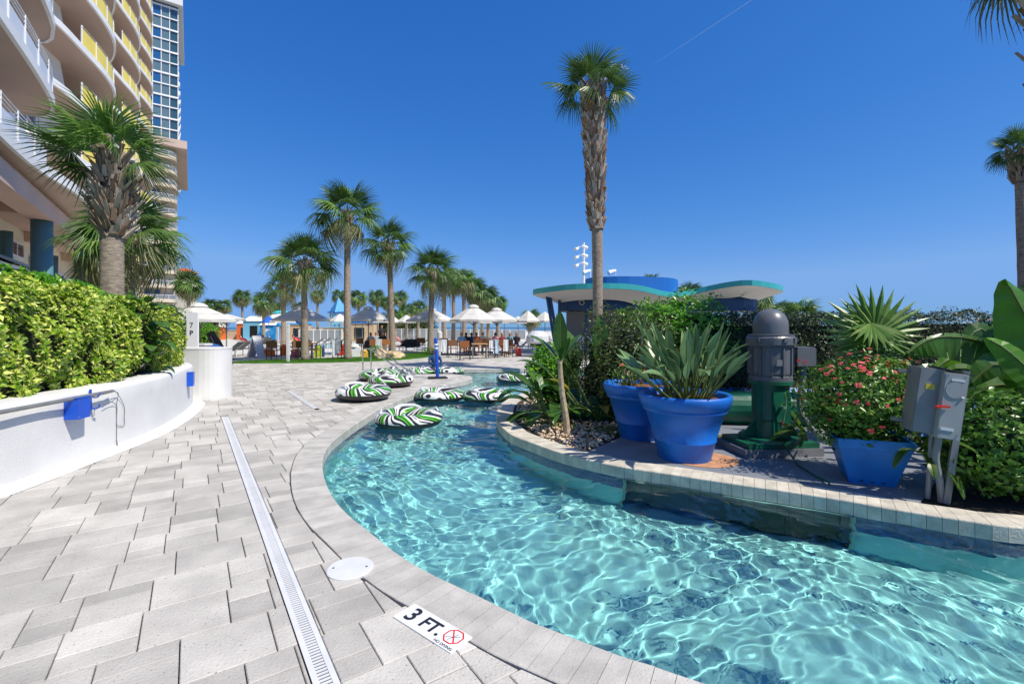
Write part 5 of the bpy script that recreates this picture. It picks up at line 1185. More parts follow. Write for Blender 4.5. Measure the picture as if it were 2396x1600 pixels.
# orange roofed far house
b = MB(); t = thing('far_house', 'distant pale house with an orange roof beside the tower base', 'house', at(430, 700, 150)[:2] + (0,))
b.box((0, 0, 9.5), (5, 5, 19)); b.build('wall', M_cream, t); b = MB(); b.add([(-3, -3, 19), (3, -3, 19), (3, 3, 19), (-3, 3, 19), (-1, 0, 20.5), (1, 0, 20.5)], [(0, 1, 5, 4), (1, 2, 5), (2, 3, 4, 5), (3, 0, 4)]); b.build('roof', mat('orange roof tile', (.55, .12, .05), .8), t)
# ================================================================ PAVILION
M_tealr = mat('turquoise fascia', (.04, .38, .40), .45, var=.05, scale=.5)
M_soff = mat('pale soffit', (.74, .71, .66), .8)
M_navy = mat('navy paint', (.012, .06, .17), .5, var=.05, scale=.5)
M_rblue = mat('royal blue paint', (.01, .14, .50), .5, var=.05, scale=.5)
PV = thing('pool_bar_pavilion', 'blue pool bar pavilion with a wavy turquoise roof', 'pavilion', (6, 30, 0))
def pv(px, Y): return ((px - CX) * Y / F, Y)
outl = catmull([pv(1247, 28.5), pv(1300, 26.2), pv(1400, 25.2), pv(1500, 25.6), pv(1580, 27.0), pv(1630, 28.0), pv(1690, 27.2), pv(1760, 26.2), pv(1815, 27), pv(1832, 29), pv(1800, 32), pv(1700, 34.5), pv(1600, 34), pv(1500, 35), pv(1380, 35), pv(1285, 32)], .5, True)
def rz_(x, y): # the roof dips between its two lobes
    px = CX + x / y * F; return 3.95 + .0 * px - .36 * math.exp(-((px - 1570) / 60) ** 2) + .28 * math.exp(-((px - 1740) / 90) ** 2) - .10 * math.exp(-((px - 1250) / 60) ** 2)
def ringmesh(P, zf0, zf1, m, name, par, ins0=0, ins1=0):
    c = P.mean(0); b = MB(); n = len(P); Nn_ = normals2(np.vstack([P, P[:1]]))[:-1]
    for p, q in zip(P, Nn_): b.v += [(p[0] + q[0] * ins0, p[1] + q[1] * ins0, zf0(*p)), (p[0] + q[0] * ins1, p[1] + q[1] * ins1, zf1(*p))]
    for i in range(n): j = (i + 1) % n; b.f.append((2 * i, 2 * j, 2 * j + 1, 2 * i + 1)); b.m.append(0)
    return wp(b, name, m, par)
ringmesh(outl, lambda x, y: rz_(x, y) - .30, lambda x, y: rz_(x, y), M_tealr, 'roof_fascia', PV)
b = MB(); cols_ = []
for px_ in np.linspace(1250, 1829, 60):
    ys_ = []
    for p, q in zip(outl, np.roll(outl, -1, axis=0)):
        a0, a1 = CX + p[0] / p[1] * F, CX + q[0] / q[1] * F
        if (a0 - px_) * (a1 - px_) <= 0 and a0 != a1: ys_.append(p[1] + (q[1] - p[1]) * (px_ - a0) / (a1 - a0))
    if len(ys_) >= 2: cols_.append((px_, min(ys_), max(ys_)))
for px_, y0, y1 in cols_:
    for y_ in (y0, y1): x_ = (px_ - CX) * y_ / F; b.v.append((x_, y_, rz_(x_, y_) - .02))
for i in range(len(cols_) - 1): b.f.append((2 * i, 2 * i + 2, 2 * i + 3, 2 * i + 1)); b.m.append(0)
wp(b, 'roof_top', M_tealr, PV)
inner_ = outl + normals2(np.vstack([outl, outl[:1]]))[:-1] * 1.5
ringmesh(np.array(outl), lambda x, y: rz_(x, y) - .31, lambda x, y: rz_(x, y) - .80, M_soff, 'roof_soffit', PV, 0, 1.5)
wallp = catmull([pv(1306, 28.8), pv(1350, 27.6), pv(1430, 27.2), pv(1520, 28), pv(1600, 29.2), pv(1680, 28.6), pv(1740, 28.2), pv(1772, 29), pv(1740, 31), pv(1650, 32), pv(1500, 33), pv(1350, 32)], .5, True)
ringmesh(wallp, lambda x, y: 2.55, lambda x, y: rz_(x, y) - .55, M_navy, 'upper_band', PV)
b = MB(); b.add([(p[0], p[1], 2.6) for p in wallp], tessellate_polygon([[Vector((p[0], p[1], 0)) for p in wallp]])); wp(b, 'bar_ceiling', M_soff, PV)
drum = catmull([pv(1372, 28.2), pv(1420, 27.0), pv(1500, 26.9), pv(1577, 28.0), pv(1575, 31), pv(1480, 32.5), pv(1385, 31)], .5, True)
ringmesh(drum, lambda x, y: 3.3, lambda x, y: 4.50, M_rblue, 'drum', PV); b = MB(); b.add([(p[0], p[1], 4.44) for p in drum], tessellate_polygon([[Vector((p[0], p[1], 0)) for p in drum]])); wp(b, 'drum_roof', M_rblue, PV)
b = MB(); b.prism([pv(1325, 29.2), pv(1560, 29.4), pv(1560, 31.5), pv(1325, 31)], -.03, 2.54); wp(b, 'bar_core', mat('grey panel', (.25, .24, .22), .7), PV)
b = MB(); b.prism([pv(1350, 27.9), pv(1450, 27.9), pv(1450, 28.6), pv(1350, 28.6)], -.03, 1.05); wp(b, 'bar_counter', M_hwhite, PV)
for x0, x1 in ((1280, 1302), (1287, 1310), (1309, 1309), (1372, 1370), (1712, 1712), (1722, 1722)):
    b = MB(); Y_ = 27.6 if x0 < 1400 else 29; a = pv(x1, Y_); c = pv(x0, Y_); b.tube([(a[0], a[1], -.03), (c[0], c[1], rz_(*c) - .5)], .09, 8); wp(b, 'post', M_navy, PV)
b = MB(); x, y = pv(1760, 25.5); b.lathe([(.80, -.03), (.80, 1.0), (.95, 2.1), (.93, 2.12), (.001, 2.13)], 36, (x, y, 0), False); wp(b, 'white_drum_base', mat('ribbed white', (.74, .72, .68), .7, bump=.2, bscale=3), PV)
x, y = pv(1361, 27.45); b = MB()
for i in range(12): a = i * PI / 6; b.tube([(x + .14 * math.cos(a), y - .05, 3.02 + .14 * math.sin(a)), (x + .14 * math.cos(a + PI / 6), y - .05, 3.02 + .14 * math.sin(a + PI / 6))], .03, 4)
b.box((x, y - .05, 3.33), (.34, .04, .14)); b.box((x, y - .05, 3.48), (.14, .04, .12)); wp(b, 'emblem', mat('gold paint', (.62, .55, .38), .5), PV)
def flood(par, x, y, z, az, k=1.0):
    b = MB(); d = Vector((math.cos(az), math.sin(az), -.35)).normalized(); p = Vector((x, y, z)); b.tube([p, p + d * .25 * k, p + d * .62 * k], [.20 * k, .22 * k, .27 * k], 12); b.tube([p - d * .25 * k, p], [.12 * k, .2 * k], 10); wp(b, 'floodlight', M_whitemetal, par)
LT = thing('light_mast', 'tall white mast with six floodlights behind the pavilion', 'light mast', at(1366, 700, 46)[:2] + (0,))
x, y = LT.location[:2]; b = MB(); b.tube([(x, y, -.03), (x, y, 9.9)], [.16, .10], 10); wp(b, 'mast', M_whitemetal, LT)
for py in (578, 598, 617):
    z_ = at(0, py, 46)[2]; b = MB(); b.beam((x - .6, y, z_), (x + .3, y, z_ + .15), .08); wp(b, 'cross_arm', M_whitemetal, LT); flood(LT, x - .05, y, z_ + .05, 0.3, .72); flood(LT, x - .6, y, z_ - .15, 3.9, .66)
for px, lab in ((1440, 'small white twin floodlight on the blue drum roof'), (1381, 'small white floodlight at the left end of the drum roof')):
    x, y = pv(px, 28.6); t = thing('roof_floodlight', lab, 'floodlight', (x, y, 4.6)); b = MB(); b.tube([(x, y, 4.55), (x, y, 4.95)], .03, 6); wp(b, 'stem', M_whitemetal, t); flood(t, x - .1, y, 5.0, 3.4, .6)
# ================================================================ FAR GROUND: sea, fences, play park
M_sea = mat('sea', (.03, .11, .16), .25, var=.2, scale=.02, bump=.3, bscale=.6)
b = MB(); b.add([(-6000, 96, -3.0), (6000, 96, -3.0), (9000, 14000, -3.0), (-9000, 14000, -3.0)], [(0, 1, 2, 3)]); b.build('sea', M_sea, kind='structure')
b = MB(); b.add([(-400, 110, -.04), (400, 110, -.04), (400, 150, -3.1), (-400, 150, -3.1)], [(0, 1, 2, 3)]); b.build('beach_slope', mat('sand', (.55, .48, .36), .9), kind='structure')
M_lowwall = mat('low wall render', (.62, .60, .56), .8, var=.06, scale=.4)
def lowwall(px0, px1, Y, h, lab, m=None, th=.25):
    x0, x1 = (px0 - CX) * Y / F, (px1 - CX) * Y / F; t = thing('low_wall', lab, 'wall', ((x0 + x1) / 2, Y, 0)); b = MB(); b.box((0, 0, h / 2 - .02), (x1 - x0, th, h + .02)); b.build('wall_body', m or M_lowwall, t); b = MB(); b.box((0, 0, h + .03), (x1 - x0 + .06, th + .08, .06)); b.build('coping', M_white, t); return t
lowwall(455, 640, 60, 1.15, 'long low beige wall behind the loungers on the far left', M_beige)
lowwall(640, 830, 62, 1.5, 'pale low wall under the blue slide tower')
lowwall(1040, 1330, 66, 1.0, 'low white sea wall on the right of the umbrellas', M_hwhite)
M_fence = mat('translucent fence panel', (.30, .33, .35), .4)
def fence(px0, px1, Y, h, n, lab):
    x0, x1 = (px0 - CX) * Y / F, (px1 - CX) * Y / F; W_ = x1 - x0; t = thing('pool_fence', lab, 'fence', ((x0 + x1) / 2, Y, 0))
    for i in range(n + 1): b = MB(); b.beam((-W_ / 2 + W_ * i / n, 0, -.02), (-W_ / 2 + W_ * i / n, 0, h + .05), .09); b.build('post', M_whitemetal, t)
    for i in range(n): b = MB(); b.box((-W_ / 2 + W_ * (i + .5) / n, 0, h / 2), (W_ / n - .12, .02, h - .15)); b.build('panel', M_fence, t)
    b = MB(); b.box((0, 0, h), (W_, .06, .05)); b.build('top_rail', M_whitemetal, t)
fence(925, 1040, 52, 1.35, 8, 'pale glass panelled fence between the pool palms'); fence(700, 800, 48, 1.3, 6, 'grey panelled fence under the blue slide tower'); fence(1045, 1230, 58, 1.25, 10, 'pale fence along the sea behind the dining tables')
# play park
M_lblue = mat('light blue paint', (.20, .55, .80), .5); M_sblue = mat('slide blue', (.02, .28, .70), .4); M_orange = mat('orange paint', (.80, .17, .04), .5); M_tan = mat('tan boards', (.60, .44, .28), .8, var=.1, scale=.8)
x, y, z = at(792, 740, 55); t = thing('slide_tower', 'blue pyramid roofed slide tower in the far play park', 'slide tower', (x, y, 0))
b = MB(); b.lathe([(1.15, 3.3), (.001, 5.1)], 4, cap=False); b.build('roof', M_sblue, t)
b = MB(); b.box((0, 0, 3.28), (1.9, 1.9, .14)); b.build('roof_rim', M_rblue, t)
for sx in (-.7, .7):
    for sy in (-.7, .7): b = MB(); b.beam((sx, sy, 0), (sx, sy, 3.25), .14); b.build('post', M_tan, t)
b = MB(); b.box((0, 0, 1.6), (1.8, 1.8, .15)); b.box((0, -.8, 2.5), (1.1, .05, 1.3)); b.build('platform', M_lblue, t)
b = MB(); b.box((0, .2, .75), (3.6, .3, 1.5)); b.build('boarding', M_tan, t)
x, y, z = at(660, 740, 58); t = thing('splash_roof', 'white and turquoise dome roof of the far splash park', 'play structure', (x, y, 0))
b = MB(); b.lathe([(1.9, 1.9), (1.7, 2.6), (1.2, 3.2), (.4, 3.5), (.001, 3.55)], 12, cap=False); b.build('dome', M_hwhite, t); b = MB(); b.lathe([(1.25, 3.25), (1.3, 3.3), (.5, 3.62), (.001, 3.65)], 12, cap=False); b.build('dome_cap', mat('turquoise paint', (.05, .55, .62), .4), t)
for k in range(4): a = k * PI / 2 + .5; b = MB(); b.beam((1.6 * math.cos(a), 1.6 * math.sin(a), 0), (1.6 * math.cos(a), 1.6 * math.sin(a), 2), .16); b.build('post', M_lblue, t)
for px, w, h, m, lab, Y in ((600, 2.6, 2.3, M_lblue, 'light blue and white play house front in the far park', 57), (632, 1.8, 1.8, M_sblue, 'blue play panel with a slide beside the shorter pool palm', 56), (504, 2.0, 1.6, M_orange, 'orange striped booth behind the left umbrella', 58), (575, 1.6, 2.0, M_orange, 'orange awning between two far palms', 59), (700, 2.4, 1.9, M_tan, 'tan and blue play house under the dark umbrella', 55), (845, 3.0, 2.0, M_tan, 'tan boarded kiosk under the blue umbrellas', 50)):
    x, y, z = at(px, 760, Y); t = thing('play_house', lab, 'play house', (x, y, 0)); b = MB(); b.box((0, 0, h / 2), (w, 1.2, h)); b.build('front_wall', m, t)
    b = MB(); b.add([(-w / 2 - .1, -.7, h), (w / 2 + .1, -.7, h), (w / 2 + .1, .7, h), (-w / 2 - .1, .7, h), (-w * .3, 0, h + .6), (w * .3, 0, h + .6)], [(0, 1, 5, 4), (1, 2, 5), (2, 3, 4, 5), (3, 0, 4)]); b.build('roof', M_hwhite if m is not M_tan else M_sblue, t)
    b = MB(); b.box((0, -.61, h * .45), (w * .35, .04, h * .6)); b.build('opening', M_hwhite if m is M_sblue else M_gdark, t)
x, y, z = at(632, 780, 54); t = thing('tube_slide', 'blue curving slide in the far play park', 'slide', (x, y, 0)); b = MB(); b.tube([(1.2, 0, 1.9), (.4, 0, 1.1), (-.4, -.2, .6), (-1.3, -.4, .35)], .34, 8); b.build('slide_tube', M_sblue, t)
# lap pool glimpsed behind
P0, P1 = G(752, 801), G(795, 801); t2 = struct('far_pool')
b = MB(); q = [(-16.5, 33.5, .004), (-12.0, 33.5, .004), (-13.0, 46, .004), (-19.5, 46, .004)]; b.add(q, [(0, 1, 2, 3)]); b.build('pool_water', mat('far pool water', (.12, .50, .62), .06, spec=.8), t2)
b = MB()
for i in range(4): b.beam(q[i], q[(i + 1) % 4], .5, .06)
b.build('pool_rim', M_lowwall, t2)
# turf strip
M_turf = mat('artificial turf', (.06, .19, .02), .9, var=.3, scale=3, bump=.5, bscale=60)
tf = catmull([(-12.4, 20.3), (-9, 20.4), (-6, 21.6), (-4.6, 23.6), (-4.2, 25.9), (-4.5, 27.6), (-5.6, 27.8), (-6.8, 26.3), (-9, 23.4), (-12.2, 21.3)], .3, True)
b = MB(); b.prism([tuple(p) for p in tf], -.02, .03); b.build('turf_strip', M_turf, kind='structure')
rg_ = np.random.default_rng(9); c = rg_.uniform(tf.min(0), tf.max(0), (60000, 2)); c = c[inpoly(c, tf)][:14000]
P = np.column_stack([c, np.full(len(c), .028)]); bl = rg_.normal(0, .012, (len(c), 2)); hgt = rg_.uniform(.03, .06, len(c))
V = np.stack([P + [-.012, 0, 0], P + [.012, 0, 0], np.column_stack([P[:, 0] + bl[:, 0], P[:, 1] + bl[:, 1], P[:, 2] + hgt])], 1).reshape(-1, 3)
o = link('grass', npmesh('grass', V, np.arange(len(V)).reshape(-1, 3), leafmat('grass blade', [(0, (.05, .17, .015)), (1, (.14, .32, .03))], .6, .2)), kind='stuff')
def rock(t, c, r, seed, m, name='boulder'):
    bm = bmesh.new(); bmesh.ops.create_icosphere(bm, subdivisions=3, radius=1); V = np.array([v.co[:] for v in bm.verts]); k = 1 + .16 * noise3(V, seed, .7) + .05 * noise3(V, seed + 1, 2)
    for v, q in zip(bm.verts, k): v.co = Vector((c[0] + v.co.x * r[0] * q, c[1] + v.co.y * r[1] * q, max(c[2] + v.co.z * r[2] * q, 0)))
    me = bpy.data.meshes.new(name); bm.to_mesh(me); bm.free(); me.materials.append(m); link(name, me, t)
M_rock = mat('sandy rock', (.55, .42, .25), .85, var=.4, scale=4, bump=.6, bscale=12)
t = thing('boulder', 'tall leaning sandstone boulder at the foot of the collared palm', 'rock', (-6.5, 23.0, .02)); rock(t, (0, 0, .18), (.30, .3, .33), 1, M_rock)
t = thing('boulder', 'flat sandstone boulder lying right of the taller one', 'rock', (-5.85, 23.2, .02)); rock(t, (0, 0, .12), (.5, .34, .28), 4, M_rock)
t = thing('small_shrub', 'small dark green mound of grass at the foot of the leaning palm', 'shrub', (-4.55, 26.1, .02)); P, d = ellipsoid_pts((0, 0, .05), (.55, .4, .36), 1500, 5, zmin=0); leafcloud('leaves', P, d, .08, M_grn, t, 6, .3)
t = thing('small_shrub', 'round green shrub left of the boulders', 'shrub', (-7.1, 24.2, .02)); P, d = ellipsoid_pts((0, 0, .25), (.35, .3, .33), 1500, 7, zmin=0); leafcloud('leaves', P, d, .08, M_grn, t, 8, .4)
# hedge and planting behind the left umbrella
t = thing('box_hedge', 'green box hedge behind the white sign board', 'hedge', at(478, 780, 27)[:2] + (0,)); P, d = ellipsoid_pts((0, 0, .9), (.85, .6, 1.0), 3500, 9, zmin=0, bump=.05); leafcloud('leaves', P, d, .11, M_grn, t, 10, .5); core('dark_core', (0, 0, .85), (.75, .5, .9), M_inner, t)
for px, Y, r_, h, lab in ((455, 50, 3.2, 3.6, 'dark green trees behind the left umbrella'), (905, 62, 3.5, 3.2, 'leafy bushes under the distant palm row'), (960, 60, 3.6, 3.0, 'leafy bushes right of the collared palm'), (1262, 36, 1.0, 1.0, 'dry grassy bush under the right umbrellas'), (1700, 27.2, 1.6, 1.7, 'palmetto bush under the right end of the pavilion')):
    x, y, z = at(px, 760, Y); t = thing('bush', lab, 'bush', (x, y, -.03)); P, d = ellipsoid_pts((0, 0, h * .5), (r_, r_ * .5, h * .55), 3500, int(px), zmin=0); leafcloud('leaves', P, d, .10 * r_, M_ol, t, 10, .3); core('dark_core', (0, 0, h * .45), (r_ * .9, r_ * .45, h * .5), M_inner, t)
# ---------------------------------------------------------------- umbrellas
M_canvas = mat('off white canvas', (.66, .65, .62), .8, var=.03, scale=2, trans=.12)
M_bluec = mat('royal blue canvas', (.012, .13, .62), .7, trans=.15)
def umbrella(x, y, R, ze, za, n, lab, grp, m=None, cap=True, rot=.3, px=0, detail=True, dark=None):
    m = m or M_canvas; t = thing('umbrella', lab, 'umbrella', (x, y, 0), rot, grp)
    b = MB(); o = 0; rings = [(R, ze, 0), (R * .66, ze + (za - ze) * .40, 0), (R * .30, ze + (za - ze) * .78, 0), (.06, za, 0)]
    for k in range(n):
        a0 = 2 * PI * k / n; a1 = 2 * PI * (k + 1) / n
        for (r0, z0, _), (r1, z1, _) in zip(rings[:-1], rings[1:]):
            mid0 = (r0 * .97 * math.cos((a0 + a1) / 2) * math.cos(PI / n), r0 * .97 * math.sin((a0 + a1) / 2) * math.cos(PI / n), z0 + .02 * (r0 / R)); mid1 = (r1 * .97 * math.cos((a0 + a1) / 2) * math.cos(PI / n), r1 * .97 * math.sin((a0 + a1) / 2) * math.cos(PI / n), z1)
            p = [(r0 * math.cos(a0), r0 * math.sin(a0), z0), mid0, (r0 * math.cos(a1), r0 * math.sin(a1), z0), (r1 * math.cos(a1), r1 * math.sin(a1), z1), mid1, (r1 * math.cos(a0), r1 * math.sin(a0), z1)]
            b.add(p, [(0, 1, 4, 5), (1, 2, 3, 4)])
        p = [(R * math.cos(a0), R * math.sin(a0), ze), (R * math.cos(a1), R * math.sin(a1), ze), (R * math.cos(a1), R * math.sin(a1), ze - .09), (R * math.cos(a0), R * math.sin(a0), ze - .09)]; b.add(p, [(0, 1, 2, 3)])
    b.build('canopy', m, t)
    if cap: b = MB(); b.lathe([(R * .24, za - (za - ze) * .10), (R * .21, za + .01), (R * .12, za + .08), (.02, za + .11)], n, cap=False); b.build('vent_cap', m, t, smooth=False)
    b = MB(); b.tube([(0, 0, 0), (0, 0, za)], .028, 8); b.build('pole', M_galv, t)
    if detail:
        for k in range(n): a = 2 * PI * k / n; b = MB(); b.beam((R * .5 * math.cos(a), R * .5 * math.sin(a), ze + (za - ze) * .42), (0, 0, ze - .35), .02); b.build('rib', M_galv, t)
        b = MB(); b.lathe([(.32, 0), (.32, .06), (.08, .10), (.06, .3)], 16); b.build('base', M_dark, t)
    return t
def U(px, Y): return (px - CX) * Y / F
g1 = 'market umbrellas over the pool tables'
umbrella(U(705, 24.6), 24.6, 1.42, 1.98, 2.62, 8, 'umbrella under the tallest palm, mostly in its shade', g1)
umbrella(U(862, 27.6), 27.6, 1.32, 2.0, 2.70, 8, 'umbrella half shaded between the two tall palm trunks', g1)
umbrella(U(1008, 28.4), 28.4, 1.50, 1.98, 2.66, 8, 'umbrella behind the trunk of the leaning palm', g1)
umbrella(U(1108, 26.2), 26.2, 1.36, 1.98, 2.74, 8, 'largest off white umbrella over the dining tables right of the blue post', g1)
umbrella(U(1162, 28.6), 28.6, 1.42, 2.0, 2.66, 8, 'off white umbrella just right of the largest one', g1)
umbrella(U(466, 18.6), 18.6, 1.40, 1.86, 2.44, 8, 'off white umbrella rising behind the end of the left hedge', g1, rot=.1)
umbrella(U(530, 22.5), 22.5, .85, 1.96, 2.2, 4, 'flat white umbrella edge behind the large left one', g1, cap=False)
for px, Y, R, ze, za, lab, m in ((795, 42, .95, 2.1, 2.75, 'small white umbrella left of the tallest palm trunk', None), (884, 40, .95, 2.05, 2.65, 'small white umbrella between the half shaded umbrellas', None), (917, 42, .8, 2.05, 2.6, 'small white umbrella partly behind the collared palm trunk', None), (951, 42, .85, 2.05, 2.65, 'small white umbrella right of the collared palm trunk', None), (661, 38, 1.0, 2.0, 2.5, 'small white umbrella under the dark shaded one', None), (1078, 40, 1.1, 2.0, 2.5, 'small white umbrella behind the left dining tables', None), (1130, 42, 1.1, 2.0, 2.45, 'low white umbrella under the largest off white one', None), (1180, 40, 1.1, 2.0, 2.5, 'low white umbrella behind the right dining tables', None), (1236, 34, .95, 2.0, 2.75, 'white umbrella in front of the low right palm', None), (1275, 36, 1.0, 2.05, 2.75, 'white umbrella behind the pavilion posts', None), (1212, 38, .8, 1.95, 2.45, 'white umbrella left of the low right palm', None),
        (702, 40, .38, 2.0, 2.6, 'small blue umbrella left of the medium palm trunk', M_bluec), (629, 50, .75, 2.1, 2.75, 'small blue umbrella at the blue play panel', M_bluec), (832, 46, .45, 2.1, 2.7, 'small blue umbrella beside the tan kiosk', M_bluec), (848, 46, .55, 2.1, 2.65, 'wider blue umbrella over the tan kiosk', M_bluec)):
    umbrella(U(px, Y), Y, R, ze, za, 6, lab, 'blue umbrellas in the play park' if m else 'small white umbrellas along the far deck', m, False, .4, detail=False)
# ---------------------------------------------------------------- dining chairs and tables
M_weave = mat('tan woven back', (.36, .13, .035), .7, var=.15, scale=20); M_weave2 = mat('brown woven back', (.20, .085, .03), .7, var=.15, scale=20)
def make_chair(lab, m):
    t = thing('dining_chair', lab, 'chair', (0, 0, 0), 0, 'dining chairs on the pool deck')
    for sx in (-.24, .24):
        for sy in (-.22, .22):
            b = MB(); b.beam((sx, sy, 0), (sx, sy, .92 if sy > 0 else .66), .028); b.build('leg', M_dark, t)
        b = MB(); b.beam((sx, -.24, .67), (sx, .23, .67), .035, .025); b.build('armrest', M_dark, t)
    b = MB(); b.box((0, 0, .47), (.47, .44, .03)); b.build('seat', m, t)
    b = MB(); b.box((0, .225, .76), (.46, .018, .32)); b.build('backrest', m, t)
    b = MB(); b.beam((-.24, -.22, .2), (.24, -.22, .2), .02); b.beam((-.24, .22, .2), (.24, .22, .2), .02); b.build('stretcher', M_dark, t, kind='stuff')
    return t
C1 = make_chair('tan backed dining chair standing alone nearest the blue post', M_weave); C2 = make_chair('brown backed dining chair left of the white pole', M_weave2)
def put(o, px, Y, rz, lab=None): return copy_tree(o, (U(px, Y), Y, 0), rz, lab) if lab else o
C1.location = (U(1088, 22.4), 22.4, 0); C1.rotation_euler = (0, 0, PI); C2.location = (U(641, 22.2), 22.2, 0); C2.rotation_euler = (0, 0, PI)
for o, px, Y, rz, lab in ((C1, 708, 22.6, PI + .2, 'tan backed dining chair beside the medium palm trunk'), (C2, 690, 22.0, PI + .9, 'dark dining chair just right of the white pole'), (C2, 734, 22.5, PI / 2, 'dining chair seen from the side right of the medium palm trunk'), (C2, 795, 22.8, PI - .2, 'dining chair with a grey striped towel left of the tallest palm'), (C1, 877, 25, PI + .1, 'tan chair behind the top of the steel handrail'), (C1, 902, 25.4, PI + .4, 'tan chair tucked against the collared palm trunk'), (C2, 1058, 24.2, PI + .3, 'brown backed chair just right of the blue post'), (C2, 1120, 25.5, PI, 'brown backed chair behind the wooden table'), (C2, 1150, 23.8, PI - .3, 'brown chair with a white towel right of the wooden table'), (C1, 1172, 24.4, PI - .2, 'tan chair with a hanging white towel'), (C2, 1195, 24.6, PI - .5, 'rightmost brown chair with a pale towel near the plants'), (C2, 1137, 26.4, 0, 'chair facing the camera behind the right hand table'), (C1, 1098, 27, .3, 'chair facing the camera under the largest umbrella'), (C2, 985, 28, .2, 'chair left of the leaning palm trunk'), (C2, 1035, 27, -.2, 'chair behind the white can on the deck'), (C1, 848, 27, 1, 'chair beside the tallest palm trunk')):
    put(o, px, Y, rz, lab)
def table(px, Y, lab, w=.8):
    t = thing('dining_table', lab, 'table', (U(px, Y), Y, 0), .1, 'dining tables on the pool deck'); b = MB(); b.box((0, 0, .735), (w, w, .035)); b.build('tabletop', mat('wood slat top', (.52, .30, .12), .6, var=.2, scale=6), t)
    for sx in (-1, 1):
        for sy in (-1, 1): b = MB(); b.beam((sx * w * .42, sy * w * .42, 0), (sx * w * .42, sy * w * .42, .72), .05); b.build('leg', M_galv, t)
table(1122, 23.4, 'square wooden topped table beside the lone tan chair'); table(1178, 25.6, 'table behind the towel draped chairs', .9); table(1020, 27.2, 'table left of the blue post'); table(720, 24.0, 'table behind the medium palm trunk'); table(886, 26.2, 'table between the two tall palm trunks'); table(1070, 27.6, 'table under the largest umbrella where people sit', .9)
M_towel = mat('white towel', (.76, .78, .80), .9, var=.05, scale=5); M_towb = mat('grey striped towel', (.30, .33, .38), .9, var=.3, scale=9); M_towl = mat('pale blue towel', (.45, .62, .80), .9, var=.3, scale=6)
def towel(px, Y, z, w, h, m, lab, dy=-.02):
    t = thing('towel', lab, 'towel', (U(px, Y), Y + dy, 0), .0, 'towels hung on chairs'); b = MB(); rg = random.Random(int(px)); n = 5
    for i in range(n + 1):
        u = -w / 2 + w * i / n; wv = .02 * math.sin(i * 1.9); b.v += [(u, .035 + wv, z - h * .35), (u, .02, z), (u, -.02, z), (u * 1.06, -.04 + wv, z - h)]
    for i in range(n):
        for j in range(3): b.f.append((4 * i + j, 4 * i + 4 + j, 4 * i + 5 + j, 4 * i + 1 + j)); b.m.append(0)
    b.build('cloth', m, t)
for px, Y, z, w, h, m, lab in ((795, 22.55, .95, .30, .62, M_towb, 'grey striped towel over the chair left of the tallest palm'), (786, 22.5, .95, .14, .75, M_towel, 'white towel hanging beside the grey striped one'), (1041, 23.9, .95, .28, .62, M_towel, 'white towel over the chair right of the blue post'), (1161, 23.9, .95, .26, .72, M_towl, 'pale blue and white towel hanging in the middle of the right chairs'), (1150, 23.55, .92, .20, .42, M_towel, 'short white towel on the brown chair right of the table'), (1184, 24.2, .94, .24, .60, M_towel, 'pale towel hanging on the rightmost chairs'), (890, 24.7, .95, .32, .98, M_towel, 'long white towel behind the steel handrail')):
    towel(px, Y, z, w, h, m, lab, -.28)
# ---------------------------------------------------------------- loungers
M_sling = mat('grey sling fabric', (.22, .22, .22), .8); 
def make_lounger():
    t = thing('sun_lounger', 'grey sun lounger nearest the white sign board', 'sun lounger', (0, 0, 0), 0, 'sun loungers round the far pool')
    b = MB(); b.box((0, .35, .34), (.62, 1.2, .03)); b.build('seat_sling', M_sling, t)
    b = MB(); b.add([(-.31, -.25, .34), (.31, -.25, .34), (.31, -.85, .82), (-.31, -.85, .82), (-.31, -.27, .31), (.31, -.27, .31), (.31, -.87, .79), (-.31, -.87, .79)], [(0, 1, 2, 3), (7, 6, 5, 4), (0, 4, 5, 1), (1, 5, 6, 2), (2, 6, 7, 3), (3, 7, 4, 0)]); b.build('backrest', M_sling, t)
    b = MB()
    for sx in (-.33, .33): b.beam((sx, -.35, .33), (sx, .96, .33), .035)
    b.build('side_rails', M_whitemetal, t, kind='stuff')
    for sx in (-.32, .32):
        for sy in (-.3, .85): b = MB(); b.beam((sx, sy, 0), (sx, sy, .33), .035); b.build('leg', M_whitemetal, t)
    return t
LG = make_lounger(); LG.location = (U(528, 24.5), 24.5, 0); LG.rotation_euler = (0, 0, PI / 2)
lg = [(548, 25.6, 1.6, 'second grey lounger beside the white sign board'), (610, 34, 1.2, 'lounger behind the white A frame sign'), (640, 35, 1.9, 'lounger with a person lying behind the brown chair'), (680, 36, 1.3, 'lounger under the dark shaded umbrella'), (745, 34, 1.7, 'lounger row start right of the medium palm trunk'), (763, 34.6, 1.7, 'second lounger right of the medium palm trunk'), (783, 35.2, 1.7, 'third lounger right of the medium palm trunk'), (728, 33, 1.7, 'lounger closest to the medium palm trunk'), (862, 30, 1.4, 'lounger right of the tallest palm trunk'), (935, 30, 1.0, 'lounger right of the collared palm with an orange towel'), (955, 31, 1.3, 'dark lounger in the middle of the busy group'), (975, 31.5, 1.5, 'lounger near the pale fence'), (890, 32, 1.4, 'lounger behind the steel handrail'), (910, 36, 1.8, 'lounger before the pale fence left part'), (1000, 33, 1.2, 'lounger behind the leaning palm'), (1210, 30, 1.7, 'dark lounger left of the banana leaves'), (1235, 31, 1.5, 'second dark lounger left of the banana leaves')]
for px, Y, rz, lab in lg: copy_tree(LG, (U(px, Y), Y, 0), rz, lab)
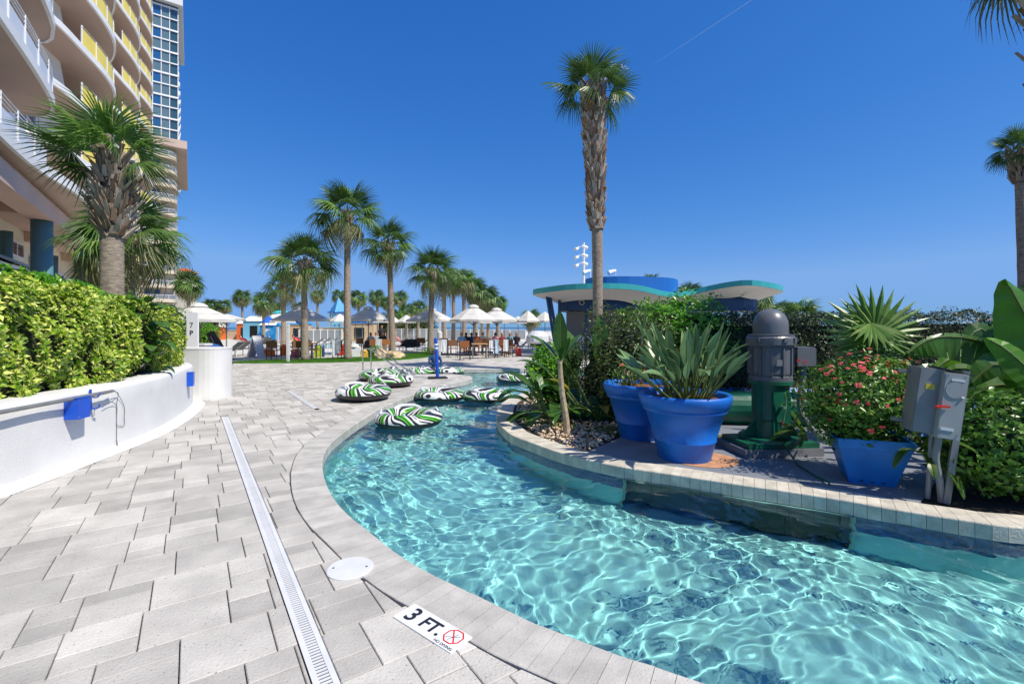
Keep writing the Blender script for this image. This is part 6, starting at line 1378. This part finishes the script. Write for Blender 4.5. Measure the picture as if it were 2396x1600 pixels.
for px, Y, z, w, m, lab in ((935, 29.6, .38, .5, M_orange, 'orange towel on a lounger right of the collared palm'), (745, 33.8, .38, .55, M_towel, 'white towel on the first lounger of the row'), (783, 35, .38, .55, M_towel, 'white towel on the third lounger of the row'), (890, 31.8, .38, .5, M_towl, 'blue and white towel on a lounger behind the handrail'), (975, 31.3, .38, .5, M_towel, 'white towel on the lounger near the fence')):
    t = thing('towel', lab, 'towel', (U(px, Y), Y, z), .3, 'towels spread on loungers'); b = MB(); b.box((0, 0, 0), (.9, w, .04), .2); b.add([(-.5, -w / 2, 0), (.1, -w / 2, .02), (.1, w / 2, .02), (-.5, w / 2, 0), (-.75, -w / 2, .3), (-.75, w / 2, .3)], [(0, 3, 5, 4)]); b.build('cloth', m, t)
# bags and small things on the deck
def bag(px, Y, w, h, m, lab, z=0, name='beach_bag', cat='bag'):
    t = thing(name, lab, cat, (U(px, Y), Y, z), .3); b = MB(); b.prism([(-w / 2, -w * .3), (w / 2, -w * .3), (w * .45, w * .3), (-w * .45, w * .3)], 0, h * .8); b.lathe([(w * .42, h * .8), (w * .3, h), (.01, h * 1.02)], 8, cap=False); b.build('bag_body', m, t)
    b = MB(); b.tube([(-w * .25, 0, h * .9), (-w * .2, 0, h * 1.25), (w * .2, 0, h * 1.25), (w * .25, 0, h * .9)], .012, 5); b.build('handle', M_dark, t)
M_lime = mat('lime green nylon', (.42, .50, .02), .6); M_pink2 = mat('pink patterned cloth', (.70, .10, .22), .8, var=.6, scale=30); M_yelb = mat('yellow towel', (.75, .42, .06), .8)
for a in ((744, 24.5, .38, .62, M_lime, 'lime green backpack beside the lounger right of the medium palm'), (754, 24.6, .25, .55, M_navy, 'blue bag beside the lime green backpack'), (692, 24.0, .42, .45, M_pink2, 'pink patterned bag behind the white pole'), (630, 25, .6, .42, M_orange, 'orange red cooler bag behind the brown chair'), (664, 26, .35, .6, M_orange, 'orange cloth bundle left of the white pole'), (617, 26, .25, .28, M_lblue, 'small light blue bag left of the orange cooler'), (853, 23.6, .34, .42, M_yelb, 'yellow and blue bag under the steel handrail'), (829, 24, .6, .7, M_towel, 'white towel bundle right of the tallest palm foot'), (1213, 25.2, .3, .45, M_red, 'red cooler near the plants on the right'), (802, 26.5, .45, .6, M_red, 'red bag behind the tallest palm trunk')): bag(*a)
# black stroller / cleaner cart left
t = thing('folded_stroller', 'black folded stroller standing on the low grey wall end', 'stroller', (U(506, 19), 19, 0)); b = MB(); b.tube([(-.25, 0, 1.35), (0, 0, .9), (.35, 0, .45), (.5, 0, .1)], [.16, .2, .12, .06], 8); b.build('folded_seat', M_black, t)
for q in ((.45, -.2, .12), (.45, .2, .12), (-.1, -.2, .7)): b = MB(); b.tube([(q[0], q[1] - .03, q[2]), (q[0], q[1] + .03, q[2])], .12, 12); b.build('wheel', M_dark, t)
b = MB(); b.beam((-.35, .0, 1.3), (.45, 0, .5), .03); b.beam((-.1, -.2, 1.2), (.4, -.2, .2), .03); b.build('frame_bars', M_galv, t)
t = thing('towel_cabinet', 'blue arched towel cabinet behind the white sign board', 'cabinet', (U(478, 16.5), 16.5, 0)); b = MB(); pf = [(-.45, 0), (.45, 0), (.45, .85), (.3, .95), (0, 1.0), (-.3, .95), (-.45, .85)]
b.add([(x, -.3, z) for x, z in pf] + [(x, .3, z) for x, z in pf], [tuple(range(7)), tuple(range(13, 6, -1))] + [(i, (i + 1) % 7, 7 + (i + 1) % 7, 7 + i) for i in range(7)]); b.build('cabinet_body', mat('cabinet blue', (.03, .10, .30), .5), t); b = MB(); b.box((0, -.31, .86), (.95, .03, .03)); b.build('trim', M_tan, t)
lowwall(455, 486, 14.2, 1.02, 'short grey wall piece between the pier and the blue cabinet', mat('pale grey stucco', (.55, .57, .60), .8), .3)
t = thing('a_frame_sign', 'white folding A frame sign standing on the deck', 'sign', (U(600, 24.6), 24.6, 0), 1.35)
for sg in (-1, 1): b = MB(); b.add([(-.3, sg * .36, 0), (.3, sg * .36, 0), (.3, 0, 1.12), (-.3, 0, 1.12), (-.3, sg * .33, 0), (.3, sg * .33, 0), (.3, -.03 * sg, 1.10), (-.3, -.03 * sg, 1.10)], [(0, 1, 2, 3), (7, 6, 5, 4), (0, 4, 5, 1), (1, 5, 6, 2), (2, 6, 7, 3), (3, 7, 4, 0)]); b.build('sign_panel', M_whitepl, t)
b = MB(); b.beam((.31, -.3, .15), (.31, .3, .15), .015); b.build('spreader', M_galv, t)
for px, Y, h, r_, lab in ((674, 20.7, 1.72, .052, 'white square post at the left end of the grass strip'), (650, 27, 1.6, .05, 'white thin post with a black fitting behind the brown chair'), (1029, 25.5, 1.95, .05, 'white post carrying a white can behind the blue post')):
    t = thing('white_post', lab, 'post', (U(px, Y), Y, 0)); b = MB(); b.box((0, 0, h / 2), (r_ * 2, r_ * 2, h)); b.build('post', M_whitepl, t)
    b = MB(); b.box((0, 0, h - .1 if px == 674 else h + .03), (r_ * 2.2, r_ * 2.2, .05)); b.build('post_cap', M_whitepl if px != 650 else M_dark, t)
    if px == 1029: b = MB(); b.lathe([(.14, .98), (.14, 1.28), (.05, 1.36), (.03, 1.5)], 14); b.build('white_can', M_whitepl, t)
# blue post and handrails
t = thing('blue_post', 'blue foam wrapped post with two white bands on a black base', 'post', G(1024, 885) + (.0,))
b = MB(); b.box((0, 0, .02), (.56, .40, .04), .3); b.build('base_plate', M_black, t)
b = MB(); b.tube([(0, 0, .04), (-.06, 0, 1.20)], .052, 16); b.lathe([(.052, 1.2), (.04, 1.24), (.001, 1.255)], 16, (-.06, 0, 0)); b.build('foam_tube', M_blue, t)
for z in (.93, 1.04): b = MB(); b.tube([(-.06 * z / 1.2, 0, z - .028), (-.06 * z / 1.2, 0, z + .028)], .0545, 16); b.build('white_band', M_towel, t)
for k, (a, c, d) in enumerate((((849, 872), (860, 822), (954, 879)), ((868, 868), (893, 818), (969, 877)))):
    bx, by = G(*a); ex, ey = G(*d); t = thing('handrail', ('nearer' if k == 0 else 'farther') + ' stainless steel handrail sloping down to the river steps', 'handrail', (bx, by, 0)); h = .84
    v = Vector((ex - bx, ey - by, 0)); u = v.normalized()
    path = [(0, 0, 0), (0, 0, h - .08), tuple(u * .04 + Vector((0, 0, h - .02))), tuple(u * .12 + Vector((0, 0, h))), tuple(u * .32 + Vector((0, 0, h))), tuple(u * .42 + Vector((0, 0, h - .04))), tuple(v + Vector((0, 0, .0)))]
    b = MB(); b.tube(path, .022, 8); b.build('rail', M_steel, t)
    b = MB(); b.lathe([(.05, 0), (.05, .012), (.025, .016)], 12); b.lathe([(.05, 0), (.05, .012), (.025, .016)], 12, tuple(v)); b.build('floor_collars', M_steel, t, kind='stuff')
# ---------------------------------------------------------------- inner tubes
M_tube = bpy.data.materials.new('printed vinyl'); M_tube.use_nodes = True; N = M_tube.node_tree.nodes; L = M_tube.node_tree.links; pb = N['Principled BSDF']; pb.inputs['Roughness'].default_value = .28
tc = N.new('ShaderNodeTexCoord'); sp = N.new('ShaderNodeSeparateXYZ'); L.new(tc.outputs['Object'], sp.inputs[0])
an = N.new('ShaderNodeMath'); an.operation = 'ARCTAN2'; L.new(sp.outputs['Y'], an.inputs[0]); L.new(sp.outputs['X'], an.inputs[1])
ns = N.new('ShaderNodeTexNoise'); ns.inputs['Scale'].default_value = 1.5; ns.inputs['Detail'].default_value = .5; L.new(tc.outputs['Object'], ns.inputs['Vector'])
ad = N.new('ShaderNodeMath'); ad.operation = 'MULTIPLY_ADD'; ad.inputs[1].default_value = 2.6; L.new(ns.outputs['Fac'], ad.inputs[0]); L.new(an.outputs[0], ad.inputs[2])
ad2 = N.new('ShaderNodeMath'); ad2.operation = 'MULTIPLY_ADD'; ad2.inputs[1].default_value = 2.5; L.new(sp.outputs['Z'], ad2.inputs[0]); L.new(ad.outputs[0], ad2.inputs[2])
mu = N.new('ShaderNodeMath'); mu.operation = 'MULTIPLY'; mu.inputs[1].default_value = 6 / (2 * PI); L.new(ad2.outputs[0], mu.inputs[0])
fr = N.new('ShaderNodeMath'); fr.operation = 'FRACT'; L.new(mu.outputs[0], fr.inputs[0])
cr = N.new('ShaderNodeValToRGB'); cr.color_ramp.interpolation = 'CONSTANT'; L.new(fr.outputs[0], cr.inputs[0]); e = cr.color_ramp.elements
BK, WH, GR = (.03, .028, .03, 1), (.80, .82, .82, 1), (.09, .48, .02, 1)
stops = [(0, BK), (.20, WH), (.34, BK), (.42, WH), (.50, BK), (.62, GR), (.72, BK), (.80, GR), (.90, WH)]
while len(e) < len(stops): e.new(.5)
for q, (p_, c_) in zip(e, stops): q.position = p_; q.color = c_
gt = N.new('ShaderNodeMath'); gt.operation = 'GREATER_THAN'; gt.inputs[1].default_value = -.008; L.new(sp.outputs['Z'], gt.inputs[0])
mx = N.new('ShaderNodeMix'); mx.data_type = 'RGBA'; L.new(gt.outputs[0], mx.inputs[0]); mx.inputs[6].default_value = BK; L.new(cr.outputs[0], mx.inputs[7]); L.new(mx.outputs[2], pb.inputs['Base Color'])
def torus(R, r, sz=1.0, n=40, m_=14, wob=0):
    b = MB()
    for i in range(n):
        a = 2 * PI * i / n; w_ = 1 + wob * math.sin(a * 20)
        for j in range(m_):
            q = 2 * PI * j / m_; rr_ = R + r * math.cos(q); b.v.append((rr_ * math.cos(a), rr_ * math.sin(a), r * sz * math.sin(q)))
    for i in range(n):
        for j in range(m_): b.f.append((i * m_ + j, ((i + 1) % n) * m_ + j, ((i + 1) % n) * m_ + (j + 1) % m_, i * m_ + (j + 1) % m_)); b.m.append(0)
    return b
tm = torus(.44, .155, .84).mesh('vinyl_ring', M_tube, True); M_meshf = mat('dark mesh floor', (.05, .05, .055), .7)
def floatring(x, y, z, rz, lab, tilt=(0, 0), s_=1.0):
    t = thing('inner_tube', lab, 'inner tube', (x, y, z), rz, 'black green and white inner tubes'); t.rotation_euler = (tilt[0], tilt[1], rz); t.scale = (s_,) * 3
    link('vinyl_ring', tm, t)
    b = MB(); b.tube(catmull([(-.24, .34, .11), (-.12, .42, .155), (.12, .42, .155), (.24, .34, .11)], .06).tolist(), .034, 8); b.build('backrest_pillow', M_whitepl, t)
    b = MB(); b.lathe([(.32, -.04), (.001, -.05)], 24, cap=False); b.build('mesh_floor', M_meshf, t)
    for sx in (-1, 1): b = MB(); b.tube(catmull([(sx * .50, -.12, .12), (sx * .47, -.02, .185), (sx * .49, .08, .13)], .05).tolist(), .012, 6); b.build('grab_handle', M_whitepl, t)
    b = MB(); b.lathe([(.028, .0), (.028, .012), (.012, .02)], 10, (-.12, -.43, .138)); b.build('valve', M_whitepl, t)
    return t
wz = WZ + .03
for x, y, z, rz, lab in ((*G(943, 1003, -.13), wz + .06, .3, 'inner tube floating alone nearest the camera'), (*G(1023, 940, -.13), wz + .06, 1.6, 'inner tube floating behind the nearest one, left of the pair'), (*G(1138, 942, -.13), wz + .06, 2.3, 'inner tube floating against the tip of the island'), (*G(1205, 896, -.13), wz + .06, 4.0, 'inner tube floating far back right beside the island plants')):
    floatring(x, y + .45, z, rz, lab)
gx_, gy_ = G(833, 943); floatring(gx_, gy_ + .5, .16, .9, 'inner tube lying on the paving nearest the pool edge')
gx_, gy_ = G(903, 909); floatring(gx_, gy_ + .5, .16, 3.2, 'inner tube lying on the deck behind the nearest dry one')
gx_, gy_ = G(878, 896); floatring(gx_ - .1, gy_ + .75, .17, 5.2, 'inner tube leaning at the back of the dry group', (.1, 0))
floatring(*G(1048, 874, -.13), WZ + .09, 2.0, 'inner tube floating beyond the blue post')
floatring(*G(975, 876, -.13), WZ + .09, 4.4, 'inner tube floating far back left of the blue post')
# ---------------------------------------------------------------- people
M_skin = mat('skin', (.46, .24, .16), .5); M_skin2 = mat('tanned skin', (.32, .155, .09), .5); M_hair = mat('dark hair', (.03, .018, .012), .6); M_hairb = mat('fair hair', (.35, .22, .10), .6)
def body(pose):
    J = {'pel': (0, 0, .50), 'chest': (0, .05, .88), 'neck': (0, .06, 1.04), 'head': (0, .03, 1.16), 'top': (0, .03, 1.25)}
    if pose == 'sit': J.update(kL=(-.12, -.44, .50), fL=(-.12, -.46, .08), tL=(-.12, -.60, .03), kR=(.12, -.44, .50), fR=(.13, -.40, .08), tR=(.13, -.54, .03), eL=(-.25, -.02, .74), hL=(-.16, -.30, .70), eR=(.25, -.02, .74), hR=(.14, -.32, .74))
    elif pose == 'lie': J.update(pel=(0, 0, .42), chest=(0, .30, .66), neck=(0, .42, .78), head=(0, .47, .90), top=(0, .50, .99), kL=(-.11, -.40, .62), fL=(-.11, -.80, .42), tL=(-.11, -.84, .54), kR=(.11, -.44, .50), fR=(.11, -.88, .42), tR=(.11, -.92, .54), eL=(-.26, .12, .56), hL=(-.24, -.12, .48), eR=(.26, .12, .56), hR=(.22, -.12, .48))
    else: J.update(pel=(0, 0, .92), chest=(0, .0, 1.30), neck=(0, .0, 1.48), head=(0, -.02, 1.60), top=(0, -.02, 1.70), kL=(-.10, -.03, .50), fL=(-.10, .02, .08), tL=(-.10, -.14, .03), kR=(.10, .02, .50), fR=(.11, .08, .08), tR=(.11, -.08, .03), eL=(-.27, .03, 1.12), hL=(-.26, -.08, .88), eR=(.27, .03, 1.12), hR=(.25, -.10, .90))
    c = Vector(J['chest']); J['sL'] = tuple(c + Vector((-.17, 0, .08))); J['sR'] = tuple(c + Vector((.17, 0, .08)))
    p_ = Vector(J['pel']); J['hpL'] = tuple(p_ + Vector((-.09, 0, 0))); J['hpR'] = tuple(p_ + Vector((.09, 0, 0)))
    rad = dict(pel=.13, chest=.135, neck=.052, head=.088, top=.07, kL=.058, fL=.042, tL=.035, kR=.058, fR=.042, tR=.035, eL=.04, hL=.034, eR=.04, hR=.034, sL=.055, sR=.055, hpL=.09, hpR=.09)
    ed = [('pel', 'chest'), ('chest', 'neck'), ('neck', 'head'), ('head', 'top'), ('pel', 'hpL'), ('pel', 'hpR'), ('hpL', 'kL'), ('kL', 'fL'), ('fL', 'tL'), ('hpR', 'kR'), ('kR', 'fR'), ('fR', 'tR'), ('chest', 'sL'), ('chest', 'sR'), ('sL', 'eL'), ('eL', 'hL'), ('sR', 'eR'), ('eR', 'hR')]
    ks = list(J); me = bpy.data.meshes.new('body'); me.from_pydata([J[k] for k in ks], [(ks.index(a), ks.index(b_)) for a, b_ in ed], [])
    o = bpy.data.objects.new('tmp', me); COL.objects.link(o); md = o.modifiers.new('s', 'SKIN'); sv = me.skin_vertices[0].data
    for i, k in enumerate(ks): sv[i].radius = (rad[k], rad[k] * (.8 if k in ('pel', 'chest') else 1)); sv[i].use_root = (k == 'pel')
    o.modifiers.new('u', 'SUBSURF').levels = 1; dg = bpy.context.evaluated_depsgraph_get(); me2 = bpy.data.meshes.new_from_object(o.evaluated_get(dg)); bpy.data.objects.remove(o)
    me2.shade_smooth(); return me2, J
BODY = {p: body(p) for p in ('sit', 'lie', 'stand')}
def person(pose, px, Y, rz, lab, shirt, shorts, hair=None, z=0.0, skin=None, s_=1.0):
    me0, J = BODY[pose]; x = U(px, Y); t = thing('person', lab, 'person', (x, Y, z), rz, None); t.scale = (s_,) * 3
    me = me0.copy(); me.name = 'body'; me.materials.clear(); me.materials.append(skin or M_skin); link('body', me, t)
    def shell(name, cond, m, off):
        vs = [v.co + v.normal * off for v in me0.vertices]; fs = [tuple(p.vertices) for p in me0.polygons if cond(p.center)]
        if not fs: return
        use = sorted({i for f in fs for i in f}); mp = {i: k for k, i in enumerate(use)}; b = MB(); b.v = [tuple(vs[i]) for i in use]; b.f = [tuple(mp[i] for i in f) for f in fs]; b.m = [0] * len(fs); b.build(name, m, t, smooth=True)
    pz, cz, nk = Vector(J['pel']), Vector(J['chest']), Vector(J['neck']); ax = (nk - pz).normalized()
    shell('shirt', lambda c: (c - pz).dot(ax) > .02 and (c - nk).dot(ax) < -.01 and abs(c.x) < .24, shirt, .014)
    shell('shorts', lambda c: (c - pz).dot(ax) <= .05 and (c - pz).length < .34, shorts, .012)
    hd = Vector(J['head']); tp = Vector(J['top'])
    shell('hair', lambda c: (c - hd).length < .16 and (c.z > tp.z - .035 or (c.y > hd.y + .02 and c.z > hd.z - .07)), hair or M_hair, .012)
    return t
K = lambda n, c: mat(n, c, .85)
ks_ = [(1080, 26.9, .2, 'person in a light blue shirt seated left under the largest umbrella', K('sky blue cloth', (.20, .45, .72)), M_dark), (1091, 27.6, 2.9, 'person in a dark top seated beside the light blue shirt', K('black cloth', (.02, .02, .025)), M_dark), (1103, 27.2, 3.3, 'person in a navy and red top at the umbrella pole', K('navy cloth', (.02, .03, .09)), M_dark), (1115, 27.8, .1, 'person in an orange top seated right of the umbrella pole', K('orange cloth', (.75, .18, .05)), M_dark), (1176, 26.4, .5, 'person in a maroon top seated at the right hand table', K('maroon cloth', (.18, .02, .03)), M_dark), (1192, 26.6, 5.6, 'person in a teal sleeveless top at the right hand table', K('teal cloth', (.08, .25, .32)), M_dark), (1208, 27.4, 5.9, 'person in black seated nearest the banana leaves', K('black cloth', (.02, .02, .025)), M_dark), (880, 29.4, .4, 'person in a grey patterned shirt seated behind the handrail', K('grey cloth', (.35, .37, .38)), M_dark), (866, 28.4, 5.9, 'person in a white cap and shirt between the palm trunks', K('white cloth', (.70, .70, .70)), M_dark), (895, 28.8, .2, 'person with dark hair in a black top near the collared palm', K('black cloth', (.02, .02, .025)), M_dark), (1160, 27.9, 2.5, 'person in a pink top behind the wooden table', K('pink cloth', (.70, .28, .30)), M_dark), (1130, 28.4, .3, 'person in a white shirt behind the wooden table', K('white cloth', (.70, .70, .70)), M_dark)]
for px, Y, rz, lab, sh, so in ks_:
    person('sit', px, Y, rz, lab, sh, so, skin=M_skin2 if px % 2 else M_skin)
person('lie', 578, 33.5, 1.6, 'person in a red swimsuit lying on a lounger behind the A frame sign', M_red, M_red); person('lie', 700, 35.2, 1.5, 'tanned person in red lying under the dark shaded umbrella', M_red, M_red, skin=M_skin2); person('lie', 940, 35.5, 1.6, 'person lying on a lounger before the pale fence', K('pink cloth', (.70, .28, .30)), M_dark); person('lie', 632, 35.4, 1.9, 'fair haired person lying on a lounger near the blue play panel', K('white cloth', (.70, .70, .70)), M_dark, M_hairb)
person('stand', 893, 33, .6, 'standing person with long dark hair and a dark top near the collared palm', K('black cloth', (.02, .02, .025)), M_dark)
gxx, gyy = G(1022, 872, -.13); t = person('sit', 1018, gyy + .3, .4, 'tanned person riding the inner tube beyond the blue post', M_navy, M_navy, z=-.50, skin=M_skin2)
# dark clutter on the loungers: bags on the middle group
for px, Y, lab in ((958, 29.4, 'large black beach bag on the dark lounger'), (972, 30, 'black bag beside the large black beach bag'), (865, 27, 'dark bag under the half shaded umbrella'), (1140, 29, 'black backpack behind the wooden table'), (1150, 29.5, 'black bag on the far table right of the wooden table'), (715, 31, 'dark bag right of the medium palm trunk')):
    bag(px, Y, .6, .5, M_black, lab, .3)
# grill hood / white cover right
t = thing('covered_stand', 'white rounded cover on a stand behind the banana leaves', 'cover', (U(1258, 25), 25, 0)); b = MB(); b.lathe([(.55, .7), (.62, .8), (.6, 1.1), (.4, 1.32), (.001, 1.38)], 16, cap=False); b.build('white_cover', M_whitepl, t); b = MB(); b.tube([(0, 0, 0), (0, 0, .8)], .07, 8); b.build('stand', M_dark, t)
# railing and sign at the right
t = thing('rail_sign', 'teal sign board hung on a thin white railing at the far right', 'sign', (U(2310, 14), 14, 0)); b = MB()
for px in (2262, 2346, 2390): x = U(px, 14) - t.location[0]; b.beam((x, 0, 0), (x, 0, 1.83), .03)
b.beam((-.9, 0, 1.83), (1.4, 0, 1.83), .025); b.beam((-.9, 0, 1.72), (1.4, 0, 1.72), .02); b.build('railing', M_whitemetal, t)
b = MB(); b.box((0, -.03, 1.64), (.62, .02, .22)); b.build('sign_board', mat('teal sign', (.01, .25, .24), .5), t); b = MB(); b.box((0, -.03, 1.79), (.75, .02, .07)); b.build('header_board', M_lowwall, t)
# contrail
t = thing('contrail', 'thin white aircraft vapour trail high in the sky', 'contrail', at(1640, 80, 5000)); a = Vector(at(1760, 0, 5000)) - t.location; c = Vector(at(1532, 150, 5000)) - t.location
b = MB(); b.tube([a * 1.6, a, (a + c) / 2, c], [4, 3.6, 3.0, .8], 6); m = mat('vapour', (.8, .8, .8), 1); nt = m.node_tree; tr = nt.nodes.new('ShaderNodeBsdfTransparent'); mx = nt.nodes.new('ShaderNodeMixShader'); mx.inputs[0].default_value = .80; nt.links.new(nt.nodes['Principled BSDF'].outputs[0], mx.inputs[1]); nt.links.new(tr.outputs[0], mx.inputs[2]); nt.links.new(mx.outputs[0], nt.nodes['Material Output'].inputs[0]); b.build('trail', m, t)
print('objects', len(bpy.data.objects))
